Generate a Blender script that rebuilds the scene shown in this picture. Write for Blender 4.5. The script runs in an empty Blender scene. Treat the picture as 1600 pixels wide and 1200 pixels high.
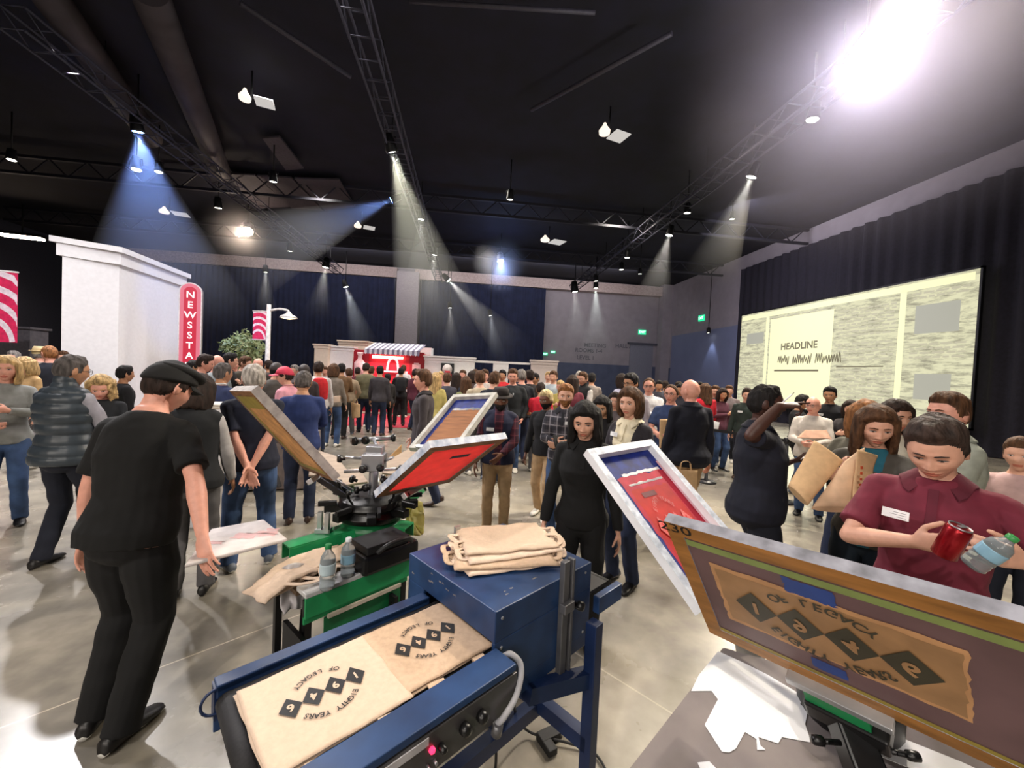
import bpy, bmesh, math, random
import numpy as np
from mathutils import Vector, Matrix, noise
rnd = random.Random(7)
S = bpy.context.scene
COL = S.collection
PI = math.pi
# ------------------------------------------------------------------ camera
F = 620.0; H = 1.78
_y, _p, _r = math.radians(6.5), math.radians(1.6), math.radians(2.6)
_fh = np.array([math.sin(_y), math.cos(_y), 0.]); _R0 = np.array([math.cos(_y), -math.sin(_y), 0.])
FWD = _fh*math.cos(_p) + np.array([0, 0, -math.sin(_p)]); _U0 = np.cross(_R0, FWD)
RC = math.cos(_r)*_R0 + math.sin(_r)*_U0; UC = -math.sin(_r)*_R0 + math.cos(_r)*_U0
CAM = np.array([0, 0, H])
cd = bpy.data.cameras.new('camera'); cam = bpy.data.objects.new('camera', cd); COL.objects.link(cam)
cd.sensor_width = 36; cd.lens = F/1600*36; cd.clip_start = .02; cd.clip_end = 200
cam.matrix_world = Matrix([[RC[0], UC[0], -FWD[0], 0], [RC[1], UC[1], -FWD[1], 0], [RC[2], UC[2], -FWD[2], H], [0, 0, 0, 1]])
S.camera = cam
def ray(x, y): return FWD + RC*(x-800)/F - UC*(y-600)/F
def PD(x, y, d): return Vector(CAM + ray(x, y)*d)
def PZ(x, y, z):
    r = ray(x, y); return Vector(CAM + r*((z-H)/r[2]))
def PX(x, y, X):
    r = ray(x, y); return Vector(CAM + r*(X/r[0]))
def PY(x, y, Y):
    r = ray(x, y); return Vector(CAM + r*(Y/r[1]))
# ------------------------------------------------------------------ view + world
S.view_settings.view_transform = 'Standard'; S.view_settings.look = 'None'
S.view_settings.gamma = 1; S.view_settings.exposure = 0.22; S.view_settings.use_curve_mapping = False
S.cycles.max_bounces = 5; S.cycles.diffuse_bounces = 3; S.cycles.glossy_bounces = 3; S.cycles.transmission_bounces = 5
S.cycles.volume_bounces = 0; S.cycles.caustics_reflective = False; S.cycles.caustics_refractive = False
S.cycles.use_denoising = True; S.cycles.sample_clamp_indirect = 4; S.cycles.sample_clamp_direct = 0
W = bpy.data.worlds.new('world'); S.world = W; W.use_nodes = True
W.node_tree.nodes['Background'].inputs[0].default_value = (.30, .36, .6, 1)
W.node_tree.nodes['Background'].inputs[1].default_value = .02
def lamp(name, kind, loc, power, color=(1, 1, 1), aim=None, size=.3, spot=60, blend=.6, parent=None, sizey=None):
    l = bpy.data.lights.new(name, kind); o = bpy.data.objects.new(name, l); COL.objects.link(o)
    l.energy = power; l.color = color
    if kind == 'AREA':
        l.size = size
        if sizey: l.shape = 'RECTANGLE'; l.size_y = sizey
    else: l.shadow_soft_size = size
    if kind == 'SPOT': l.spot_size = math.radians(spot); l.spot_blend = blend
    loc = Vector(loc); q = (Vector(aim)-loc).to_track_quat('-Z', 'Y') if aim is not None else Matrix.Identity(3).to_quaternion()
    if parent:
        o.parent = parent
    o.rotation_mode = 'QUATERNION'; o.rotation_quaternion = q; o.location = loc
    return o
# house wash from the ceiling grid: large soft overhead fixtures of the hall (real rig above the event floor)
for (x, y, pw, c) in ((3.4, 5.2, 850, (1, .87, .66)), (8.5, 5.5, 900, (1, .87, .66)), (5.5, 9.5, 950, (1, .87, .68)), (-3.4, 7.0, 800, (1, .95, .95)), (-7.5, 5.5, 1100, (1, .95, .97)), (-5, 10.5, 950, (1, .95, .93)),
                      (-6, 16, 1300, (1, .93, .84)), (0, 14.5, 1300, (1, .92, .80)), (6, 16, 1300, (1, .90, .76)), (0, 21, 1200, (1, .93, .84))):
    lamp('house_wash', 'SPOT', (x, y, 8.6), pw, c, aim=(x, y, 0), spot=140, blend=.8, size=.35)
lamp('front_fill', 'AREA', (-2.2, -5.8, 4.2), 190, (1, .90, .80), aim=(.6, 4, 1.0), size=3, sizey=1.5)  # unseen fill lamp added behind the camera to brighten the foreground
lamp('front_fill', 'AREA', (-6.5, -4.5, 3.4), 210, (1, .9, .8), aim=(1, 1, 1.0), size=2.5, sizey=1.5)  # second added fill, stands in for bounce onto the foreground silkscreen
lamp('wall_fill', 'AREA', (10.5, 15, 8.7), 700, (.95, .88, .98), aim=(15.3, 17, 7), size=1, sizey=12)  # unseen fill added to brighten the right wall
lamp('wall_fill', 'AREA', (-2, 25.5, 8.6), 420, (1, .93, .95), aim=(-2, 29.6, 7.2), size=26, sizey=1)  # unseen fill added to brighten the back wall and its beam
KEY = [((6.5, 5.5, 7.9), 1900, (1, .89, .72), (2.6, 2.6, 0), 80), ((-8.6, 9.6, 7.9), 3800, (1, .97, .98), (-4.6, 4.6, 0), 70), ((-4, 3, 7.9), 1500, (1, .97, 1), (-9, 12, 2), 50),  # third spot is an added one to brighten the white tower
       ((-2.5, -3.5, 7.9), 900, (1, .93, .84), (1.2, 3.5, .8), 70), ((9, 11, 7.9), 2600, (1, .86, .66), (4.5, 6.5, 0), 60)]
for loc, pw, c, aim, sp in KEY: lamp('key_spot', 'SPOT', loc, pw, c, aim=aim, spot=sp, size=.12, blend=.7)
# ------------------------------------------------------------------ materials
def lin(c):
    return tuple(((v/255)/12.92 if v/255 <= .04045 else ((v/255+.055)/1.055)**2.4) for v in c)
MATS = {}
def M(name, rgb=(128, 128, 128), rough=.6, metal=0, var=.12, scale=12, bump=0, emit=0, spec=.5, tint=None, stretch=None, trans=0, ior=1.45, sheen=0):
    if name in MATS: return MATS[name]
    m = bpy.data.materials.new(name); m.use_nodes = True; MATS[name] = m
    nt = m.node_tree; b = nt.nodes['Principled BSDF']; c = lin(rgb)
    b.inputs['Roughness'].default_value = rough; b.inputs['Metallic'].default_value = metal
    b.inputs['Specular IOR Level'].default_value = spec; b.inputs['IOR'].default_value = ior
    if trans: b.inputs['Transmission Weight'].default_value = trans
    if sheen: b.inputs['Sheen Weight'].default_value = sheen
    tc = nt.nodes.new('ShaderNodeTexCoord'); mp = nt.nodes.new('ShaderNodeMapping'); nt.links.new(tc.outputs['Object'], mp.inputs[0])
    if stretch: mp.inputs['Scale'].default_value = stretch
    no = nt.nodes.new('ShaderNodeTexNoise'); no.inputs['Scale'].default_value = scale; no.inputs['Detail'].default_value = 4
    nt.links.new(mp.outputs[0], no.inputs['Vector'])
    if emit:
        b.inputs['Emission Color'].default_value = (*c, 1); b.inputs['Emission Strength'].default_value = emit
        b.inputs['Base Color'].default_value = (*[v*.3 for v in c], 1)
    elif var:
        r = nt.nodes.new('ShaderNodeValToRGB'); c2 = lin(tint) if tint else tuple(v*(1-2*var) for v in c)
        r.color_ramp.elements[0].position = .3; r.color_ramp.elements[1].position = .68
        r.color_ramp.elements[0].color = (*c2, 1); r.color_ramp.elements[1].color = (*[min(1, v*(1+var*.6)) for v in c], 1)
        nt.links.new(no.outputs[0], r.inputs[0]); nt.links.new(r.outputs[0], b.inputs['Base Color'])
    else: b.inputs['Base Color'].default_value = (*c, 1)
    if bump:
        bp = nt.nodes.new('ShaderNodeBump'); bp.inputs['Strength'].default_value = bump; bp.inputs['Distance'].default_value = .02
        nt.links.new(no.outputs[0], bp.inputs['Height']); nt.links.new(bp.outputs[0], b.inputs['Normal'])
    return m
def translucent(m, fac):
    """thin cloth or mesh that lets some light through"""
    nt = m.node_tree; b = nt.nodes['Principled BSDF']; t = nt.nodes.new('ShaderNodeBsdfTranslucent'); mx = nt.nodes.new('ShaderNodeMixShader'); mx.inputs[0].default_value = fac
    src = b.inputs['Base Color']
    if src.is_linked: nt.links.new(src.links[0].from_socket, t.inputs[0])
    else: t.inputs[0].default_value = src.default_value
    nt.links.new(b.outputs[0], mx.inputs[1]); nt.links.new(t.outputs[0], mx.inputs[2]); nt.links.new(mx.outputs[0], nt.nodes['Material Output'].inputs['Surface']); return m
# ------------------------------------------------------------------ mesh helpers
def link(name, bm, mats, parent=None, smooth=False, bevel=0):
    me = bpy.data.meshes.new(name)
    if isinstance(bm, bmesh.types.BMesh):
        bm.to_mesh(me); bm.free()
    else:
        me.from_pydata([tuple(v) for v in bm[0]], [], bm[1])
    o = bpy.data.objects.new(name, me); COL.objects.link(o)
    for m in (mats if isinstance(mats, (list, tuple)) else [mats]): me.materials.append(m)
    if smooth: me.polygons.foreach_set('use_smooth', [True]*len(me.polygons))
    if bevel:
        md = o.modifiers.new('bevel', 'BEVEL'); md.width = bevel; md.segments = 2; md.limit_method = 'ANGLE'
    if parent is not None: o.parent = parent
    return o
def tag(o, label=None, cat=None, group=None, kind=None):
    for k, v in (('label', label), ('category', cat), ('group', group), ('kind', kind)):
        if v: o[k] = v
    return o
def empty(name, loc, rz=0, label=None, cat=None, group=None):
    o = bpy.data.objects.new(name, None); COL.objects.link(o); o.location = loc; o.rotation_euler = (0, 0, rz); o.empty_display_size = .1
    return tag(o, label, cat, group)
def box(bm, c, s, M_=None, mi=0):
    """box centred c, size s, optional 4x4 matrix"""
    vs = []
    for dx in (-.5, .5):
        for dy in (-.5, .5):
            for dz in (-.5, .5):
                v = Vector((c[0]+dx*s[0], c[1]+dy*s[1], c[2]+dz*s[2]))
                vs.append(bm.verts.new(M_ @ v if M_ is not None else v))
    for f in ((0, 1, 3, 2), (4, 6, 7, 5), (0, 4, 5, 1), (2, 3, 7, 6), (0, 2, 6, 4), (1, 5, 7, 3)):
        fc = bm.faces.new([vs[i] for i in f]); fc.material_index = mi
def frame_to(a, b, up=(0, 0, 1)):
    a, b = Vector(a), Vector(b); z = (b-a).normalized(); u = Vector(up)
    if abs(z.dot(u)) > .97: u = Vector((0, 1, 0)) if abs(z.y) < .9 else Vector((1, 0, 0))
    x = u.cross(z).normalized(); y = z.cross(x)
    return Matrix(((x.x, y.x, z.x, a.x), (x.y, y.y, z.y, a.y), (x.z, y.z, z.z, a.z), (0, 0, 0, 1))), (b-a).length
def bar(bm, a, b, w, h, up=(0, 0, 1), mi=0):
    """rectangular bar from a to b: w across, h along up"""
    m, L = frame_to(a, b, up); box(bm, (0, 0, L/2), (w, h, L), m, mi)
def rod(bm, a, b, r, r2=None, n=12, mi=0):
    m, L = frame_to(a, b); r2 = r if r2 is None else r2
    A = [bm.verts.new(m @ Vector((math.cos(t)*r, math.sin(t)*r, 0))) for t in np.linspace(0, 2*PI, n, endpoint=False)]
    B = [bm.verts.new(m @ Vector((math.cos(t)*r2, math.sin(t)*r2, L))) for t in np.linspace(0, 2*PI, n, endpoint=False)]
    for i in range(n):
        f = bm.faces.new((A[i], A[(i+1) % n], B[(i+1) % n], B[i])); f.material_index = mi; f.smooth = True
    for q in (A[::-1], B):
        f = bm.faces.new(q); f.material_index = mi
def lathe(bm, prof, M_=Matrix(), n=20, mi=0):
    """prof [(r,z)] revolved round z"""
    rings = [[bm.verts.new(M_ @ Vector((r*math.cos(2*PI*i/n), r*math.sin(2*PI*i/n), z))) for i in range(n)] for r, z in prof]
    for a, b in zip(rings, rings[1:]):
        for i in range(n):
            f = bm.faces.new((a[i], a[(i+1) % n], b[(i+1) % n], b[i])); f.material_index = mi; f.smooth = True
    f = bm.faces.new(rings[0][::-1]); f.material_index = mi
    f = bm.faces.new(rings[-1]); f.material_index = mi
def tube(bm, pts, r, n=8, mi=0):
    pts = [Vector(p) for p in pts]; rings = []
    for i, p in enumerate(pts):
        d = (pts[min(i+1, len(pts)-1)]-pts[max(i-1, 0)])
        m, _ = frame_to(p, p+d)
        rr = r[i] if isinstance(r, (list, tuple)) else r
        rings.append([bm.verts.new(m @ Vector((math.cos(2*PI*k/n)*rr, math.sin(2*PI*k/n)*rr, 0))) for k in range(n)])
    for a, b in zip(rings, rings[1:]):
        for i in range(n):
            f = bm.faces.new((a[i], a[(i+1) % n], b[(i+1) % n], b[i])); f.smooth = True; f.material_index = mi
    bm.faces.new(rings[0][::-1]).material_index = mi; bm.faces.new(rings[-1]).material_index = mi
def curve_pts(ps, n=8):
    """Catmull-Rom through ps"""
    ps = [Vector(p) for p in ps]; q = [ps[0]*2-ps[1]]+ps+[ps[-1]*2-ps[-2]]; out = []
    for i in range(1, len(q)-2):
        for k in range(n):
            t = k/n; a, b, c, d = q[i-1:i+3]
            out.append(.5*((2*b)+(c-a)*t+(2*a-5*b+4*c-d)*t*t+(3*b-a-3*c+d)*t**3))
    return out+[ps[-1]]
def prism(bm, poly, z0, z1, M_=Matrix(), mi=0):
    A = [bm.verts.new(M_ @ Vector((x, y, z0))) for x, y in poly]; B = [bm.verts.new(M_ @ Vector((x, y, z1))) for x, y in poly]
    n = len(poly)
    for i in range(n): bm.faces.new((A[i], A[(i+1) % n], B[(i+1) % n], B[i])).material_index = mi
    bm.faces.new(A[::-1]).material_index = mi; bm.faces.new(B).material_index = mi
_glyph = {}
def glyph(s, bold=.0):
    if (s, bold) not in _glyph:
        c = bpy.data.curves.new('g', 'FONT'); c.body = s; c.align_x = 'CENTER'; c.align_y = 'CENTER'; c.resolution_u = 3; c.offset = bold; c.size = 1
        o = bpy.data.objects.new('g', c); COL.objects.link(o); dg = bpy.context.evaluated_depsgraph_get(); dg.update()
        me = o.evaluated_get(dg).to_mesh()
        _glyph[(s, bold)] = ([v.co.copy() for v in me.vertices], [tuple(p.vertices) for p in me.polygons])
        bpy.data.objects.remove(o); bpy.data.curves.remove(c)
    return _glyph[(s, bold)]
def text(bm, s, M_, size, mi=0, bold=.0, sx=1.0):
    vs, fs = glyph(s, bold); V = [bm.verts.new(M_ @ Vector((v.x*size*sx, v.y*size, 0))) for v in vs]
    for f in fs:
        try: bm.faces.new([V[i] for i in f]).material_index = mi
        except ValueError: pass
def T(x=0, y=0, z=0): return Matrix.Translation((x, y, z))
def RZ(a): return Matrix.Rotation(a, 4, 'Z')
def RX(a): return Matrix.Rotation(a, 4, 'X')
def RY(a): return Matrix.Rotation(a, 4, 'Y')
def basis(c, u, v, n):
    return Matrix(((u[0], v[0], n[0], c[0]), (u[1], v[1], n[1], c[1]), (u[2], v[2], n[2], c[2]), (0, 0, 0, 1)))
NB = bmesh.new
# ================================================================== SETTING
XR, YB, ZC = 15.3, 29.6, 9.0
def floor_surface():
    m = bpy.data.materials.new('polished_concrete'); m.use_nodes = True; nt = m.node_tree; N = nt.nodes.new; L = nt.links.new
    b = nt.nodes['Principled BSDF']; tc = N('ShaderNodeTexCoord')
    n1 = N('ShaderNodeTexNoise'); n1.inputs['Scale'].default_value = .55; n1.inputs['Detail'].default_value = 6; n1.inputs['Roughness'].default_value = .62; L(tc.outputs['Object'], n1.inputs[0])
    r = N('ShaderNodeValToRGB'); e = r.color_ramp.elements; e[0].position = .33; e[1].position = .7; e[0].color = (*lin((104, 100, 94)), 1); e[1].color = (*lin((166, 158, 142)), 1); L(n1.outputs[0], r.inputs[0])
    n2 = N('ShaderNodeTexNoise'); n2.inputs['Scale'].default_value = 7; n2.inputs['Detail'].default_value = 5; L(tc.outputs['Object'], n2.inputs[0])
    mx = N('ShaderNodeMixRGB'); mx.blend_type = 'OVERLAY'; mx.inputs[0].default_value = .35; L(r.outputs[0], mx.inputs[1]); L(n2.outputs[0], mx.inputs[2])
    # saw-cut joints, a 4 m grid turned across the hall
    def line(vec, off):
        d = N('ShaderNodeVectorMath'); d.operation = 'DOT_PRODUCT'; d.inputs[1].default_value = vec; L(tc.outputs['Object'], d.inputs[0])
        a = N('ShaderNodeMath'); a.operation = 'SUBTRACT'; a.inputs[1].default_value = off-2; L(d.outputs['Value'], a.inputs[0])
        w = N('ShaderNodeMath'); w.operation = 'WRAP'; w.inputs[1].default_value = 4; w.inputs[2].default_value = 0; L(a.outputs[0], w.inputs[0])
        s = N('ShaderNodeMath'); s.operation = 'SUBTRACT'; s.inputs[1].default_value = 2; L(w.outputs[0], s.inputs[0])
        q = N('ShaderNodeMath'); q.operation = 'ABSOLUTE'; L(s.outputs[0], q.inputs[0])
        g = N('ShaderNodeMath'); g.operation = 'LESS_THAN'; g.inputs[1].default_value = .005; L(q.outputs[0], g.inputs[0]); return g
    g1, g2 = line((.77, .64, 0), 2.147), line((.64, -.77, 0), -2.95)
    mxm = N('ShaderNodeMath'); mxm.operation = 'MAXIMUM'; L(g1.outputs[0], mxm.inputs[0]); L(g2.outputs[0], mxm.inputs[1])
    m2 = N('ShaderNodeMixRGB'); L(mxm.outputs[0], m2.inputs[0]); L(mx.outputs[0], m2.inputs[1]); m2.inputs[2].default_value = (*lin((176, 166, 150)), 1)
    L(m2.outputs[0], b.inputs['Base Color'])
    rr = N('ShaderNodeMapRange'); rr.inputs[3].default_value = .16; rr.inputs[4].default_value = .38; L(n1.outputs[0], rr.inputs[0]); L(rr.outputs[0], b.inputs['Roughness'])
    bp = N('ShaderNodeBump'); bp.inputs['Strength'].default_value = .05; bp.inputs['Distance'].default_value = .01; L(n2.outputs[0], bp.inputs['Height']); L(bp.outputs[0], b.inputs['Normal'])
    return m
def drape_mat(name, rgb, freq=5.0):
    m = M(name, rgb, rough=.9, var=.2, scale=3, stretch=(1, 1, .1)); nt = m.node_tree
    w = nt.nodes.new('ShaderNodeTexWave'); w.inputs['Scale'].default_value = freq; w.bands_direction = 'DIAGONAL'; w.inputs['Distortion'].default_value = 1.2
    mp = nt.nodes.new('ShaderNodeMapping'); mp.inputs['Scale'].default_value = (1, 1, .02)
    nt.links.new(nt.nodes['Texture Coordinate'].outputs['Object'], mp.inputs[0]); nt.links.new(mp.outputs[0], w.inputs[0])
    bp = nt.nodes.new('ShaderNodeBump'); bp.inputs['Strength'].default_value = .6; bp.inputs['Distance'].default_value = .08
    nt.links.new(w.outputs[0], bp.inputs['Height']); nt.links.new(bp.outputs[0], nt.nodes['Principled BSDF'].inputs['Normal']); return m
def slab(name, lo, hi, m, kind='structure', parent=None, bevel=0):
    bm = NB(); box(bm, [(a+b)/2 for a, b in zip(lo, hi)], [b-a for a, b in zip(lo, hi)])
    o = link(name, bm, m, parent, bevel=bevel)
    if kind: o['kind'] = kind
    return o
XL = -26
slab('floor', (XL, -7, -.2), (XR+.3, YB+.3, 0), floor_surface())
slab('ceiling', (XL, -7, ZC), (XR+.3, YB+.3, ZC+.2), M('black_ceiling', (11, 12, 29), rough=.9, var=.3, scale=1.5))
wg = M('painted_wall_grey', (142, 136, 144), rough=.8, var=.06, scale=2)
slab('wall_right', (XR, -7, 0), (XR+.3, YB+.3, ZC), wg)
slab('wall_back', (XL, YB, 0), (XR, YB+.3, ZC), wg)
dk = M('painted_wall_dark', (40, 42, 55), rough=.85, var=.1)
slab('wall_left', (XL-.3, -7, 0), (XL, YB+.3, ZC), dk)
slab('wall_front', (XL, -7.3, 0), (XR, -7, ZC), dk)
wains = M('blue_grey_wainscot', (76, 84, 108), rough=.75, var=.08, scale=2)
xq = PY(848, 560, YB).x
slab('trim_1', (xq, YB-.05, 0), (XR-.1, YB-.001, 2.75), wains)                 # dark lower band, back wall
slab('trim_2', (XR-.05, 8, 0), (XR-.001, YB-.06, 2.7), wains)
slab('trim_3', (XL, YB-.55, 8.15), (PY(630, 430, YB).x-.35, YB, 8.85), M('pale_beam', (176, 160, 158), rough=.8))  # header beam left of the column
slab('trim_4', (PY(650, 430, YB).x, YB-.55, 8.15), (XR-.6, YB, 8.85), M('pale_beam'))
slab('trim_5', (PY(620, 470, 29).x, 28.7, 0), (PY(654, 470, 29).x, YB-.06, 8.55), M('concrete_column', (150, 143, 150), rough=.85, var=.1, scale=6, stretch=(1, 1, 6)))
slab('trim_6', (XR-.75, YB-.8, 0), (XR-.001, YB-.06, ZC), wg)                     # corner pilaster
slab('door_1', (XR-.07, PX(1153, 540, XR).y, 0), (XR-.02, YB-1.1, 5.1), M('blue_grey_panel', (112, 120, 150), rough=.6, var=.05, scale=1))
slab('door_2', (PY(984, 540, YB).x, YB-.09, 0), (PY(1020, 540, YB).x, YB-.05, 4.4), M('grey_door', (120, 122, 136), rough=.6, var=.05))
slab('trim_7', (PY(980, 540, YB).x, YB-.2, 4.4), (PY(1026, 540, YB).x, YB-.05, 4.55), M('door_header', (70, 72, 84)))
# drapes on the back wall (pleated sheets) --------------------------------------------------
def pleated(name, a, b, z0, z1, m, pitch=.35, amp=.07, label=None, group=None, th=.02):
    a, b = Vector(a), Vector(b); L = (b-a).length; d = (b-a)/L; nrm = Vector((-d.y, d.x, 0)); n = int(L/pitch*6)
    bm = NB(); cols = []
    for s in (0, 1):
        cc = []
        for i in range(n+1):
            t = i/n*L; w = math.sin(t/pitch*2*PI)*amp*(.7+.3*math.sin(t*1.7))
            p = a+d*t+nrm*(w+s*th); cc.append((bm.verts.new((p.x, p.y, z0)), bm.verts.new((p.x, p.y, z1))))
        cols.append(cc)
    for s in (0, 1):
        for i in range(n):
            q = (cols[s][i][0], cols[s][i+1][0], cols[s][i+1][1], cols[s][i][1]); bm.faces.new(q if s == 0 else q[::-1]).smooth = True
    return tag(link(name, bm, m), label, 'drape', group)
dn = M('navy_drape', (31, 38, 66), rough=.9, var=.15, scale=2)
xc0, xc1 = PY(620, 470, 29).x, PY(654, 470, 29).x
pleated('wall_drape', (XL+.1, 29.1, 0), (xc0-.15, 29.1, 0), .02, 8.1, dn, label='navy floor-length drape along the back wall, left of the grey column')
pleated('wall_drape', (xc1+.15, 29.1, 0), (xq-.1, 29.1, 0), .02, 8.1, dn, label='navy floor-length drape along the back wall, right of the grey column')
# projection screen and its black surround --------------------------------------------------
XS = 14.5
pa, pb = PX(1160, 492, XS), PX(1533, 422, XS)
zt = (pa.z+pb.z)/2; zb = PX(1418, 658, XS).z
yd = PX(1160, 421, XS+.35); ztd = yd.z
pleated('stage_drape', (XS+.35, -2, 0), (XS+.35, yd.y, 0), .02, ztd, M('black_drape', (24, 22, 34), rough=.92, var=.2), pitch=.5, amp=.09, label='tall black drape hung behind and around the projection screen')
def paper_mat():
    m = bpy.data.materials.new('projected_newspaper'); m.use_nodes = True; nt = m.node_tree; N = nt.nodes.new; L = nt.links.new
    b = nt.nodes['Principled BSDF']; tc = N('ShaderNodeTexCoord'); mp = N('ShaderNodeMapping'); L(tc.outputs['Object'], mp.inputs[0])
    # blurred columns of print: stretched noise in rows
    mp.inputs['Scale'].default_value = (1, .9, 4.2)
    n = N('ShaderNodeTexNoise'); n.inputs['Scale'].default_value = 1.9; n.inputs['Detail'].default_value = 6; n.inputs['Roughness'].default_value = .7; L(mp.outputs[0], n.inputs[0])
    r = N('ShaderNodeValToRGB'); e = r.color_ramp.elements; e[0].position = .36; e[1].position = .55; e[0].color = (*lin((164, 160, 136)), 1); e[1].color = (*lin((234, 231, 192)), 1); L(n.outputs[0], r.inputs[0])
    L(r.outputs[0], b.inputs['Emission Color']); b.inputs['Emission Strength'].default_value = .8; b.inputs['Base Color'].default_value = (.02, .02, .02, 1); b.inputs['Roughness'].default_value = .9
    return m
scr = empty('projection_screen', (XS, (pa.y+pb.y)/2, zb), 0, 'large bright projection screen showing a yellowed newspaper page, on the right wall', 'screen')
ysc = (pa.y+pb.y)/2; hw = (pa.y-pb.y)/2; hs = zt-zb
bm = NB(); box(bm, (0, 0, hs/2), (.04, hw*2, hs)); link('screen_surface', bm, paper_mat(), scr)
# printed blocks on the page (part of the projected image)
def on_screen(y, z): return basis((-.024, -y*hw, z*hs), (0, -1, 0), (0, 0, 1), (-1, 0, 0))   # y -1 left .. 1 right as seen
inks = [M('page_plain', (240, 238, 190), emit=.84), M('page_print', (188, 184, 158), emit=.76), M('page_dark_print', (112, 106, 84), emit=.8), M('page_picture', (170, 170, 156), emit=.76)]
bm = NB()
def pbox(y0, y1, z0, z1, mi):
    m = on_screen((y0+y1)/2, (z0+z1)/2); w, h = (y1-y0)*hw, (z1-z0)*hs; vs = [bm.verts.new(m @ Vector((sx*w/2, sy*h/2, mi*.001))) for sx, sy in ((-1, -1), (1, -1), (1, 1), (-1, 1))]
    bm.faces.new(vs).material_index = mi
pbox(-.58, .09, .03, .9, 0); pbox(-.64, -.60, .05, .93, 0); pbox(.58, .62, .05, .95, 0); pbox(-.98, .98, .935, .985, 0)
pbox(.68, .92, .62, .82, 3); pbox(.70, .9, .16, .34, 3); pbox(-.9, -.66, .66, .78, 3)
for (y0, y1, z0, z1) in ((-.97, -.66, .18, .58), (.14, .56, .10, .38), (.14, .56, .44, .6), (.14, .56, .64, .88), (.66, .96, .44, .56), (.66, .96, .86, .92)):
    k = int((z1-z0)*hs/.13); rr = random.Random(int(y0*100))
    for i in range(k):
        z = z0+(i+.5)/k*(z1-z0); y = y0
        while y < y1-.02:
            w = rr.uniform(.02, .07); pbox(y, min(y+w, y1), z-.006, z+.007, 1); y += w+.012
text(bm, 'HEADLINE', on_screen(-.24, .60) @ T(0, 0, .004), .42, 2, .03)
for k_ in range(7): pbox(-.56+k_*.085, -.50+k_*.085, .905, .918, 1)
# hand-written line
sig = []
rr = random.Random(3); y = -.46
for word in (4, 6, 7):
    pts = []
    for i in range(word*3):
        pts.append((y, .47+(.035 if i % 2 else -.03)*rr.uniform(.5, 1.6))); y += .0115
    y += .03; sig.append(pts)
for pts in sig:
    P = curve_pts([on_screen(a, b) @ Vector((0, 0, .004)) for a, b in pts], 4); tube(bm, P, .022, 4, 2)
pbox(-.5, -.02, .355, .372, 2); pbox(.14, .5, .39, .4, 2)
link('projected_print', bm, inks, scr)
bm = NB(); 
for sy in (-1, 1): box(bm, (.03, sy*(hw+.03), hs/2), (.1, .06, hs+.12))
for z in (-.03, hs+.03): box(bm, (.03, 0, z), (.1, hw*2+.12, .06))
link('screen_frame', bm, M('black_metal', (18, 18, 20), rough=.5, metal=.3), scr)
lamp('screen_glow', 'AREA', (-.4, 0, hs/2), 160, (1, .98, .8), size=hw*2, sizey=hs, parent=scr).rotation_quaternion = Vector((-1, 0, 0)).to_track_quat('-Z', 'Y')
for sy in (-.8, 0, .8):
    bm = NB(); rod(bm, (.12, sy*hw, -zb+.02), (.12, sy*hw, hs), .03); bar(bm, (-.1, sy*hw, -zb+.02), (.3, sy*hw, -zb+.02), .06, .04); link('support_leg', bm, M('black_metal'), scr)
scr.location = (XS, ysc, zb)
# EXIT signs ---------------------------------------------------------------------------------
def exit_sign(p, nrm, w, label):
    nrm = Vector(nrm); u = Vector((0, 0, 1)).cross(nrm).normalized(); e = empty('exit_sign', p, 0, label, 'exit sign', None)
    Mx = basis((0, 0, 0), u, (0, 0, 1), nrm)
    bm = NB(); box(bm, (0, 0, .04), (w, w*.62, .08), Mx); link('housing', bm, M('green_exit_glow', (40, 215, 150), emit=1.1), e)
    bm = NB(); text(bm, 'EXIT', Mx @ T(0, 0, .083), w*.42, 0, .02); link('lettering', bm, M('exit_letters', (225, 255, 240), emit=1.6), e)
exit_sign(PX(1097, 497, XR-.003), (-1, 0, 0), .62, 'green EXIT sign on the right wall beside the black drape')
exit_sign(PY(1003, 519, YB-.003), (0, -1, 0), .6, 'green EXIT sign on the back wall near the grey door')
exit_sign(PY(852, 553, YB-.003), (0, -1, 0), .34, 'small far green EXIT sign, left one of the pair by the navy drape edge')
exit_sign(PY(864, 550, YB-.003), (0, -1, 0), .34, 'small far green EXIT sign, right one of the pair by the navy drape edge')
# faded direction lettering on the grey wall
bm = NB()
for i, (px, py, w) in enumerate(((930, 540, 1.0), (920, 548, 1.5), (915, 559, 1.0), (975, 541, 1.4))):
    p = PY(px, py, YB-.03); text(bm, ('MEETING', 'ROOMS 1-4', 'LEVEL 1', 'HALL A')[i], basis(p, (1, 0, 0), (0, 0, 1), (0, -1, 0)), .42, 0, .02)
tag(link('wall_lettering', bm, M('wall_lettering_grey', (92, 90, 102))), kind='structure')
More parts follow.
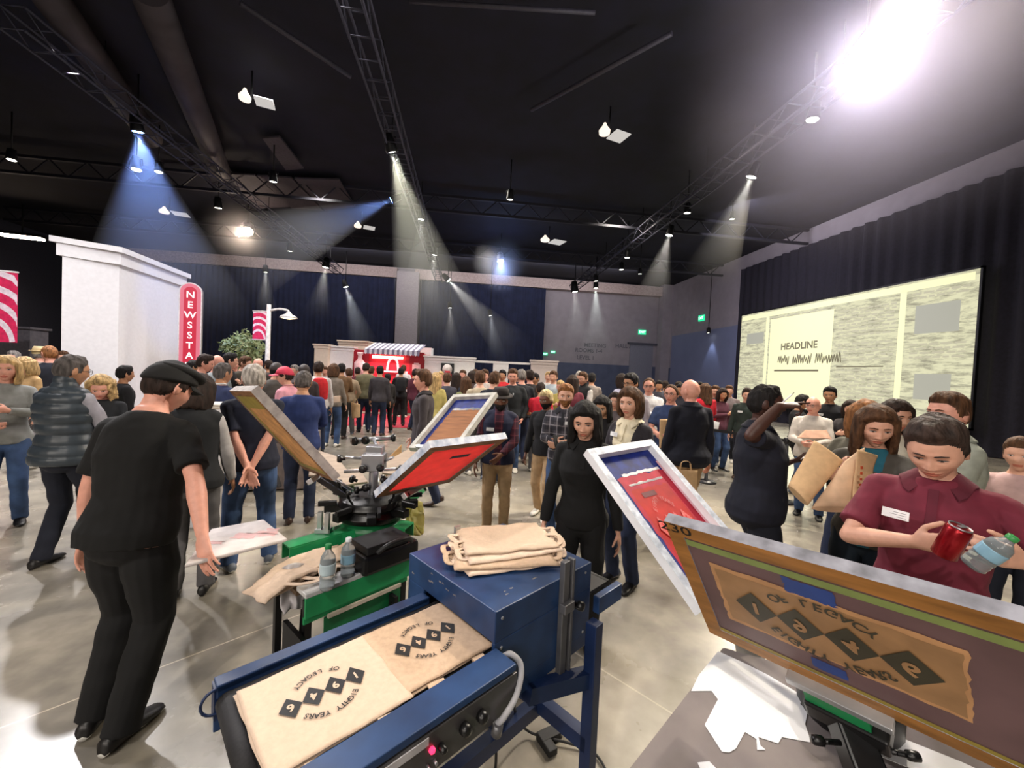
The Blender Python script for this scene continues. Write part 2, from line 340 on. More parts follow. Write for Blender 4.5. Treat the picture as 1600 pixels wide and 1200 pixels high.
# ================================================================== TRUSSES, CEILING GEAR
tm = M('truss_metal', (58, 58, 72), rough=.6, metal=.3, var=.1)
def truss(x, y0, y1, z, label, w=.42):
    e = empty('lighting_truss', (x, y0, z), 0, label, 'truss', 'lighting trusses under the ceiling'); L = y1-y0
    for sx in (-1, 1):
        for sz in (-1, 1):
            bm = NB(); rod(bm, (sx*w/2, 0, sz*w/2), (sx*w/2, L, sz*w/2), .028, n=8); link('chord', bm, tm, e)
    bm = NB(); n = int(L/.55)
    for i in range(n):
        a, b = i*L/n, (i+1)*L/n
        for sx in (-1, 1): rod(bm, (sx*w/2, a, -w/2 if i % 2 else w/2), (sx*w/2, b, w/2 if i % 2 else -w/2), .013, n=6)
        for sz in (-1, 1): rod(bm, (-w/2, a, sz*w/2), (w/2, a, sz*w/2), .013, n=6)
    link('lacing', bm, tm, e)
    for k in range(5):
        bm = NB(); yy = L*(k+.5)/5; rod(bm, (0, yy, w/2), (0, yy, ZC-z), .012, n=6); link('hanger', bm, M('black_metal'), e)
    return e
truss(-2.15, 1.5, 27.5, 7.9, 'box truss hanging over the middle of the hall, running towards the back wall')
truss(-8.6, 8.5, 27.5, 7.9, 'box truss hanging over the left side of the hall')
truss(7.1, 5, 27.5, 7.9, 'box truss hanging over the right side of the hall')
bm = NB(); rod(bm, PZ(375, 5, 8.7), PZ(548, 120, 8.7), .05, n=8); tag(link('ceiling_pipe', bm, M('dim_pipe', (52, 50, 60))), 'long thin grey pipe crossing the black ceiling above the left hall', 'pipe')
bm = NB(); rod(bm, PZ(830, 172, 8.6), PZ(1050, 52, 8.6), .05, n=8); tag(link('ceiling_pipe', bm, M('dim_pipe')), 'thin grey pipe slanting up to the right across the ceiling centre', 'pipe')
bm = NB(); rod(bm, PZ(640, 2, 8.6), PZ(930, 20, 8.6), .04, n=8); tag(link('ceiling_pipe', bm, M('dim_pipe')), 'thin pipe at the very top of the ceiling view', 'pipe')
dm = M('dull_duct', (56, 50, 54), rough=.7, metal=.2, var=.15, scale=2)
for (a, b, r, lab) in (((230, -20), (345, 270), .32, 'wide round air duct running along the ceiling, inner one at the upper left'), ((60, -30), (235, 215), .3, 'wide round air duct running along the ceiling, outer one at the upper left')):
    p = PZ(*a, 8.5); q = PZ(*b, 8.5); bm = NB(); rod(bm, p, q, r, n=24); tag(link('air_duct', bm, dm), lab, 'duct')
for k, (q, lab) in enumerate(((((410, 215), (437, 213), (475, 262), (447, 265)), 'narrow grey acoustic baffle panel above the left of the hall'), (((352, 270), (398, 273), (455, 322), (402, 325)), 'left of the three broad grey ceiling panels'), (((402, 274), (455, 277), (505, 328), (456, 325)), 'middle one of the three broad grey ceiling panels'), (((460, 278), (530, 280), (555, 322), (508, 328)), 'right of the three broad grey ceiling panels'))):
    ps = [PZ(x, y, 8.75) for x, y in q]; bm = NB(); prism(bm, [(p.x, p.y) for p in ps][::-1], 8.72, 8.78)
    tag(link('ceiling_panel', bm, M('ceiling_panel_grey', (60, 54, 60), rough=.8)), lab, 'ceiling panel', None)
# ductwork cross beams
for k, (yy, lab) in enumerate(((16.5, 'dark steel joist across the ceiling, nearer one'), (22.5, 'dark steel joist across the ceiling, farther one'))):
    bm = NB()
    for z in (8.2, 8.8): box(bm, (-4, yy, z), (38, .12, .1))
    for i in range(60): 
        x0 = -23+i*.63; bar(bm, (x0, yy, 8.2 if i % 2 else 8.8), (x0+.63, yy, 8.8 if i % 2 else 8.2), .04, .04)
    tag(link('ceiling_joist', bm, M('dark_steel', (24, 24, 36), rough=.7)), lab, 'joist')
HAZE_D = .11
# ---- stage lights
black = M('black_metal')
def stage_light(p, aim, power, color, label, lens=2.0, spot=22, size=1.0, emit=30, hang=True, rgb=(255, 250, 235), light=True, group='stage lights in the rig'):
    p = Vector(p); e = empty('stage_light', p, 0, label, 'stage light', group)
    d = (Vector(aim)-p).normalized(); m, _ = frame_to((0, 0, 0), d)
    s = size
    bm = NB(); lathe(bm, [(.05*s, -.3*s), (.09*s, -.28*s), (.11*s, -.1*s), (.125*s, 0), (.125*s, .05*s), (.11*s, .05*s), (.11*s, .02*s)], m, 16); link('can', bm, black, e)
    bm = NB(); lathe(bm, [(.001, .026*s), (.105*s*lens/2, .03*s), (.105*s*lens/2, .034*s), (.001, .05*s)], m, 16); link('lens', bm, M('lamp_%d_%d_%d_%d' % (*rgb, emit), rgb, emit=emit), e)
    if hang:
        top = ZC-p.z-.002
        bm = NB(); tube(bm, [m @ Vector((.14*s, 0, -.1*s)), m @ Vector((.14*s, 0, -.1*s))+Vector((0, 0, .15)), Vector((0, 0, .24*s)), m @ Vector((-.14*s, 0, -.1*s))+Vector((0, 0, .15)), m @ Vector((-.14*s, 0, -.1*s))], .012, 6)
        rod(bm, (0, 0, .22), (0, 0, max(.3, top)), .02, n=6); link('yoke', bm, black, e)
    if light and power:
        lamp('bulb', 'SPOT', d*.09, power, color, aim=d*1.09, spot=spot, blend=.5, size=.05, parent=e)
    return e
cw, cb, cy = (1, .96, .9), (.25, .4, 1.), (1, .98, .75)
LT = [  # px, py, z, aim offset (dx,dy), power, colour, spot, emit, size, label
 (612, 234, 7.6, (1.2, 1.8), 1500, cy, 34, 40, 1.3, 'bright yellow-white stage light on the middle truss, throwing a hazy cone downwards'),
 (613, 312, 7.6, (-7, -1.0), 900, cb, 30, 25, 1.1, 'stage light on the middle truss throwing a blue beam to the left'),
 (658, 341, 7.6, (0, .5), 300, cw, 26, 22, 1.1, 'small white stage light on the middle truss, below the blue beam light'),
 (679, 397, 7.6, (-.3, .5), 400, cw, 26, 22, 1.2, 'small white stage light far along the middle truss'),
 (700, 437, 7.3, (4.2, .0), 1300, cw, 26, 25, 1.5, 'white stage light at the far truss end throwing a beam to the right'),
 (215, 203, 7.6, (.2, .8), 1500, cb, 50, 30, 1.2, 'stage light on the left truss throwing a wide blue cone downwards'),
 (213, 263, 7.6, (.5, -.3), 0, cw, 30, 20, 1.2, 'oval white stage light just below the blue cone at the left'),
 (248, 267, 7.6, (.4, -.3), 0, cw, 30, 4, 1.0, 'dim small stage light right of the oval white one at the left'),
 (18, 248, 7.6, (.4, -.3), 0, cw, 30, 6, 1.0, 'dim stage light at the far left of the ceiling'),
 (387, 360, 7.6, (1.2, -3.5), 900, (1, .8, .6), 60, 60, 2.0, 'large warm glaring flood light over the left hall'),
 (341, 323, 7.6, (0, .5), 0, cw, 30, 8, 1.2, 'white stage light left of the warm flood light'),
 (427, 282, 7.6, (0, .5), 0, cw, 30, 7, 1.0, 'small white stage light above and right of the warm flood light'),
 (453, 391, 7.6, (0, .5), 0, cw, 30, 10, 1.3, 'small green-white stage light above the pale beam, left half'),
 (415, 424, 7.3, (0, .3), 350, cw, 30, 14, 1.3, 'white stage light under the pale beam above the street lamp'),
 (509, 416, 7.5, (-.5, 0), 500, cw, 32, 25, 1.7, 'bright white stage light in front of the pale beam'),
 (540, 447, 6.8, (1.3, .2), 900, (.85, .92, 1), 28, 22, 1.4, 'white stage light on the navy drape left of the grey column'),
 (703, 480, 6.2, (.3, .1), 300, cw, 28, 18, 1.2, 'small low stage light right of the grey column'),
 (766, 492, 6.0, (.8, .1), 500, (.8, .88, 1), 26, 18, 1.2, 'lowest small stage light above the white partitions'),
 (782, 407, 7.6, (.3, -2), 900, (.3, .45, 1), 70, 60, 1.6, 'glaring blue-white stage light above the beam, right of the column'),
 (797, 310, 7.7, (0, .5), 0, cw, 30, 5, 1.0, 'dim pendant light at the middle of the ceiling'),
 (898, 454, 7.2, (.6, .2), 1800, (.9, 1, .96), 34, 45, 2.0, 'brightest white stage light by the right end of the pale beam, hazy cone below'),
 (931, 438, 7.4, (.3, .2), 0, cw, 34, 14, 1.2, 'upper small stage light right of the brightest cone'),
 (931, 449, 7.2, (.3, .2), 900, (.9, 1, .96), 30, 22, 1.3, 'lower small stage light right of the brightest cone'),
 (971, 420, 7.4, (0, .2), 250, cw, 30, 16, 1.1, 'lower of two small stage lights far along the right truss'),
 (980, 401, 7.4, (0, .2), 250, cw, 30, 16, 1.1, 'upper of two small stage lights far along the right truss'),
 (1000, 427, 7.4, (0, .2), 0, cw, 30, 6, .9, 'faint stage light nearest the right back corner'),
 (1046, 366, 7.6, (-.8, .2), 500, cw, 30, 22, 1.2, 'white stage light on the right truss with a faint beam'),
 (1074, 331, 7.6, (0, .2), 0, cw, 30, 14, 1.0, 'white stage light mid-way along the right truss'),
 (1175, 274, 7.6, (-1, 1), 600, cw, 30, 26, 1.2, 'white stage light on the near part of the right truss'),
 (1270, 184, 7.6, (-.5, .2), 0, cw, 30, 30, 1.1, 'white stage light just below the largest flood light'),
 (1144, 341, 8.3, (0, .2), 0, cw, 30, 6, .9, 'faint small ceiling lamp near the top of the right wall'),
 (1107, 519, 5.0, (0, .1), 120, (.7, .8, 1), 60, 10, 1.0, 'small wall lamp lighting the blue-grey panel'),
]
for (x, y, z, ao, pw, c, sp, em, sz, lab) in LT:
    p = PZ(x, y, z) if y < 470 else PD(x, y, 26)
    if lab.startswith('small wall lamp'): p = PX(x, y, XR-.4)
    rgb = (120, 160, 255) if c[2] > .95 and c[0] < .5 else (255, 250, 235)
    if c == (1, .8, .6): rgb = (255, 226, 200)
    stage_light(p, (p.x+ao[0], p.y+ao[1], p.z-4), pw, c, lab, spot=sp, emit=em, size=sz, rgb=rgb)
p = PZ(35, 370, 7.4); e = empty('flood_light', p, .2, 'long warm glaring flood light at the far left edge', 'flood light')
bm = NB(); box(bm, (0, 0, 0), (1.5, .35, .12)); link('lamp_face', bm, M('lamp_255_226_200_60'), e)
bm = NB(); box(bm, (0, .02, .1), (1.6, .45, .14)); rod(bm, (0, 0, .1), (0, 0, ZC-p.z-.01), .03); link('housing', bm, black, e)
lamp('bulb', 'AREA', (0, -.05, -.1), 300, (1, .85, .68), aim=(0, -.3, -1), size=1.4, sizey=.3, parent=e)
# the big profile light at the upper right
pb_ = PZ(1352, 98, 7.3); e = stage_light(pb_, (.5, .6, 1.3), 2900, (1, .95, .97), 'huge blinding white flood light at the upper right, close to the camera', spot=150, emit=400, size=2.5, rgb=(255, 250, 255), group=None)
# work-light pairs: a round lamp and a square white reflector
def work_light(p, label, s=1.0, two=False):
    e = empty('work_light', p, .3, label, 'work light')
    bm = NB(); box(bm, (.28*s, 0, 0), (.42*s, .42*s, .02)); link('reflector_panel', bm, M('white_reflector', (235, 232, 228), emit=.5), e)  # reflector's brightness is put in as emission
    bm = NB(); lathe(bm, [(.13*s, -.08), (.14*s, 0), (.06*s, .12), (.03*s, .2)], T(-.14*s, 0, .02), 14); link('lamp_head', bm, M('lamp_warm_dim', (235, 220, 205), emit=1.2), e)
    bm = NB(); rod(bm, (0, 0, .02), (0, 0, ZC-p.z-.01), .02, n=6); bar(bm, (-.16*s, 0, .03), (.3*s, 0, .03), .03, .03); link('bracket', bm, black, e)
work_light(PZ(393, 155, 8.3), 'work light with square white reflector, upper left of the ceiling', 1.0)
work_light(PZ(952, 208, 8.3), 'work light with square white reflector, over the middle right', 1.1)
work_light(PZ(858, 376, 8.3), 'small far work light with reflector above the pale beam', 1.6)
work_light(PZ(565, 354, 8.3), 'small far work light with reflector beside the blue beam', 1.2)
work_light(PZ(265, 332, 8.3), 'small far work light with reflector above the white tower', 1.4)
# stage fog shaped into cones round the beams to make them show
def haze(name, p, q, r0, r1, dens, label, col=(1, 1, 1), src=None, reach=None):
    vm = bpy.data.materials.new('fog'); vm.use_nodes = True; nt = vm.node_tree; nt.nodes.remove(nt.nodes['Principled BSDF'])
    vs = nt.nodes.new('ShaderNodeVolumeScatter'); N = nt.nodes.new; L = nt.links.new
    ge = N('ShaderNodeNewGeometry'); dv = N('ShaderNodeVectorMath'); dv.operation = 'DISTANCE'; dv.inputs[1].default_value = tuple(p if src is None else src); L(ge.outputs['Position'], dv.inputs[0])
    mr = N('ShaderNodeMapRange'); mr.interpolation_type = 'SMOOTHSTEP'; mr.inputs[1].default_value = 0; mr.inputs[2].default_value = reach or (Vector(q)-Vector(p)).length*.97; mr.inputs[3].default_value = dens; mr.inputs[4].default_value = 0; L(dv.outputs['Value'], mr.inputs[0]); L(mr.outputs[0], vs.inputs['Density'])
    vm.cycles.volume_sampling = 'MULTIPLE_IMPORTANCE'; vs.inputs['Anisotropy'].default_value = .1; vs.inputs['Color'].default_value = (*col, 1)
    nt.links.new(vs.outputs[0], nt.nodes['Material Output'].inputs['Volume'])
    bm = NB(); rod(bm, p, q, r0, r1, n=24); return tag(link(name, bm, vm), label, 'haze', 'stage fog', 'stuff')
for (x, y, z, ao, pw, c, sp, em, sz, lab) in LT:
    if pw >= 300 and sp < 55 and not lab.startswith('small wall'):
        p = PZ(x, y, z) if y < 470 else PD(x, y, 26)
        d = Vector((ao[0], ao[1], -4)).normalized(); Lh = min(6.0 if pw >= 900 else 3.0, (p.z-2.6)/max(.2, -d.z)) if d.z < -.6 else 6.0
        t = math.tan(math.radians(sp/2))*.9; Lh *= 1.15
        haze('beam_haze', p+d*.12, p+d*Lh, .1, .1+t*Lh, HAZE_D, 'fog lit by the '+' '.join(lab.split()[:7]))
def fog_ball(c, r, dens, label, power=0, col=(1, 1, 1), fcol=(1, 1, 1)):  # body of fog added to imitate the glare round a lamp
    c = Vector(c); z1 = min(r, ZC-.05-c.z); haze('glare_fog', c-Vector((0, 0, r*.98)), c+Vector((0, 0, z1)), r, r, dens, label, fcol, src=c, reach=r)
    if power: lamp('glare_fill', 'POINT', c, power, col, size=.1)  # unseen point lamp added so the fog glows
fog_ball(pb_+Vector((-.1, -.25, -.25)), 3.4, .05, 'violet-tinted fog around the huge flood light', 300, (1, .92, 1), (.86, .8, 1))
p_ = PZ(387, 360, 7.6); fog_ball(p_+Vector((0, -.5, -.3)), 1.6, .12, 'fog around the warm flood light', 130, (1, .78, .62))
p_ = PZ(782, 407, 7.6); fog_ball(p_+Vector((0, -.5, -.3)), 1.6, .12, 'fog around the blue-white stage light', 110, (.35, .5, 1))
# ================================================================== SET PIECES AT THE BACK
ww = M('white_set_paint', (226, 224, 226), rough=.6, var=.03)
def tower():
    c = PD(187, 388, 10); l = PD(110, 385, 9.4); r = PD(286, 432, 12.6); ht = c.z
    u = Vector((l.x-c.x, l.y-c.y)); v = Vector((r.x-c.x, r.y-c.y))
    # square the corner up
    a = math.atan2(v.y, v.x); W_, D_ = v.length, u.length*1.15
    e = empty('white_tower', (c.x, c.y, 0), a, 'tall white painted set tower with stepped cornice, behind the man in the puffer vest', 'set tower')
    k = u.normalized(); ang = math.atan2(k.y, k.x)-a; ux, uy = math.cos(ang), math.sin(ang)
    def poly(o):
        P = [(0, 0), (W_, 0), (W_+ux*D_, uy*D_), (ux*D_, uy*D_)]; cx = sum(p[0] for p in P)/4; cy = sum(p[1] for p in P)/4
        return [(x+(x-cx)/abs(x-cx+1e-9)*o, y+(y-cy)/abs(y-cy+1e-9)*o) for x, y in P]
    ordr = lambda P: P if ((P[1][0]-P[0][0])*(P[2][1]-P[1][1])-(P[1][1]-P[0][1])*(P[2][0]-P[1][0])) > 0 else P[::-1]
    bm = NB(); prism(bm, ordr(poly(0)), 0, ht-.4); link('body', bm, ww, e)
    bm = NB(); prism(bm, ordr(poly(.07)), ht-.42, ht-.14); prism(bm, ordr(poly(.15)), ht-.13, ht); prism(bm, ordr(poly(.05)), ht-.15, ht-.12); link('cornice', bm, ww, e)
tower()
# NEWSSTAND blade sign
def newsstand():
    p = PD(296, 600, 11.0); top = PD(296, 443, 11.0); zt_ = top.z; w = .50
    a = math.radians(22)
    e = empty('newsstand_sign', (p.x, p.y, 0), a, 'tall red round-topped vertical NEWSSTAND sign beside the white tower', 'sign')
    def outline(w, z0, z1, n=16): return [(-w/2, z0), (w/2, z0)]+[(w/2*math.cos(t), z1-w/2+w/2*math.sin(t)) for t in np.linspace(0, PI, n)]
    R = RX(PI/2)
    bm = NB(); prism(bm, outline(w, .1, zt_), -.09, .09, R); link('sign_body', bm, M('chrome_edge', (200, 196, 200), rough=.3, metal=.5), e)
    bm = NB(); prism(bm, outline(w-.05, .14, zt_-.03), .09, .10, R); link('pink_border', bm, M('sign_pink', (232, 120, 140), emit=.55), e)
    bm = NB(); prism(bm, outline(w-.22, .3, zt_-.12), .10, .108, R); link('red_face', bm, M('sign_red', (205, 30, 62), emit=.6), e)
    bm = NB(); n = 9; z1 = zt_-.42
    for i, ch in enumerate('NEWSSTAND'): text(bm, ch, R @ T(0, z1+.08-i*.277, .112), .25, 0, .02)
    link('lettering', bm, M('sign_letter', (255, 225, 230), emit=1.0), e)
    bm = NB(); box(bm, (0, 0, .05), (.7, .4, .1)); link('base', bm, M('black_metal'), e)
newsstand()
# lamp post with banner
def street_lamp():
    p = PD(418, 560, 12.5); t = PD(421, 476, 12.5); h = t.z; wm = M('white_metal', (225, 222, 220), rough=.4)
    e = empty('street_lamp', (p.x, p.y, 0), -.1, 'white street lamp with one arm and a small pink banner', 'street lamp')
    bm = NB(); rod(bm, (0, 0, .1), (0, 0, h), .075, .06); lathe(bm, [(.16, 0), (.16, .3), (.1, .4), (.075, .5)]); link('pole', bm, wm, e)
    bm = NB(); tube(bm, curve_pts([(0, 0, h-.2), (.3, 0, h-.13), (.58, 0, h-.16), (.62, 0, h-.24)], 5), .035); link('arm', bm, wm, e)
    bm = NB(); lathe(bm, [(.26, h-.40), (.22, h-.34), (.09, h-.27), (.05, h-.2)], T(.62, 0, 0)); link('lamp_shade', bm, wm, e)
    bm = NB(); lathe(bm, [(.05, h-.44), (.2, h-.405), (.2, h-.39), (.03, h-.38)], T(.62, 0, 0)); link('bulb_disc', bm, M('warm_lens', (255, 240, 190), emit=2), e)
    bm = NB()
    for z in (h-.22, h-1.12): rod(bm, (-.5, 0, z), (0, 0, z), .015)
    link('banner_rail', bm, wm, e)
    banner(e, (-.27, 0, h-.67), .42, .86, 0)
def banner(e, c, w, h, th):
    m = T(*c) @ RX(PI/2)
    bm = NB(); box(bm, (0, 0, 0), (w, h, .012), m); f = link('banner', bm, M('banner_pink', (222, 40, 92), rough=.6), e)
    bm = NB(); rr = random.Random(5)
    for k in range(4):
        cx = -w*.1; cy = -h*.55+k*.02; r0 = w*(.45+.28*k); r1 = r0+w*.12
        pts = [(cx+r*math.cos(t), cy+r*math.sin(t)*1.5) for r, ts in ((r0, np.linspace(.15, 2.4, 14)), (r1, np.linspace(2.4, .15, 14))) for t in ts]
        pts = [(max(-w/2, min(w/2, x)), max(-h/2, min(h/2, y))) for x, y in pts]
        vs = [bm.verts.new(m @ Vector((x, y, .008))) for x, y in pts]
        for i in range(13):
            try: bm.faces.new((vs[i], vs[i+1], vs[26-i], vs[27-i]))
            except ValueError: pass
    link('banner_swirl', bm, M('banner_white', (244, 226, 236), rough=.6), f)
street_lamp()
p = PD(10, 620, 9.0); e = empty('banner_stand', (p.x-.1, p.y, 0), .25, 'pink and white swirl banner on a stand at the far left edge', 'banner')
zt_ = PD(10, 425, 9).z
bm = NB(); rod(bm, (-.6, 0, 0), (-.6, 0, zt_+.1), .05); box(bm, (-.6, 0, .03), (.5, .5, .06)); rod(bm, (-.6, 0, zt_), (.26, 0, zt_), .02); link('post', bm, M('white_metal'), e)
banner(e, (-.14, 0, zt_-.8), .78, 1.58, 0)
bm = NB(); box(bm, (0, 0, 1.2), (1.0, .5, 2.4)); e2 = empty('grey_plinth', PD(30, 620, 11.5)*1, 0, 'grey box column behind the left edge banner', 'column'); e2.location.z = 0; link('body', bm, M('grey_paint', (110, 106, 112)), e2); 
bm = NB(); box(bm, (0, 0, 2.43), (1.1, .6, .06)); link('cap', bm, M('grey_paint'), e2)
# potted tree
def tree():
    p = PD(378, 600, 13.5); e = empty('leafy_tree', (p.x, p.y, 0), 0, 'round green leafy tree standing left of the street lamp', 'tree'); zt_ = PD(378, 518, 13.5).z
    bm = NB(); tube(bm, [(0, 0, .3), (.03, 0, 1.0), (0, .02, zt_-.6)], [.07, .06, .04]); link('trunk', bm, M('bark', (80, 62, 48)), e)
    bm = NB(); lathe(bm, [(.2, 0), (.28, .4), (.3, .42), (.25, .4), (.02, .36)]); link('pot', bm, M('dark_pot', (50, 48, 48)), e)
    bm = NB(); rr = random.Random(11)
    for i in range(1500):
        t, f = rr.uniform(0, 2*PI), math.acos(rr.uniform(-1, 1)); R = rr.uniform(.5, 1)**.5
        lump = 1+.18*math.sin(3*t+i % 3)+.12*math.cos(5*f)
        c = Vector((math.sin(f)*math.cos(t)*.58, math.sin(f)*math.sin(t)*.55, math.cos(f)*.62))*R*lump+Vector((0, 0, zt_-.66))
        u = Vector((rr.gauss(0, 1), rr.gauss(0, 1), rr.gauss(0, 1))).normalized(); v = u.orthogonal().normalized(); s = rr.uniform(.05, .09)
        bm.faces.new([bm.verts.new(q) for q in (c-u*s, c+v*s*.45, c+u*s, c-v*s*.45)]).material_index = i % 2
    o = link('foliage', bm, [M('leaf_green', (116, 134, 88), rough=.6), M('leaf_pale', (150, 160, 116), rough=.6)], e)
tree()
# the red booth and its white side walls ------------------------------------------------
cream = M('cream_set', (214, 200, 184), rough=.7, var=.03); red = M('booth_red', (206, 26, 52), rough=.5, var=.08); redd = M('booth_red_dark', (160, 16, 40), rough=.5, var=.08)
DK = 15.5
def span(px0, px1, py_top, d0=DK, d1=None):
    a = PD(px0, 590, d0); b = PD(px1, 590, d1 or d0); t = PD(px0, py_top, d0); return a, b, t.z
def setwall(name, px0, px1, py, d0, depth, m, label, cornice=True, cat='set wall'):
    a, b, z = span(px0, px1, py, d0); L = Vector((b.x-a.x, b.y-a.y)).length; rz = math.atan2(b.y-a.y, b.x-a.x)
    e = empty(name, (a.x, a.y, 0), rz, label, cat)
    bm = NB(); box(bm, (L/2, depth/2, z/2-.04), (L, depth, z-.08)); link('panel', bm, m, e)
    if cornice:
        bm = NB(); box(bm, (L/2, depth/2, z-.03), (L+.1, depth+.12, .06)); box(bm, (L/2, depth/2, z-.12), (L+.04, depth+.05, .1)); link('cornice', bm, m, e)
    return e, L, z
setwall('cream_pillar', 490, 511, 537, DK-.2, .5, cream, 'cream square pillar at the left end of the white booth wall', cat='pillar')
setwall('booth_side_wall', 512, 550, 540, DK, .3, ww, 'white wall panel left of the red booth')
setwall('booth_upper_block', 527, 573, 531, DK+2.0, .6, cream, 'pale upper block rising behind the white wall left of the awning')
e, L, z = setwall('red_booth', 550.5, 662, 545, DK+.15, 1.5, red, 'red booth with glowing sign light and striped awning', cornice=False, cat='booth')
bm = NB(); w3 = L/2
box(bm, (L*.12, -.03, z/2), (L*.22, .06, z*.98)); box(bm, (L*.9, -.03, z/2), (L*.2, .06, z*.98)); box(bm, (L*.52, -.02, z*.45), (.55*L, .03, .08)); link('side_doors', bm, redd, e)
bm = NB(); box(bm, (L*.50, -.12, z-.28), (.42*L, .1, .1)); link('tube_light', bm, M('booth_tube', (255, 205, 170), emit=6), e)
bm = NB(); cx = L*.57
tube(bm, curve_pts([(cx-.22, -.08, 1.66), (cx-.16, -.08, 2.02), (cx, -.08, 2.14), (cx+.16, -.08, 2.02), (cx+.22, -.08, 1.66)], 6), .045); box(bm, (cx, -.08, 1.62), (1.15, .06, .06)); box(bm, (cx-.55, -.08, 1.3), (.06, .06, .6)); box(bm, (cx+.55, -.08, 1.3), (.06, .06, .6))
link('bag_outline', bm, M('neon_pinkish', (255, 190, 196), emit=1.2), e)
bm = NB(); lathe(bm, [(.2, 1.35), (.22, 1.9), (.09, 2.05), (.08, 2.2), (.12, 2.25), (.12, 2.32)], T(L*.12, -.16, 0) @ Matrix.Diagonal((1, .3, 1, 1))); link('bottle_picture', bm, M('door_print_pale', (236, 200, 206), rough=.6), e)
bm = NB(); box(bm, (L*.9, -.09, 1.75), (.32, .03, .4)); box(bm, (L*.9, -.09, 1.98), (.2, .03, .05)); link('door_notice', bm, M('door_print_pale'), e)
# awning with stripes
bm = NB(); n = 22; ax0, ax1 = L*.27, L*1.0
for i in range(n):
    x0 = ax0+(ax1-ax0)*i/n; x1 = ax0+(ax1-ax0)*(i+1)/n; mi = i % 2
    P = [(x0+.12*0, .2, z+.28), (x1, .2, z+.28), (x1, -.85, z-.02), (x0, -.85, z-.02)]
    bm.faces.new([bm.verts.new(q) for q in P]).material_index = mi
    Q = [(x0, -.85, z-.02), (x1, -.85, z-.02), (x1, -.86, z-.17)]+[((x0+x1)/2, -.86, z-.21)]+[(x0, -.86, z-.17)]
    bm.faces.new([bm.verts.new(q) for q in Q]).material_index = mi
o = link('awning', bm, [M('awning_white', (214, 214, 226), rough=.8), M('awning_grey', (122, 118, 142), rough=.8)], e); md = o.modifiers.new('s', 'SOLIDIFY'); md.thickness = .015
lamp('booth_light', 'AREA', (L*.5, -.4, z-.35), 45, (1, .62, .55), aim=(L*.5, -1.0, 0), size=1.6, sizey=.3, parent=e)
setwall('booth_side_wall', 662.5, 740, 555, DK, .3, ww, 'long white wall panel right of the red booth with a framed portrait')
setwall('booth_upper_block', 655, 672, 540, DK+2.0, .5, ww, 'small pale block just behind the right end of the awning', cornice=False)
e = empty('framed_portrait', PD(699, 580, DK-.06), math.radians(-6.5), 'dark framed poster of a pale smiling face on the white wall', 'poster')
bm = NB(); box(bm, (0, 0, 0), (.5, .04, .62)); link('board', bm, M('poster_black', (26, 28, 34)), e)
bm = NB(); lathe(bm, [(.02, -.02), (.17, 0), (.19, .006), (.02, .012)], T(0, -.03, .06) @ RX(PI/2) @ Matrix.Diagonal((1, 1.15, 1, 1)), 20); link('pale_face', bm, M('poster_face', (206, 196, 196)), e)
bm = NB(); box(bm, (.01, -.045, -.02), (.2, .01, .07)); box(bm, (.02, -.045, -.16), (.3, .01, .14)); link('red_mark', bm, M('poster_red', (190, 40, 60)), e)
a = PD(740.5, 563, DK+.3); b = PD(828, 566, DK+.3); p1 = PD(771, 563, DK+.3); p2 = PD(795, 563, DK+.3)
e = empty('white_portal_frame', (a.x, a.y, 0), math.atan2(b.y-a.y, b.x-a.x), 'thin white header rail on a broad white post, over the dark opening', 'set frame'); L2 = (b.xy-a.xy).length
bm = NB(); box(bm, (L2/2, 0, a.z-.04), (L2, .12, .08)); link('header_rail', bm, ww, e)
bm = NB(); x0 = (p1.xy-a.xy).length; x1 = (p2.xy-a.xy).length; box(bm, ((x0+x1)/2, 0, (a.z-.08)/2), (x1-x0, .1, a.z-.08)); link('post', bm, ww, e)
setwall('white_partition', 829, 870, 562, DK+.1, .3, M('pinkish_white', (206, 194, 192), rough=.7, var=.03), 'short pinkish-white partition at the right end of the set walls')
# booth's floor sheen painted as a coloured sheet, a red mat in front of the booth
a = PD(640, 600, 15.2); slabm = NB(); box(slabm, (0, 0, .006), (2.6, 3.0, .012)); o = tag(link('floor_surface', slabm, M('red_reflection', (176, 30, 56), rough=.5)), 'red mat on the floor in front of the red booth', 'mat'); o.location = (a.x-.6, a.y-1.9, 0); o.rotation_euler = (0, 0, -.1)
# ================================================================== ARTWORK
def artwork(bm, Mx, w, ink=0, pale=1, flip=False, lift=.0012, tall=.62, ry=1.0):
    """row of four diamonds 1 9 4 6 with arcs of lettering; w = row width"""
    if flip: Mx = Mx @ Matrix.Diagonal((1, -1, 1, 1))
    dw = w/4
    for i, ch in enumerate('1946'):
        cx = -w/2+dw*(i+.5); pts = [(-dw/2, 0), (0, -dw*tall), (dw/2, 0), (0, dw*tall)]
        bm.faces.new([bm.verts.new(Mx @ Vector((cx+x, y, lift))) for x, y in pts]).material_index = ink
        text(bm, ch, Mx @ T(cx, 0, lift*2), dw*.62, pale, .03)
    for s, r0, up in (('EIGHTY YEARS', .36, True), ('OF LEGACY', .36, False)):
        n = len(s); tot = 1.75 if up else 1.45
        for i, ch in enumerate(s):
            if ch == ' ': continue
            a = (i-(n-1)/2)/(n-1)*tot
            if up: p = Vector((math.sin(a)*r0*w, math.cos(a)*r0*w*ry, lift)); R = RZ(-a)
            else: p = Vector((math.sin(a)*r0*w, -math.cos(a)*r0*w*ry, lift)); R = RZ(a)
            text(bm, ch, Mx @ Matrix.Translation(p) @ R, w*.095, ink, .02)
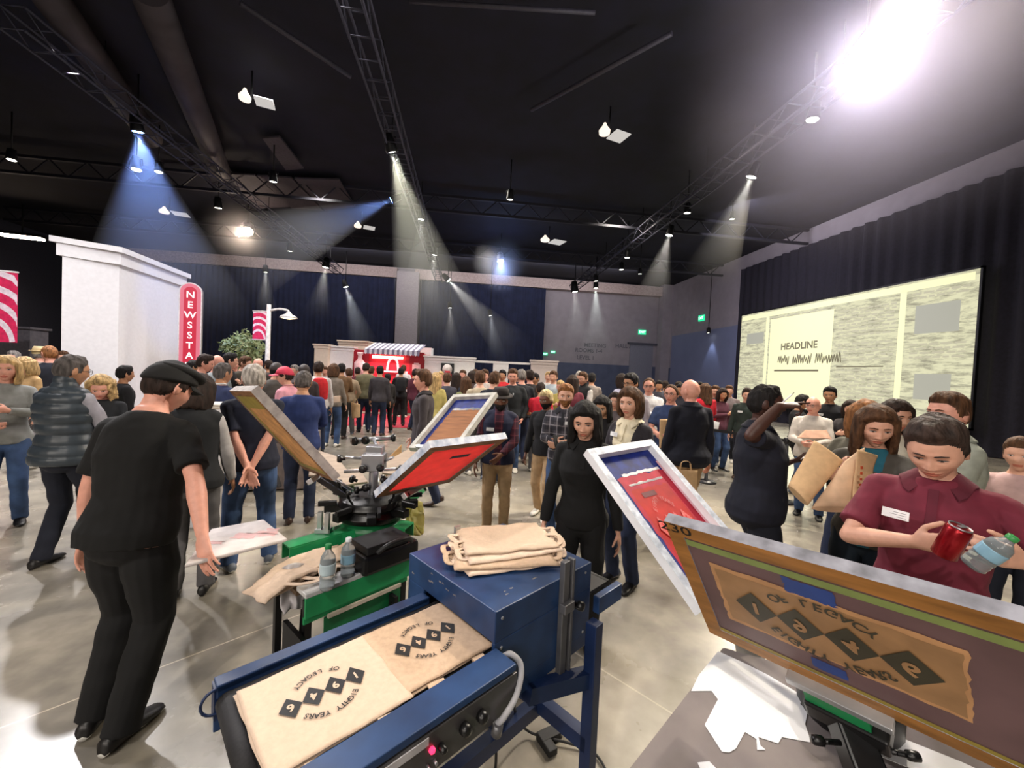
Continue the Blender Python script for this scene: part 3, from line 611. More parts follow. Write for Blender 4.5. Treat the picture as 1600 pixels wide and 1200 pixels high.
# ================================================================== SILKSCREENS
wf, wfg = M('white_taped_frame', (222, 226, 236), rough=.5, var=.12, scale=25, tint=(150, 164, 190)), M('worn_wood_frame', (150, 104, 66), rough=.6, var=.3, scale=10, stretch=(1, 6, 1))
def silkscreen(Cn, u, v, w, l, label, side, face, meshm, th=.038, bw=.038, under=True, name='silkscreen', group='screen-printing frames on the presses', zmesh=None):
    """local x=u, y=v, z=normal of the face seen; body extends behind it"""
    u = Vector(u).normalized(); v = (Vector(v)-u*Vector(v).dot(u)).normalized(); n = u.cross(v)
    e = empty(name, Cn, 0, label, 'silkscreen', group); e.matrix_world = basis(Cn, u, v, n)
    bm = NB(); O = [(-w/2, -l/2), (w/2, -l/2), (w/2, l/2), (-w/2, l/2)]; I = [(-w/2+bw, -l/2+bw), (w/2-bw, -l/2+bw), (w/2-bw, l/2-bw), (-w/2+bw, l/2-bw)]
    for z, s in ((0, 1), (-th, -1)):
        A = [bm.verts.new((x, y, z)) for x, y in O]; B = [bm.verts.new((x, y, z)) for x, y in I]
        for i in range(4):
            f = (A[i], A[(i+1) % 4], B[(i+1) % 4], B[i]); bm.faces.new(f if s > 0 else f[::-1]).material_index = 1 if s > 0 else 0
    for P, s in ((O, 1), (I, -1)):
        A = [bm.verts.new((x, y, 0)) for x, y in P]; B = [bm.verts.new((x, y, -th)) for x, y in P]
        for i in range(4):
            f = (B[i], B[(i+1) % 4], A[(i+1) % 4], A[i]); bm.faces.new(f if s > 0 else f[::-1]).material_index = 0
    link('frame', bm, [side, face], e)
    zm = -.003 if under else -th+.004
    bm = NB(); a_, b_ = w/2-bw+.002, l/2-bw+.002; bm.faces.new([bm.verts.new(q) for q in ((-a_, -b_, zm), (a_, -b_, zm), (a_, b_, zm), (-a_, b_, zm))]); link('mesh_fabric', bm, meshm, e)
    return e, zm+.0006
def patches(e, name, z, items, mats, lift=.0004):
    bm = NB()
    for k, (pts, mi) in enumerate(items):
        bm.faces.new([bm.verts.new((x, y, z+lift*(k+1))) for x, y in pts]).material_index = mi
    return link(name, bm, mats, e)
def R4(x0, y0, x1, y1): return [(x0, y0), (x1, y0), (x1, y1), (x0, y1)]
def torn(x0, y0, x1, y1, seed, amp=.006, n=14):
    rr = random.Random(seed); P = []
    for (a, b) in (((x0, y0), (x1, y0)), ((x1, y0), (x1, y1)), ((x1, y1), (x0, y1)), ((x0, y1), (x0, y0))):
        for i in range(n): t = i/n; P.append((a[0]+(b[0]-a[0])*t+rr.uniform(-amp, amp), a[1]+(b[1]-a[1])*t+rr.uniform(-amp, amp)))
    return P
ink_red = M('red_ink', (224, 54, 50), rough=.6, var=.1); ink_pink = M('pink_red_ink', (224, 50, 78), rough=.6, var=.12); ink_blue = M('deep_blue_emulsion', (20, 42, 130), rough=.65, var=.25, scale=20)
tan = M('tan_stencil', (168, 122, 76), rough=.55, var=.22, scale=14); tape_y = M('yellow_tape', (164, 146, 62), rough=.5)
for m_, f_ in ((ink_red, .38), (ink_pink, .3), (tan, .3)): translucent(m_, f_)
# C : white edged frame with red mesh, underside towards the viewer
C_ctr = (-.117, 2.199, 1.239)
e, z = silkscreen(C_ctr, (.765, .644, -.003), (.524, -.619, .585), .51, .61, 'raised silkscreen showing bright red mesh in brown wood with white taped edges', wf, wfg, ink_red, bw=.052)
patches(e, 'tape', z, [(R4(-.217, -.267, -.2, .267), 0), (R4(.2, -.267, .217, .267), 0), (R4(-.217, .25, .217, .267), 0), (R4(-.217, -.267, .217, -.24), 2), (R4(-.03, .12, .1, .155), 1)], [tape_y, M('navy_ink', (30, 26, 60)), wfg])
# B : blue inside with a tan printed field, well side towards the viewer
e, z = silkscreen((-.085, 3.076, 1.407), (.783, -.613, .109), (.454, .682, .574), .45, .66, 'raised silkscreen, pale weathered frame, blue and tan inside, behind the red one', M('weathered_frame', (196, 194, 186), rough=.7, var=.15, scale=18), M('weathered_frame'), ink_blue, under=False)
patches(e, 'print_field', z, [(torn(-.14, -.28, .17, .16, 2), 0), (torn(-.14, .15, .17, .175, 3, .008), 1)], [M('tan_wood_field', (156, 100, 56), rough=.75, var=.2, scale=20, stretch=(.3, 4, 1)), M('black_ink', (18, 16, 20), rough=.3)])
# A : seen nearly edge-on at the left
e, z = silkscreen((-1.04, 2.382, 1.364), (.627, -.776, .061), (-.516, -.356, .779), .5, .65, 'raised silkscreen seen almost edge-on, grey frame, before the navy polo', M('grey_worn_frame', (176, 168, 164), rough=.7, var=.2, scale=20), wfg, tan, th=.045)
patches(e, 'tape', z, [(R4(-.21, .2, .21, .287), 0), (R4(-.21, -.287, -.15, .2), 0), (R4(-.21, -.287, .21, -.25), 0)], [tape_y])
# D : second press, white frame, red and blue inside
e, z = silkscreen((.893, 1.593, 1.236), (.886, .461, .045), (-.385, .677, .627), .46, .72, 'raised silkscreen with white frame, red ink and blue border inside, before the woman in black', M('white_frame_paint', (232, 234, 240), rough=.5, var=.06), M('white_frame_smeared', (214, 220, 232), rough=.5, var=.15, scale=30, tint=(150, 160, 180)), ink_blue, under=False)
patches(e, 'ink_layer', z, [(torn(-.14, -.322, .2, .2, 5), 1), (torn(-.12, -.322, .13, .13, 6), 0), (torn(-.1, .205, .16, .218, 7, .004), 2), (torn(-.1, .155, .13, .163, 8, .004), 2), (R4(.175, -.322, .19, .25), 3), (R4(-.07, .085, .02, .11), 4)],
        [ink_red, ink_pink, M('white_smear', (230, 220, 226), rough=.4), M('pale_pink_smear', (226, 170, 184)), M('dark_stamp', (110, 30, 40))])
bm = NB(); artwork(bm, T(.0, -.06, z+.003) @ RZ(.0) @ Matrix.Diagonal((1, 1.6, 1, 1)), .22, 0, 1); link('stencil_print', bm, [M('pale_red_print', (226, 104, 100), rough=.4), ink_red], e)
# E : foreground
e, z = silkscreen((.801, .763, 1.242), (.534, -.844, .056), (-.498, -.26, .827), .62, .46, 'large foreground silkscreen, orange wood frame with upside-down 1946 diamonds', M('worn_grey_tape', (150, 150, 160), rough=.6, var=.25, scale=22, stretch=(1, 1, 1)), M('orange_wood', (172, 118, 58), rough=.5, var=.22, scale=6, stretch=(1, 5, 1)), M('purple_brown_emulsion', (104, 80, 82), rough=.4, var=.15, scale=6), th=.03, bw=.042, group=None)
W2, L2_ = .31-.042, .23-.042
patches(e, 'tape', z, [(R4(-W2, L2_-.03, W2, L2_-.008), 0), (R4(-W2, -L2_, W2, -L2_+.014), 1), (torn(-.225, -.105, .205, .115, 4, .003), 2), (torn(-.215, -.095, .2, .1, 9, .003), 3),
      (torn(-.06, .108, .03, .155, 12, .003), 4), (torn(-.045, -.155, .02, -.118, 13, .002), 4)],
      [M('green_tape', (142, 160, 92), rough=.5), tape_y, M('light_tan_edge', (208, 158, 112)), M('tan_field', (172, 132, 92), rough=.5, var=.14, scale=10), M('blue_tape', (44, 74, 150), rough=.5)])
bm = NB(); artwork(bm, T(-.005, .0, z+.0036), .36, 0, 1, flip=True, ry=.70); link('stencil_print', bm, [M('dark_stencil_ink', (66, 62, 48), rough=.5), M('tan_field')], e)
bm = NB(); text(bm, '230', T(-.285, .212, .0006), .042, 0, .01, 1.4); link('pen_marking', bm, M('black_pen', (24, 18, 14)), e)
for k_, f_ in (('purple_brown_emulsion', .15),): translucent(MATS[k_], f_)
# ================================================================== PRESS
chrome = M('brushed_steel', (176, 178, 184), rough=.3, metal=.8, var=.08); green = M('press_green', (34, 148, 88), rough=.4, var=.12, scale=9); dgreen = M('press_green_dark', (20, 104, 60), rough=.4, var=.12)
blackp = M('black_plastic', (16, 16, 18), rough=.35, var=.2); alu = M('aluminium', (196, 198, 202), rough=.35, metal=.7)
def knob(bm, p, d, r=.02, mi=0):
    m, _ = frame_to(p, Vector(p)+Vector(d)); lathe(bm, [(r*.4, -.02), (r*.4, 0), (r*.95, .002), (r, .012), (r*.9, .024), (r*.3, .027)], m, 12, mi)
HB = PZ(582, 797, .90); HB.z = 0
pr1 = empty('screen_press', HB, 0, 'green and black manual screen-printing press with steel post, left of the blue dryer', 'printing press')
def P1(v): return Vector(v)-HB
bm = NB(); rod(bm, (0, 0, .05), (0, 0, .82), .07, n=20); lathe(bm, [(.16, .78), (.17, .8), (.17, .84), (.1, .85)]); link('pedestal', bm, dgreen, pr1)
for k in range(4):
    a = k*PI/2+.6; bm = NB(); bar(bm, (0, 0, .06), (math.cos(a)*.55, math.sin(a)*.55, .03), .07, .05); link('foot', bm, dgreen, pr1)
bm = NB(); lathe(bm, [(.1, .86), (.19, .87), (.2, .9), (.17, .93), (.2, .95), (.18, .985), (.09, 1.0)], n=24)
for k in range(8):
    a = k*PI/4+.2; d = Vector((math.cos(a), math.sin(a), 0)); bar(bm, d*.1+Vector((0, 0, .93)), d*.27+Vector((0, 0, .93)), .05, .045); bar(bm, d*.2+Vector((-d.y*.04, d.x*.04, .97)), d*.3+Vector((-d.y*.04, d.x*.04, .97)), .02, .03)
link('hub', bm, blackp, pr1, bevel=.004)
for k in range(5):
    a = k*1.25+.5; d = Vector((math.cos(a), math.sin(a), 0)); bm = NB(); tube(bm, [d*.16+Vector((0, 0, .97)), d*.2+Vector((0, 0, 1.02)), d*.21+Vector((0, 0, 1.06))], .006, 6); knob(bm, d*.21+Vector((0, 0, 1.05)), (0, 0, 1), .016); link('adjuster', bm, blackp, pr1)
bm = NB(); rod(bm, (0, 0, .99), (0, 0, 1.25), .028, n=16); box(bm, (0, 0, 1.2), (.13, .1, .1)); box(bm, (0, .02, 1.27), (.1, .08, .05)); link('post', bm, chrome, pr1, bevel=.004)
bm = NB(); rod(bm, (-.17, -.02, 1.14), (.16, .04, 1.15), .01); rod(bm, (-.16, -.04, 1.23), (-.05, 0, 1.22), .009); rod(bm, (.05, 0, 1.2), (.12, -.05, 1.24), .009); rod(bm, (.03, 0, 1.0), (.0, .1, 1.12), .009); rod(bm, (.08, 0, .98), (.05, 0, 1.12), .008); link('cross_rod', bm, chrome, pr1)
for p, d in (((-.045, -.06, 1.17), (-.3, -1, 0)), ((.05, -.06, 1.18), (.2, -1, 0)), ((-.18, -.03, 1.22), (-1, 0, 0)), ((-.03, -.03, 1.05), (-.4, -1, 0)), ((.03, -.05, 1.02), (.4, -1, .2)), ((.06, .0, 1.09), (.4, -1, .2)), ((-.08, -.02, 1.03), (-1, -.4, 0)), ((.14, .04, 1.15), (1, 0, 0)), ((-.12, .02, 1.08), (-1, .2, .3))):
    bm = NB(); knob(bm, p, d, .024); link('knob', bm, blackp, pr1)
# floating-looking top bar = micro bar of the rear head, carried by an upright
bm = NB(); a = PD(556, 689, 2.72); b = PD(612, 684, 2.72); rod(bm, P1(a), P1(b), .017); m_ = P1((a+b)/2); rod(bm, m_, Vector((.02, .02, 1.26)), .011); box(bm, P1(a), (.05, .04, .035)); link('micro_bar', bm, chrome, pr1)
for p in (a, b, a*.7+b*.3):
    bm = NB(); knob(bm, P1(p)+Vector((0, 0, 0)), (1, .15, 0) if p is b else (-.3, -1, 0), .03); link('knob', bm, blackp, pr1)
def head_arm(Cn, v, l, name='screen_arm', par=None, base=None, z0=.97, org=None):
    """clamp and arm from the hub to the lower edge of a screen"""
    v = Vector(v).normalized(); e0 = Vector(Cn)-v*(l/2); par = par or pr1; org = org if org is not None else HB
    q = e0-org; d = Vector((q.x, q.y, 0)).normalized(); b0 = d*.12+Vector((0, 0, z0))
    side = Vector((-d.y, d.x, 0)); bm = NB()
    for s in (-1, 1): bar(bm, b0+side*.035*s, q-v*.01+side*.03*s, .014, .03)
    link(name, bm, blackp, par)
    bm = NB(); n = side.cross(v); bar(bm, q-side*.13, q+side*.13, .035, .03, up=v); link('clamp', bm, alu, par, bevel=.003)
    for s in (-1, 1):
        bm = NB(); knob(bm, q+side*.1*s+n*.02, n if n.z > 0 else -n, .018); link('knob', bm, blackp, par)
    bm = NB(); rod(bm, b0+Vector((0, 0, .05)), q+v*.02-Vector((0, 0, -.04)), .007); link('spring', bm, chrome, par)
head_arm(C_ctr, (.524, -.619, .585), .62); head_arm((-.085, 3.076, 1.407), (.454, .682, .574), .68); head_arm((-1.04, 2.382, 1.364), (-.516, -.356, .779), .67)
# green pallet arms
def pallet_arm(tip, w=.11, z=.83, slots=True):
    t = Vector(tip)-HB; t.z = 0; d = t.normalized(); sd = Vector((-d.y, d.x, 0)); L = t.length; bm = NB()
    pts = [(.1, -w*.75), (L*.45, -w*.5), (L, -w*.4), (L, w*.4), (L*.45, w*.5), (.1, w*.75)]
    Mx = basis((0, 0, z), d, sd, (0, 0, 1)); prism(bm, pts, 0, .008, Mx)
    for s in (-1, 1):
        prism(bm, [(.1, s*w*.75-.004), (L*.45, s*w*.5-.004), (L, s*w*.4-.004), (L, s*w*.4+.004), (L*.45, s*w*.5+.004), (.1, s*w*.75+.004)], -.075, 0, Mx)
    link('pallet_arm', bm, green, pr1)
pallet_arm(PZ(447, 845, .86)); pallet_arm(PZ(640, 815, .86), .14); pallet_arm(PZ(530, 740, .86)); pallet_arm(PZ(610, 760, .86)+Vector((.2, .25, 0)))
bm = NB(); q = P1(PZ(500, 820, .88))
for s in (0, 1): box(bm, (q.x+s*.045, q.y-.02*s, .9), (.022, .03, .11))
box(bm, (q.x+.02, q.y, .85), (.08, .05, .02)); link('arm_bracket', bm, alu, pr1)
# pallets: white one being printed on, two tan ones behind
def pallet(pts, z, m, label, par=None, th=.018):
    P = [PZ(x, y, z) for x, y in pts]; c = sum(P, Vector())/len(P); e = empty('print_pallet', (c.x, c.y, z-th), 0, label, 'print pallet')
    bm = NB(); prism(bm, [(p.x-c.x, p.y-c.y) for p in P][::-1], 0, th); link('board', bm, m, e, bevel=.006); return e, c
e, c = pallet([(288, 882), (330, 826), (412, 811), (449, 841)], .905, M('pallet_white', (216, 208, 206), rough=.5), 'white print pallet with pinkish smears under the hand of the man in black')
rr = random.Random(2); bm = NB()
for k in range(6):
    x, y = rr.uniform(-.12, .1), rr.uniform(-.1, .08); P = torn(x, y, x+rr.uniform(.05, .12), y+rr.uniform(.02, .06), k, .008, 5)
    vs_ = [bm.verts.new((a_, b_, .0184+.0002*k)) for a_, b_ in P]; bm.faces.new(vs_)
link('ink_smears', bm, M('pale_pink_print', (222, 176, 176)), e)
pallet([(482, 742), (487, 700), (525, 712), (546, 738)], .905, M('pallet_tan', (160, 142, 126), rough=.6), 'tan print pallet under the edge-on silkscreen')
pallet([(597, 738), (600, 722), (640, 700), (665, 705), (625, 742)], .905, M('pallet_tan'), 'tan print pallet behind the steel post, beside the red silkscreen')
pallet([(505, 762), (503, 742), (560, 730), (575, 752)], .904, M('pallet_tan'), 'tan print pallet lying between the edge-on silkscreen and the steel post')
# ================================================================== GREEN WORK CART, BAG HEAP, BOTTLES
ca = PZ(478, 930, .78); cbp = PZ(640, 868, .78); cdir = Vector((cbp.x-ca.x, cbp.y-ca.y, 0)); cL = cdir.length; crz = math.atan2(cdir.y, cdir.x)
cart = empty('work_cart', (ca.x, ca.y, 0), crz, 'green steel work cart with grey top ledge, in front of the printing press', 'cart')
bm = NB(); box(bm, (cL/2, .05, .77), (cL, .1, .02)); link('top_ledge', bm, M('cart_ledge', (196, 196, 196), rough=.45), cart, bevel=.003)
bm = NB(); box(bm, (cL/2, .24, .745), (cL, .28, .02)); link('tray', bm, M('brown_board', (122, 100, 80)), cart)
bm = NB(); box(bm, (cL/2, .006, .715), (cL, .012, .09)); box(bm, (cL/2, .02, .655), (cL, .012, .03)); link('front_panel', bm, green, cart)
bm = NB(); box(bm, (cL*.55, .004, .64), (cL*.72, .012, .018)); link('name_strip', bm, M('label_strip', (186, 176, 160)), cart)
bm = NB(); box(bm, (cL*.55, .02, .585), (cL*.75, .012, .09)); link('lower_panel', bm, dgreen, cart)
for x in (.02, cL-.02):
    for y in (.03, .36):
        bm = NB(); box(bm, (x, y, .37), (.03, .03, .74)); link('leg', bm, blackp, cart)
for sx in (-.06, cL-.14):
    bm = NB(); box(bm, (sx+.04, -.02+.08, .36), (.02, .2, .5))
    for i in range(7): bar(bm, (sx+.03, -.02, .14+i*.07), (sx+.13, .2, .17+i*.07), .012, .035)
    box(bm, (sx+.08, .08, .12), (.12, .22, .02)); link('ribbed_rack', bm, blackp, cart)
bm = NB(); box(bm, (cL/2, .2, .2), (cL, .3, .02)); link('lower_shelf', bm, blackp, cart)
bp_ = PZ(600, 850, .86); bx = empty('tool_case', (bp_.x, bp_.y, .756), crz, 'black plastic tool case lying on the green cart', 'case')
bm = NB(); box(bm, (0, 0, .06), (.32, .18, .1)); link('case_body', bm, blackp, bx, bevel=.02)
bm = NB(); box(bm, (-.02, 0, .13), (.24, .16, .04)); tube(bm, curve_pts([(-.1, -.1, .12), (-.05, -.13, .16), (.05, -.13, .16), (.1, -.1, .12)], 4), .012); link('handle', bm, M('black_rubber', (26, 26, 28), rough=.6), bx, bevel=.01)
def bottle(p, h, capc, label, r=.033, tint=(196, 216, 224)):
    e = empty('water_bottle', p, 0, label, 'bottle', 'clear water bottles'); pl = M('clear_plastic', (225, 238, 244), rough=.08, var=0, trans=.75, ior=1.25)
    bm = NB(); s = h/.21
    prof = [(r*.8, 0), (r, .01*s)]+[(r*(1 if i % 2 else .95), (.02+.012*i)*s) for i in range(9)]+[(r, .135*s), (r*.9, .155*s), (r*.42, .182*s), (r*.38, .195*s)]
    lathe(bm, prof, n=18); link('bottle_body', bm, pl, e)
    bm = NB(); lathe(bm, [(r*1.01, .075*s), (r*1.02, .08*s), (r*1.02, .12*s), (r*1.01, .125*s)], n=18); link('wrapper', bm, M('wrapper_%d' % tint[0], tint, rough=.3), e)
    bm = NB(); lathe(bm, [(r*.43, .192*s), (r*.44, .194*s), (r*.44, .21*s), (r*.36, .213*s)], n=14); link('cap', bm, M('cap_%d_%d' % capc[:2], capc, rough=.4), e)
    return e
bottle(PZ(511, 920, .782), .20, (30, 130, 70), 'clear water bottle with green cap on the cart ledge, left of the two')
bottle(PZ(543, 899, .782), .18, (230, 235, 240), 'clear water bottle with pale blue band on the cart ledge, right of the two', tint=(150, 196, 222))
# ------- cloth helper: sheets with folds
cot = M('cotton_canvas', (214, 190, 170), rough=.9, var=.05, scale=60, bump=.1); cot2 = M('cotton_canvas_white', (208, 184, 162), rough=.9, var=.04, scale=60, bump=.1); cot3 = M('cotton_canvas_tan', (196, 168, 142), rough=.9, var=.06, scale=60, bump=.1)
def cloth(name, Mx, w, l, m, th=.004, seed=0, amp=.006, fr=9, nx=26, ny=26, edge=.004, parent=None, sag=None):
    """a folded bag: closed soft slab with wrinkles, local plane xy"""
    rr = random.Random(seed); o_ = Vector((seed*3.1, seed*1.7, 0)); bm = NB(); top, bot = [], []
    for j in range(ny+1):
        rt, rb = [], []
        for i in range(nx+1):
            x, y = (i/nx-.5)*w, (j/ny-.5)*l
            ex = noise.noise(Vector((y*14, seed, i/nx*3)))*edge; ey = noise.noise(Vector((x*14, seed+5, j/ny*3)))*edge
            h = noise.noise(Vector((x*fr, y*fr*.6, 0))+o_)*amp+noise.noise(Vector((x*fr*2.6, y*fr*2, 3))+o_)*amp*.4
            h += sag(x, y) if sag else 0; edgef = min(1, min(i, nx-i, j, ny-j)/1.0)
            rt.append(bm.verts.new(Mx @ Vector((x+ex, y+ey, h+th*.5*(.3+.7*edgef))))); rb.append(bm.verts.new(Mx @ Vector((x+ex, y+ey, h-th*.5*(.3+.7*edgef)))))
        top.append(rt); bot.append(rb)
    for j in range(ny):
        for i in range(nx):
            bm.faces.new((top[j][i], top[j][i+1], top[j+1][i+1], top[j+1][i])).smooth = True
            bm.faces.new((bot[j][i], bot[j+1][i], bot[j+1][i+1], bot[j][i+1])).smooth = True
    ring = [(0, i) for i in range(nx)]+[(j, nx) for j in range(ny)]+[(ny, nx-i) for i in range(nx)]+[(ny-j, 0) for j in range(ny)]
    for k in range(len(ring)):
        a, b = ring[k], ring[(k+1) % len(ring)]; bm.faces.new((bot[a[0]][a[1]], bot[b[0]][b[1]], top[b[0]][b[1]], top[a[0]][a[1]])).smooth = True
    return link(name, bm, m, parent)
def strap(parent, P, m, w=.022, th=.003, name='handle'):
    P = curve_pts(P, 7); bm = NB()
    for a, b in zip(P, P[1:]): bar(bm, a, b+(b-a)*.12, w, th)
    return link(name, bm, m, parent)
# heap of cream bags left of the bottles
hp = PZ(480, 880, .80); 
for k, (dx, dy, rz, w, l, lab) in enumerate(((0, 0, .75, .42, .2, 'cream cotton tote bag draped over the green cart, behind the bottles'), (-.03, -.1, .95, .34, .16, 'crumpled cream cotton tote bag hanging off the cart edge, under the draped one'), (.1, .06, .6, .3, .16, 'cream cotton tote bag lying nearest the printing press on the cart'))):
    e = empty('tote_bag', (hp.x+dx, hp.y+dy, .79-.0+.012*k), rz, lab, 'tote bag')
    cloth('bag_body', T(), w, l, cot2 if k != 1 else cot, seed=20+k, amp=.025, fr=7, edge=.02, th=.02, parent=e, sag=lambda x, y: -max(0, -x-.05)**1.3*.6)
    strap(e, [(-.08, -l/2, .01), (-.04, -l/2-.06, .01), (.04, -l/2-.07, .0), (.09, -l/2, .01)], cot)
e = empty('plastic_bag', PZ(468, 915, .72), .6, 'crumpled translucent white plastic wrap hanging at the left end of the cart', 'plastic wrap')
cloth('wrap', RX(1.2), .16, .2, M('white_film', (214, 210, 214), rough=.3, trans=.2), seed=31, amp=.05, fr=14, edge=.02, parent=e)
# pale yellow rag by the green arm
e = empty('yellow_rag', PZ(648, 812, .78), .3, 'pale yellow torn rag hanging at the right end of the green press arm', 'rag')
cloth('rag', RX(1.25), .12, .2, translucent(M('pale_yellow_cloth', (234, 224, 166), rough=.9), .5), seed=33, amp=.03, fr=16, edge=.03, parent=e)
# ================================================================== BLUE CONVEYOR DRYER
DA = math.radians(38); DO = Vector((.125, 1.262, 0))
dr = empty('conveyor_dryer', DO, DA, 'dark blue steel conveyor dryer carrying printed tote bags', 'dryer')
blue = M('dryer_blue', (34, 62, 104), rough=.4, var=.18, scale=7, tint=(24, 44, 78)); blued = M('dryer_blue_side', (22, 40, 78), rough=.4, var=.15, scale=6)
BW, BL = .546, .545
bm = NB(); box(bm, (BL/2, BW/2, .9465), (BL, BW, .107)); box(bm, (BL/2, .0075, .8), (BL, .015, .19)); box(bm, (BL/2, BW-.0075, .8), (BL, .015, .19)); box(bm, (BL/2, BW/2, .68), (BL, BW, .06))
box(bm, (.0075, BW-.06, .8), (.015, .12, .19))
link('heater_housing', bm, blue, dr, bevel=.004)
bm = NB(); rr = random.Random(4)
for i in range(14):
    x, y = rr.uniform(.02, .5), rr.uniform(.02, .5); s = rr.uniform(.004, .012); P = torn(x, y, x+s*2, y+s*.6, i, s*.3, 3); bm.faces.new([bm.verts.new((a_, b_, 1.0004)) for a_, b_ in P])
for i in range(8):
    y, z_ = rr.uniform(.2, .5), rr.uniform(.91, .985); s = rr.uniform(.006, .02); P = torn(y, z_, y+s*1.6, z_+s*.6, i+30, s*.25, 3); bm.faces.new([bm.verts.new((-.0004, a_, b_)) for a_, b_ in P][::-1])
link('paint_chips', bm, M('chipped_paint', (132, 128, 130), rough=.6), dr)
bm = NB()
for x, z_ in ((.03, .97), (.03, .87), (.5, .97), (.5, .72), (.03, .72)): lathe(bm, [(.006, 0), (.006, .003), (.002, .004)], T(x, 0, z_) @ RX(PI/2), 8)
link('screws', bm, chrome, dr)
bm = NB(); box(bm, (.345, -.012, .84), (.035, .024, .46)); box(bm, (.385, -.012, .84), (.014, .03, .46)); link('upright_strut', bm, M('dull_grey_steel', (112, 112, 116), rough=.4, metal=.6), dr, bevel=.003)
bm = NB(); box(bm, (.345, -.03, .9), (.06, .03, .035)); link('strut_clamp', bm, M('dull_grey_steel'), dr, bevel=.003)
bm = NB(); knob(bm, (.40, -.04, .89), (.2, -1, 0), .018); rod(bm, (.39, -.02, .885), (.39, -.06, .885), .006); link('clamp_knob', bm, blackp, dr)
# conveyor bed
bm = NB(); box(bm, (-.30, .19, .858), (.72, .36, .012)); lathe(bm, [(.03, -.18), (.03, .18)], T(-.655, .19, .836) @ RX(PI/2), 16); lathe(bm, [(.03, -.18), (.03, .18)], T(.70, .19, .836) @ RX(PI/2), 16); box(bm, (.62, .19, .858), (.16, .36, .012)); link('belt', bm, M('dark_mesh_belt', (28, 26, 28), rough=.7, var=.3, scale=150), dr)
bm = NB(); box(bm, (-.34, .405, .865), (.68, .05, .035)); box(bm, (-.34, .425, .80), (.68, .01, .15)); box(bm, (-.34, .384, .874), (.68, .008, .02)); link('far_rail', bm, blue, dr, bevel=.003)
bm = NB(); box(bm, (-.33, -.05, .872), (.67, .095, .022)); box(bm, (-.33, -.004, .85), (.67, .008, .04)); link('near_rail', bm, blue, dr, bevel=.003)
bm = NB(); box(bm, (-.30, -.088, .80), (.62, .02, .11)); link('control_panel', bm, M('panel_steel', (92, 90, 92), rough=.35, metal=.5, var=.15), dr, bevel=.003)
bm = NB(); box(bm, (-.45, -.0995, .838), (.28, .003, .02)); link('scale_strip', bm, M('pale_strip', (188, 186, 190), rough=.4), dr)
bm = NB(); lathe(bm, [(.008, 0), (.008, .008), (.004, .012)], T(-.30, -.098, .81) @ RX(PI/2), 12); link('red_indicator', bm, M('red_indicator', (255, 40, 80), emit=3), dr)
for x in (-.275, -.2, -.14):
    bm = NB(); knob(bm, (x, -.1, .81-.004*(x < -.25)), (0, -1, 0), .017 if x > -.25 else .01); link('dial', bm, blackp, dr)
bm = NB()
for x in (-.31, -.29): rod(bm, (x, -.098, .775), (x, -.112, .772), .004)
link('toggle_switch', bm, chrome, dr)
bm = NB(); tube(bm, curve_pts([(.012, -.03, .865), (.03, -.05, .875), (.04, -.085, .85), (.0, -.11, .80), (-.06, -.12, .77), (-.075, -.105, .745)], 8), .0095, 10); link('grey_conduit', bm, M('grey_conduit', (166, 166, 172), rough=.5), dr)
bm = NB(); rod(bm, (-.075, -.11, .75), (-.077, -.105, .715), .016); link('conduit_fitting', bm, M('dull_grey_steel'), dr)
# roller bracket on the infeed end
bm = NB(); box(bm, (-.67, .405, .83), (.03, .04, .09)); tube(bm, [(-.68+.035*math.cos(t), .385, .84+.035*math.sin(t)) for t in np.linspace(0, 2*PI, 18)], .004, 6); link('end_bracket', bm, blued, dr)
# outfeed frame and stand
for y_ in (-.04, .42):
    bm = NB(); box(bm, (.62, y_, .84), (.18, .03, .07)); link('outfeed_rail', bm, blue, dr, bevel=.003)
bm = NB(); box(bm, (.655, .19, .885), (.05, .14, .02)); link('outfeed_guard', bm, blackp, dr)
for x, y in ((.47, -.075), (-.45, .2), (.47, .5)):
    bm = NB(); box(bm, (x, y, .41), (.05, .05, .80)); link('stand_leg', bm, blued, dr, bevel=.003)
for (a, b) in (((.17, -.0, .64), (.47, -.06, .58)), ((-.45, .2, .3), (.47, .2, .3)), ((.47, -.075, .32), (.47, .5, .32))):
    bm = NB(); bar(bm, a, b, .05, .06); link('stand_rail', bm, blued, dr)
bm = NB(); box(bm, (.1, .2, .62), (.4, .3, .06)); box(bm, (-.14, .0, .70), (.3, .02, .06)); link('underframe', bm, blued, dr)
# power cable with plug
cp = [PZ(803, 1085, .55), PZ(806, 1115, .3), PZ(822, 1140, .05), PZ(850, 1152, .03), PZ(885, 1160, .02), PZ(930, 1178, .012), PZ(960, 1230, .012)]
bm = NB(); tube(bm, curve_pts(cp, 8), .006, 8); o = tag(link('power_cable', bm, M('black_rubber')), 'black power cable hanging from the dryer onto the floor', 'cable')
e = empty('cable_plug', PZ(857, 1150, .02), .4, 'black plug and socket coupling on the cable on the floor', 'plug'); bm = NB(); box(bm, (0, 0, .0), (.11, .06, .04)); box(bm, (-.03, -.05, .0), (.05, .07, .035)); link('socket', bm, M('black_rubber'), e, bevel=.006)
bm = NB(); rod(bm, (.05, 0, .01), (.09, 0, .01), .018); link('plug_end', bm, M('dull_grey_steel'), e)
bm = NB(); tube(bm, curve_pts([DO+Vector((-.1, -.1, .7)), PZ(765, 1120, .4), PZ(775, 1170, .25), PZ(772, 1230, .02)], 8), .006, 8); tag(link('power_cable', bm, M('black_rubber')), 'thin black cable dropping below the dryer control panel', 'cable')
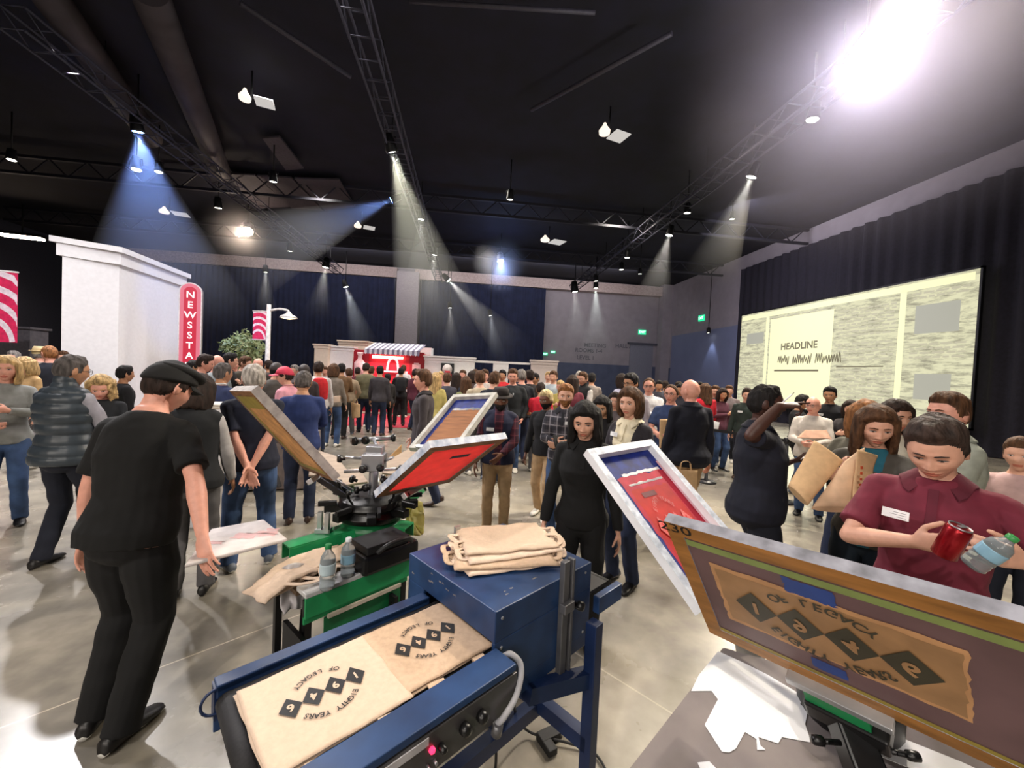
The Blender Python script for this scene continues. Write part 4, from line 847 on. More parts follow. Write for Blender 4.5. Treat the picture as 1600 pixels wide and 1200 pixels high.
# --- bags on belt
def wm(x, y, z, rz=0): return T(DO.x, DO.y, 0) @ RZ(DA) @ T(x, y, z) @ RZ(rz)
def printed_bag(x, y, z, rz, w, l, m, label, seed, print_=True):
    e = empty('printed_tote_bag', (0, 0, 0), 0, label, 'tote bag', 'printed tote bags on the dryer belt'); e.matrix_world = wm(x, y, z, rz)
    cloth('bag_body', T(), w, l, m, seed=seed, amp=.003, fr=8, th=.007, edge=.005, nx=34, ny=34, parent=e)
    if print_:
        bm = NB(); artwork(bm, RZ(PI) @ T(0, -.005, 0), .225, 0, 1, tall=.70)
        bmesh.ops.triangulate(bm, faces=bm.faces[:]); bmesh.ops.subdivide_edges(bm, edges=[k for k in bm.edges if k.calc_length() > .03], cuts=3, use_grid_fill=True)
        o_ = Vector((seed*3.1, seed*1.7, 0))
        for v_ in bm.verts:
            x_, y_ = v_.co.x, v_.co.y; v_.co.z += noise.noise(Vector((x_*8, y_*8*.6, 0))+o_)*.003+noise.noise(Vector((x_*8*2.6, y_*16, 3))+o_)*.0012+.0050
        link('print', bm, [M('black_print', (22, 20, 22), rough=.6), m], e)
    bm = NB()
    for i in range(3):   # handle straps folded beneath, peeping out
        pass
    bar(bm, (-w*.3, -l/2-.012, -.004), (-w*.3+.05, -l/2-.02, -.004), .02, .004, up=(0, 0, 1)); bar(bm, (w*.2, -l/2-.01, -.004), (w*.2+.04, -l/2-.016, -.004), .02, .004)
    link('handle', bm, m, e); return e
printed_bag(-.148, .175, .873, .03, .32, .315, cot3, 'lower printed tote bag of the pair nearest the dryer box', 3, False)
printed_bag(-.145, .172, .882, -.015, .325, .31, cot3, 'tan tote bag with black 1946 diamond print, next to the blue dryer box', 4)
printed_bag(-.475, .168, .875, .02, .345, .325, cot2, 'lower cream tote bag at the loading end of the belt', 5, False)
printed_bag(-.47, .165, .884, 0.0, .35, .325, cot2, 'cream tote bag with black 1946 diamond print at the loading end of the belt', 6)
# --- folded stack on the box
for k, (x, y, rz, w, l, m, lab) in enumerate(((.32, .29, -.42, .42, .34, cot, 'bottom folded tote bag of the pile on the blue dryer'), (.30, .30, -.58, .42, .33, cot3, 'second folded tote bag from the bottom of the pile on the dryer'), (.35, .32, -.40, .42, .31, cot, 'second folded tote bag from the top of the pile on the dryer'), (.36, .34, -.48, .41, .28, cot2, 'top folded plain tote bag of the pile on the blue dryer'))):
    e = empty('folded_tote_bag', (0, 0, 0), 0, lab, 'tote bag', 'folded tote bags piled on the dryer'); e.matrix_world = wm(x, y, 1.008+.011*k, rz)
    cloth('bag_body', T(), w, l, m, seed=40+k, amp=.006, fr=9, th=.010, edge=.012, parent=e)
    for s in (-1, 1):
        strap(e, [(s*w*.47, -.08, 0), (s*(w*.5+.03), -.05+.02*k, .008), (s*(w*.5+.035), .01+.01*k, .012), (s*(w*.5+.01), .05, .004), (s*w*.46, .08, .0)], m)
        strap(e, [(s*w*.47, -.11, 0), (s*(w*.5+.02), -.10, .0), (s*(w*.5+.028), -.06, .015), (s*(w*.5), -.03, .01), (s*w*.45, -.02, .004)], m)
# small steel bracket peeking behind the pile
bm = NB(); box(bm, (0, 0, .03), (.03, .012, .06)); o = link('steel_bracket', bm, alu); o.matrix_world = wm(.24, .535, 1.0); tag(o, 'small upright steel bracket at the back edge of the blue dryer', 'bracket')
# ================================================================== SECOND PRESS (foreground right)
H2 = Vector((1.12, .99, 0))
pr2 = empty('screen_press', H2, 0, 'black screen-printing press head under the large foreground silkscreen', 'printing press')
bm = NB(); rod(bm, (0, 0, .05), (0, 0, .8), .06, n=20); link('pedestal', bm, dgreen, pr2)
for k in range(4):
    a = k*PI/2+.2; bm = NB(); bar(bm, (0, 0, .06), (math.cos(a)*.5, math.sin(a)*.5, .03), .07, .05); link('foot', bm, dgreen, pr2)
bm = NB(); lathe(bm, [(.08, .79), (.12, .86), (.12, .95), (.07, 1.0)], n=24); link('hub', bm, blackp, pr2)
head_arm((.893, 1.593, 1.236), (-.385, .677, .627), .74, par=pr2, org=H2)
v_ = Vector((-.498, -.26, .827)).normalized(); u_ = Vector((.534, -.844, .056)).normalized(); lowE = Vector((.801, .763, 1.242))-v_*.23-H2; n_ = u_.cross(v_)
bm = NB(); bar(bm, lowE-u_*.11-v_*.005+n_*.012, lowE+u_*.09-v_*.005+n_*.012, .03, .022, up=v_); link('clamp_bar', bm, alu, pr2, bevel=.002)
bm = NB(); bar(bm, lowE-u_*.075-v_*.036+n_*.016, lowE+u_*.05-v_*.036+n_*.016, .02, .045, up=v_); link('green_bracket', bm, green, pr2)
cl = lowE-v_*.085; fw = Vector((-.2, -.75, 0)).normalized(); sd = Vector((-fw.y, fw.x, 0))
bm = NB(); bar(bm, cl-u_*.08, cl+u_*.08, .07, .06, up=v_); bar(bm, cl+Vector((0, 0, -.02)), cl+fw*.1+Vector((0, 0, -.1)), .07, .06); bar(bm, cl+fw*.08+Vector((0, 0, -.09)), cl+fw*.22+Vector((0, 0, -.10)), .055, .03); bar(bm, cl, Vector((0, 0, .93)), .06, .06); link('registration_gate', bm, blackp, pr2, bevel=.006)
bm = NB()
for s in (-1, 1):
    rod(bm, cl+sd*.045*s+fw*.05+Vector((0, 0, -.03)), cl+sd*.085*s+fw*.06+Vector((0, 0, -.025)), .006); knob(bm, cl+sd*.085*s+fw*.06+Vector((0, 0, -.025)), sd*s, .011)
    rod(bm, cl+sd*.04*s+fw*.12+Vector((0, 0, -.06)), cl+sd*.075*s+fw*.125+Vector((0, 0, -.058)), .005)
link('wing_bolts', bm, blackp, pr2)
bm = NB(); rod(bm, cl-sd*.035+Vector((0, 0, .04)), cl+sd*.035+Vector((0, 0, .04)), .004)
for s in (-1, 1):
    lathe(bm, [(.009, -.008), (.01, 0), (.004, .008)], Matrix.Translation(cl+sd*.038*s+Vector((0, 0, .04))), 10); lathe(bm, [(.008, -.01), (.009, 0), (.003, .006)], Matrix.Translation(cl+sd*.035*s+fw*.12+Vector((0, 0, -.04))), 10)
link('chrome_bolts', bm, chrome, pr2)
q = cl+fw*.165+Vector((0, 0, -.077)); bm = NB(); mm_ = basis(q, sd, -fw, (0, 0, 1)); prism(bm, [(-.024, -.012), (0, -.03), (.024, -.012), (.024, .016), (-.024, .016)], 0, .002, mm_); link('maker_plate', bm, alu, pr2)
# grey pallet with torn white paper stuck on it
zp = .84
P = [PZ(x, y, zp) for x, y in ((1130, 1012), (965, 1225), (1010, 1420), (1760, 1330), (1560, 1130))]; c = sum(P, Vector())/5; c.z = zp-.02
pg = empty('print_pallet', c, 0, 'large grey print pallet in the foreground under the big silkscreen', 'print pallet')
bm = NB(); prism(bm, [(p.x-c.x, p.y-c.y) for p in P], 0, .02); link('board', bm, M('pallet_grey', (118, 110, 108), rough=.85, var=.08, scale=8), pg)
def paper(pts, label, dz):
    P = [PZ(x, y, zp+.001) for x, y in pts]; c = sum(P, Vector())/len(P); bm = NB(); prism(bm, [(p.x-c.x, p.y-c.y) for p in P][::-1], 0, .0012)
    o = tag(link('torn_paper', bm, M('white_paper', (226, 226, 228), rough=.8, var=.02)), label, 'paper', None); o.location = (c.x, c.y, zp+dz)
paper([(1122, 1018), (1160, 1035), (1200, 1055), (1245, 1082), (1262, 1092), (1250, 1100), (1262, 1112), (1258, 1132), (1264, 1150), (1266, 1160), (1222, 1152), (1216, 1162), (1185, 1152), (1188, 1165), (1196, 1172), (1183, 1172), (1182, 1155), (1164, 1144), (1150, 1170), (1140, 1176), (1128, 1175), (1101, 1133), (1122, 1093), (1112, 1080), (1080, 1080), (1092, 1055)], 'large torn white paper sheet on the grey pallet, left of the black clamp', .001)
paper([(1367, 1138), (1400, 1150), (1500, 1190), (1600, 1235), (1580, 1320), (1470, 1220), (1365, 1178), (1376, 1160)], 'torn white paper strip on the grey pallet, right of the black clamp', .001)
paper([(1090, 1192), (1108, 1190), (1122, 1204), (1100, 1215)], 'tiny torn white paper scrap at the bottom of the grey pallet', .001)
bm = NB()
for q0 in (Vector((-.05, -.1, -.3)), Vector((.25, .1, -.3))): rod(bm, q0, q0+Vector((0, 0, .3)), .03)
bar(bm, Vector((-.05, -.1, -.1)), H2-c+Vector((0, 0, -.1)), .06, .06); link('pallet_support', bm, dgreen, pg)
for q in range(2): pass
# ================================================================== TABLE, NEWSPAPER RACK, BARRIERS
tp = PD(385, 692, 5.6)
tb = empty('covered_table', (tp.x, tp.y+.1, 0), .12, 'table under a grey-brown cloth behind the man in the navy polo', 'table')
bm = NB(); box(bm, (0, 0, .735), (1.7, .7, .03)); link('tabletop', bm, M('cloth_grey_brown', (128, 116, 112), rough=.9), tb)
bm = NB(); n = 60; 
for (x0, y0, x1, y1) in ((-.85, -.35, .85, -.35), (.85, -.35, .85, .35), (.85, .35, -.85, .35), (-.85, .35, -.85, -.35)):
    L_ = math.hypot(x1-x0, y1-y0); nn = int(L_/.03); prev = None
    for i in range(nn+1):
        t = i/nn; w_ = .02*math.sin(t*L_*22)+.01*math.sin(t*L_*9); nx_, ny_ = (y1-y0)/L_, -(x1-x0)/L_; x, y = x0+(x1-x0)*t, y0+(y1-y0)*t
        cur = (bm.verts.new((x, y, .75)), bm.verts.new((x+nx_*(.02+w_), y+ny_*(.02+w_), .03)))
        if prev: bm.faces.new((prev[1], cur[1], cur[0], prev[0])).smooth = True
        prev = cur
link('tablecloth', bm, M('cloth_grey_brown'), tb)
for k, (px, py, rz, lab) in enumerate(((332, 706, .2, 'folded cream bag on the covered table, left of the navy polo man'), (452, 728, -.3, 'small pile of cream bags on the covered table, right of the navy polo man'))):
    e = empty('folded_tote_bag', (tb.location.x-.55+k*1.0, tb.location.y-.1, .765+.012), rz, lab, 'tote bag'); cloth('bag_body', T(), .36, .24, cot2, seed=60+k, amp=.012, th=.03, edge=.02, parent=e)
rp = PD(322, 642, 4.3); rk = empty('newspaper_rack', (rp.x, rp.y, 0), .15, 'white stand with stacked newspapers, between the cap man and the navy polo man', 'stand')
bm = NB(); box(bm, (0, 0, .56), (.4, .3, 1.12)); link('stand_body', bm, ww, rk)
bm = NB(); box(bm, (0, 0, 1.16), (.5, .4, .05), RX(.0)); box(bm, (0, 0, 1.22), (.46, .36, .07)); link('tray', bm, ww, rk)
for k in range(4):
    bm = NB(); box(bm, (.004*k, .0, 1.265+.012*k), (.42, .32, .01)); link('newspaper', bm, M('newsprint_%d' % (k % 2), (232, 226, 214) if k % 2 else (206, 190, 176), rough=.9), rk)
# belt barriers
stn = M('stanchion_black', (26, 26, 32), rough=.35)
SP = [PZ(1075, 735, 0), PZ(1113, 731, 0), PZ(1240, 760, 0)+Vector((.2, 0, 0)), PZ(1300, 790, 0)+Vector((.9, .3, 0))]
SP = [PD(1030, 600, 8.6), PD(1112, 600, 7.0), PD(1235, 600, 6.0), PD(1330, 600, 5.6)]
labs = ['farthest black barrier post behind the navy jacket man', 'steel-topped barrier post left of the pointing man', 'black barrier post between the pointing man and the kraft bags', 'black barrier post behind the woman holding kraft bags']
for k, p in enumerate(SP):
    e = empty('barrier_post', (p.x, p.y, 0), 0, labs[k], 'barrier post', 'belt barrier posts'); bm = NB(); rod(bm, (0, 0, .02), (0, 0, .92), .03); link('post', bm, stn if k != 1 else chrome, e)
    bm = NB(); lathe(bm, [(.17, 0), (.17, .02), (.05, .045)], n=20); link('base', bm, stn, e)
    bm = NB(); lathe(bm, [(.035, .9), (.04, .92), (.04, .98), (.03, .99)]); link('belt_head', bm, stn, e)
for k in range(3):
    a, b = SP[k], SP[k+1]; bm = NB(); bar(bm, (a.x, a.y, .94), (b.x, b.y, .94), .004, .05, up=(0, 0, 1)); tag(link('barrier_belt', bm, M('belt_black', (14, 14, 18), rough=.7)), 'black belt stretched from the %s' % labs[k].replace('steel-topped', 'steel'), 'barrier belt', 'barrier belts')
# ================================================================== PEOPLE
class Geo:
    def __init__(s): s.v = []; s.f = []; s.n = 0
    def add(s, v, f):
        s.v.append(np.asarray(v, float)); s.f += [tuple(i+s.n for i in q) for q in f]; s.n += len(v)
    def loft(s, rings, n=16):
        """rings: (centre, U, V) with U,V half-axis vectors; closed at both ends"""
        t = np.linspace(0, 2*PI, n, endpoint=False); ct, st = np.cos(t)[:, None], np.sin(t)[:, None]; V = []; F = []
        for c, U, W in rings: V.append(np.asarray(c)+ct*np.asarray(U)+st*np.asarray(W))
        m = len(rings)
        for k in range(m-1):
            for i in range(n):
                j = (i+1) % n; F.append((k*n+i, k*n+j, (k+1)*n+j, (k+1)*n+i))
        V.append(np.asarray([rings[0][0]])); V.append(np.asarray([rings[-1][0]])); a, b = m*n, m*n+1
        for i in range(n):
            j = (i+1) % n; F.append((a, j, i)); F.append((b, (m-1)*n+i, (m-1)*n+j))
        s.add(np.vstack(V), F)
    def limb(s, pts, rad, n=12, flat=None, cap=True):
        pts = [np.asarray(p, float) for p in pts]; R = []; up = None
        P, Rr = [], []
        if cap:
            d = pts[0]-pts[1]; d /= np.linalg.norm(d)+1e-9
            for k in (.95, .7): P.append(pts[0]+d*rad[0]*k); Rr.append(rad[0]*math.sqrt(1-k*k))
        P += pts; Rr += list(rad)
        if cap:
            d = pts[-1]-pts[-2]; d /= np.linalg.norm(d)+1e-9
            for k in (.7, .95): P.append(pts[-1]+d*rad[-1]*k); Rr.append(rad[-1]*math.sqrt(1-k*k))
        for i, p in enumerate(P):
            d = P[min(i+1, len(P)-1)]-P[max(i-1, 0)]; d = d/(np.linalg.norm(d)+1e-9)
            if up is None: up = np.array([0, 1, 0.]) if abs(d[1]) < .8 else np.array([1, 0, 0.])
            x = np.cross(up, d); x /= np.linalg.norm(x)+1e-9; y = np.cross(d, x); up = y
            R.append((p, x*Rr[i], y*Rr[i]))
        s.loft(R, n)
    def ball(s, c, r, n=12):
        r = np.ones(3)*r; c = np.asarray(c, float); R = []
        for t in np.linspace(-.95, .95, 9):
            q = math.sqrt(1-t*t); R.append((c+np.array([0, 0, t*r[2]]), np.array([r[0]*q, 0, 0]), np.array([0, r[1]*q, 0])))
        s.loft(R, n)
    def mesh(s, name='m'):
        me = bpy.data.meshes.new(name); V = np.vstack(s.v); me.from_pydata(V.tolist(), [], s.f); return me
def remesh(geo, vox, smooth=3, name='m'):
    me = geo.mesh(name); o = bpy.data.objects.new('tmp', me); COL.objects.link(o)
    r = o.modifiers.new('r', 'REMESH'); r.mode = 'VOXEL'; r.voxel_size = vox; r.use_smooth_shade = True
    if smooth: q = o.modifiers.new('s', 'SMOOTH'); q.factor = .5; q.iterations = smooth
    dg = bpy.context.evaluated_depsgraph_get(); out = bpy.data.meshes.new_from_object(o.evaluated_get(dg)); out.name = name
    bpy.data.objects.remove(o); bpy.data.meshes.remove(me); return out
def getv(me):
    a = np.empty(len(me.vertices)*3); me.vertices.foreach_get('co', a); return a.reshape(-1, 3)
def setv(me, a): me.vertices.foreach_set('co', np.ascontiguousarray(a).ravel()); me.update()
def normals(me):
    a = np.empty(len(me.vertices)*3); me.vertex_normals.foreach_get('vector', a); return a.reshape(-1, 3)
def folds(me, amp, fx=9, fz=16, seed=0):
    if not amp: return
    v = getv(me); n = normals(me); x, y, z = v.T; s = seed*1.7
    w = noise2(v*np.array([fx, fx, fz])+s)*.65+noise2(v*np.array([fx*2.3, fx*2.3, fz*.8])+s+9)*.35
    setv(me, v+n*(w*amp)[:, None])
def noise2(p):
    x, y, z = p.T
    return (np.sin(x+1.3*np.sin(z*.7+y))*np.cos(z+1.1*np.sin(y*.9+x*.6))+.6*np.sin(1.9*x-1.3*z+np.sin(y*1.7))*np.cos(1.4*y+.8*z))/1.3
def sstep(x, a, b):
    t = np.clip((x-a)/(b-a), 0, 1); return t*t*(3-2*t)
def rotm(yaw=0, pitch=0, roll=0):
    cy, sy, cp, sp, cr, sr = math.cos(yaw), math.sin(yaw), math.cos(pitch), math.sin(pitch), math.cos(roll), math.sin(roll)
    Rz = np.array([[cy, -sy, 0], [sy, cy, 0], [0, 0, 1]]); Rx = np.array([[1, 0, 0], [0, cp, -sp], [0, sp, cp]]); Ry = np.array([[cr, 0, sr], [0, 1, 0], [-sr, 0, cr]])
    return Rz@Rx@Ry
# ---- head grid in head space (x right, y forward, z up, centre mid skull; 0.23 m tall)
_hc = {}
def head_grid(nu, nv, fem=0, smile=0):
    k = (nu, nv, fem, smile)
    if k in _hc: return _hc[k]
    u = np.linspace(0, 2*PI, nu, endpoint=False); t = np.linspace(-1, 1, nv); ph = PI/2*(t*.72+.28*t**3)
    U, Pm = np.meshgrid(u, ph); dx, dy, dz = np.cos(Pm)*np.sin(U), np.cos(Pm)*np.cos(U), np.sin(Pm)   # U=0 front
    x = .077*dx; y = np.where(dy > 0, .094, .102)*dy; z = .116*dz
    lo = sstep(-dz, .05, .95)
    x = x*(1-(.32+.06*fem)*lo*(dy > -.3)); y = np.where(dy < 0, y*(1-.38*lo), y*(1-.10*lo))
    y = y+.006*lo*(dy > 0)                                        # jaw forward
    x = x*(1+.05*sstep(dz, .1, .6)*(1-sstep(dz, .6, 1)))
    fr = sstep(dy, .1, .5); G = lambda cx, cz, sx, sz: np.exp(-((x-cx)/sx)**2-((z-cz)/sz)**2)
    ym = y.copy(); y = np.where(dy > 0, np.minimum(y, .088+.1*(y-.088)), y)
    d = np.zeros_like(x)
    d += .0035*G(0, .022, .05, .009)*(1-.5*fem)
    for s in (-1, 1):
        d -= .0085*G(s*.031, .002, .0165, .0105); d += .004*G(s*.046, -.026, .018, .016); d += .006*G(s*.0125, -.036, .0065, .007)
        d += smile*.004*G(s*.038, -.044, .012, .014); d -= .003*G(s*.05, -.06, .014, .02)
    d += .008*G(0, -.002, .008, .018)+.013*G(0, -.021, .010, .013)+.012*G(0, -.034, .0105, .0085)
    d += .0065*G(0, -.0575, .021, .0055)+.0065*G(0, -.0705, .018, .006)-.006*G(0, -.0638, .024, .0026)-.003*G(0, -.082, .02, .006)+.008*G(0, -.1, .02, .014)
    y = y+d*fr
    P = np.stack([x, y, z], -1).reshape(-1, 3); F = [(j*nu+i, j*nu+(i+1) % nu, (j+1)*nu+(i+1) % nu, (j+1)*nu+i) for j in range(nv-1) for i in range(nu)]
    F.append(tuple(range(nu))[::-1]); F.append(tuple((nv-1)*nu+i for i in range(nu)))
    _hc[k] = (P, F); return _hc[k]
def hairline(P, style):
    x, y, z = P.T; ft = .060 if style != 'receding' else .085
    hz = np.interp(y, [-.10, -.045, -.02, .018, .035, .06, .085], [-.062, -.05, -.012, -.008, .040, ft+.004, ft+.006])
    if style in ('long', 'bob'): hz = np.interp(y, [-.10, -.02, .02, .045, .07, .09], [-.09, -.08, -.04, .02, .058, .066])
    return hz
SKN = {'light': (216, 164, 140), 'tan': (190, 138, 104), 'pink': (222, 160, 140), 'dark': (74, 46, 38), 'brown': (112, 72, 54), 'olive': (196, 148, 116)}
def skin_mats(k):
    c = SKN[k]; m = M('skin_'+k, c, rough=.5, var=.06, scale=30); m.node_tree.nodes['Principled BSDF'].inputs['Subsurface Weight'].default_value = .0
    lip = tuple(int(a*b) for a, b in zip(c, (.88, .68, .66))); return [m, M('lip_'+k, lip, rough=.4, var=.03), M('eye_white', (214, 208, 202), rough=.25, var=0), M('iris_dark', (40, 28, 22), rough=.2, var=0)]
HAIRC = {'black': (24, 20, 20), 'darkbrown': (46, 32, 26), 'brown': (86, 58, 38), 'umber': (66, 52, 46), 'ginger': (150, 100, 60), 'blond': (204, 170, 118), 'platinum': (224, 200, 150), 'grey': (140, 134, 130), 'lightgrey': (184, 176, 168), 'saltpepper': (94, 88, 86)}
def hair_mat(k):
    m = M('hair_'+k, HAIRC[k], rough=.72, var=.35, scale=40, bump=.8, spec=.3, stretch=(1, 1, .25)); return m
def make_hand(g, w, d, nrm, thumb, curl, s=1.0, full=True, spread=.0, thumb_in=.3):
    """w wrist, d hand direction, nrm palm normal (palm faces this way), thumb: side vector"""
    d = d/np.linalg.norm(d); th = thumb-d*np.dot(thumb, d); th /= np.linalg.norm(th)+1e-9; nr = np.cross(d, th); nr = nr if np.dot(nr, nrm) > 0 else -nr
    W = lambda a, b, c=0: w+d*a*s+th*b*s+nr*c*s
    g.loft([(W(-.01, 0), th*.026*s, nr*.019*s), (W(.02, .0), th*.031*s, nr*.017*s), (W(.05, .002), th*.039*s, nr*.016*s), (W(.078, .001), th*.041*s, nr*.014*s), (W(.09, 0), th*.036*s, nr*.011*s)], 12)
    L = [(.030, .0405, .026, .022, .0092), (.010, .045, .029, .023, .0095), (-.011, .042, .027, .022, .009), (-.031, .033, .021, .019, .008)]
    for k, (off, a, b, c, r) in enumerate(L):
        cu = (curl if np.isscalar(curl) else curl[k]); p = W(.082-.006*(k == 3), off, 0); dd = d+th*off*(3+spread*8); dd /= np.linalg.norm(dd); P = [p-dd*.015*s, p]; ang = 0
        for seg, q in ((a, .9), (b, 1.1), (c, .7)):
            ang += cu*q; v = dd*math.cos(ang)+nr*math.sin(ang); P.append(P[-1]+v*seg*s)
        g.limb(P, [r*s, r*s, r*.93*s, r*.86*s, r*.74*s], 8)
    p = W(.018, .026, .004); v1 = d*.62+th*.72+nr*(.25+thumb_in*.5); v1 /= np.linalg.norm(v1); v2 = d*.85+th*(.35-thumb_in*.4)+nr*(.3+thumb_in*.7); v2 /= np.linalg.norm(v2)
    g.limb([p-v1*.012*s, p, p+v1*.038*s, p+(v1*.038+v2*.03)*s, p+(v1*.038+v2*.054)*s], [.014*s, .0145*s, .0115*s, .0105*s, .0085*s], 8)
def ik(a, t, l1, l2, hint):
    v = t-a; D = np.linalg.norm(v); D2 = min(D, (l1+l2)*.995); v = v/D; D = D2; t = a+v*D
    x = (l1*l1-l2*l2+D*D)/(2*D); h = math.sqrt(max(0, l1*l1-x*x)); k = hint-v*np.dot(hint, v); k /= np.linalg.norm(k)+1e-9
    return a+v*x+k*h, t
A3 = lambda *a: np.array(a, float)
# named arm poses: hand target for the RIGHT arm (x mirrored for the left), elbow hint, palm normal, thumb dir, curl
ARM = {
 'down': (A3(.27, .06, .80), A3(.4, -1, 0), A3(-1, 0, 0), A3(0, 1, -.1), .30),
 'relaxed': (A3(.25, .12, .86), A3(.5, -1, 0), A3(-1, .1, 0), A3(0, 1, .2), .4),
 'front': (A3(.07, .30, 1.10), A3(.8, -.6, -.5), A3(-.5, -.2, .8), A3(-.3, .5, .6), .55),
 'phone': (A3(.06, .28, 1.22), A3(.8, -.3, -.6), A3(-.6, -.3, .5), A3(-.2, .2, 1), .7),
 'folded': (A3(-.10, .20, 1.20), A3(1, .2, -.6), A3(0, -1, 0), A3(-.1, 0, 1), .35),
 'back': (A3(-.02, -.17, .90), A3(1, -.5, 0), A3(0, -1, .1), A3(.2, 0, 1), .25),
 'pocket': (A3(.20, .10, .92), A3(.8, -.8, 0), A3(-1, 0, 0), A3(0, 1, 0), .8),
 'carry': (A3(.25, .05, .80), A3(.4, -1, 0), A3(-1, 0, 0), A3(0, 1, 0), .9),
 'chest': (A3(-.02, .17, 1.24), A3(1, .0, -.7), A3(0, -1, 0), A3(-.2, 0, 1), .6),
 'reach': (A3(.16, .42, 1.08), A3(.7, -.4, -.6), A3(0, 0, -1), A3(-1, .2, 0), .4),
}
def build_person(P, fine=.008, hands=True):
    """returns list of (part name, mesh, materials, sub-parts). Local frame: x right, y forward, z up; metres"""
    s = P.get('h', 1.75)/1.75; fat = P.get('fat', 1.0); fem = P.get('fem', 0); lean = P.get('lean', 0.0); side = P.get('side', 0.0); sh = P.get('sh', .176-.022*fem)
    piv = A3(0, 0, .95); RL = rotm(P.get('twist', 0), -lean, side)
    up = lambda p: (RL@(A3(*p)-piv)+piv)
    upv = lambda v: RL@A3(*v)
    off = A3(*P.get('shift', (0, 0)), 0)         # pelvis shift relative to feet
    # joints
    hip = {k: A3(k*.088, 0, .91)+off for k in (-1, 1)}
    st = P.get('feet', ((-.10, .0), (.10, .0))); ft = {-1: A3(st[0][0], st[0][1], .085), 1: A3(st[1][0], st[1][1], .085)}
    knee = {}
    for k in (-1, 1): knee[k], _ = ik(hip[k], ft[k], .43, .425, A3(.05*k, 1, 0))
    sho = {k: up((k*sh, -.01, 1.395))+off for k in (-1, 1)}
    el, wr, hd = {}, {}, {}
    for k, key in ((1, 'R'), (-1, 'L')):
        a = P.get(key, 'down'); a = ARM[a] if isinstance(a, str) else a; m = A3(k, 1, 1); t, hint, pn, tb, cu = a
        world = P.get(key+'abs', False)
        t = A3(*t)*m if not world else A3(*t)
        if not world: t = (RL@(t-piv)+piv+off) if t[2] > .95 else t+off+ (RL@(A3(0, 0, t[2])-piv)+piv-A3(0, 0, t[2]))*.6
        hint = A3(*hint)*m; pn = A3(*pn)*m; tb = A3(*tb)*m
        el[k], wr[k] = ik(sho[k], t, .285, .255, hint)
        fa = wr[k]-el[k]; fa /= np.linalg.norm(fa); hdir = P.get(key+'dir'); hdir = fa if hdir is None else A3(*hdir)/np.linalg.norm(A3(*hdir))
        hd[k] = (hdir, pn, tb, cu)
    E = lambda r, kx=1.0, ky=1.0: r
    def torso(g, inf=0., z0=.80, z1=1.56, flare=0., neck=True, w=1.0):
        prof = [(.80, .12, .10, 0), (.86, .158, .118, -.01), (.93, .168, .124, -.012), (1.0, .158, .115, -.005), (1.08, .140, .103, 0), (1.17, .148, .110, .004), (1.27, .168, .120, .004), (1.35, .170, .116, 0), (1.40, .150, .10, -.008), (1.44, .112, .080, -.012), (1.48, .072, .064, -.010), (1.51, .057, .058, -.004), (1.56, .053, .056, .008)]
        R = []
        for z, rx, ry, cy in prof:
            if z < z0-.001 or z > z1+.001: continue
            f = fat if .85 < z < 1.3 else 1+(fat-1)*.4; bel = max(0, fat-1)*.10*math.exp(-((z-1.05)/.13)**2)
            if fem: rx *= (1.03 if z < 1.0 else .93); ry *= .95
            if fem and 1.2 < z < 1.32: cy += .012; ry *= 1.12
            e = inf*(1 if z < 1.46 else .7)+flare*sstep(1.1-z, 0, .3)
            R.append((up((0, cy+bel, z))+off, upv((rx*f*w+e, 0, 0)), upv((0, ry*f+e+bel*.5, 0))))
        g.loft(R, 24)
    hs = P.get('hs', 1.10); hp, ht = P.get('look', (0, 0)); ht_ = P.get('tilt', 0); nb = up((0, .006, 1.515))+off; RH = rotm(hp, -ht, ht_)@(RL if P.get('headlean') else np.eye(3))
    hc = nb+RH@A3(0, .018, .098*hs)
    # ---- body (one continuous surface)
    g = Geo(); torso(g, z1=1.51, z0=.86)
    g.limb([up((0, -.012, 1.44))+off, nb+A3(0, -.002, 0), hc+RH@A3(0, -.02, -.06)], [.06, .056, .055], 14)
    for k in (-1, 1):
        g.limb([up((k*.06, -.01, 1.40))+off, sho[k], sho[k]*.5+el[k]*.5, el[k]], [.055, .050*(.9 if fem else 1), .043*(.88 if fem else 1), .036*(.9 if fem else 1)], 12)
        fa = wr[k]-el[k]; g.limb([el[k], el[k]+fa*.3, wr[k]], [.037*(.9 if fem else 1), .040*(.86 if fem else 1), .025*(.9 if fem else 1)], 12)
        g.limb([hip[k]+A3(-k*.01, 0, .02), hip[k]*.6+knee[k]*.4, knee[k], knee[k]*.5+ft[k]*.5, ft[k]], [.080, .068, .044, .042, .034], 12)
        if hands:
            hdir, pn, tb, cu = hd[k]; make_hand(g, wr[k]+hdir*.012, hdir, pn, tb, cu, .94 if fem else 1.0, spread=P.get('spread', 0))
        else: g.limb([wr[k], wr[k]+fa/np.linalg.norm(fa)*.15], [.03, .02], 8)
    for q in range(len(g.v)): g.v[q] = g.v[q]
    bodyg = remesh(g, fine, 2, 'body')
    big = P.get('h', 1.75) and fine <= .011
    nu, nv = (72, 84) if fine < .009 else ((48, 56) if fine < .012 else (28, 32))
    HP, HF = head_grid(nu, nv, fem, P.get('smile', 0)); HW = (HP*hs)@RH.T+hc
    # append head, ears, eyes to the body mesh
    V = getv(bodyg); polys = [tuple(p.vertices) for p in bodyg.polygons]; mi = [0]*len(polys); VV = [V]; n0 = len(V)
    VV.append(HW); 
    for f in HF:
        c = HP[list(f)].mean(0) if len(f) < 6 else HP[f[0]]; polys.append(tuple(i+n0 for i in f))
        lipf = c[1] > .06 and abs(c[0]) < .024 and abs(c[2]+.064) < .0115*(1-(c[0]/.026)**2)
        mi.append(1 if lipf else 0)
    n0 += len(HW)
    ge = Geo()
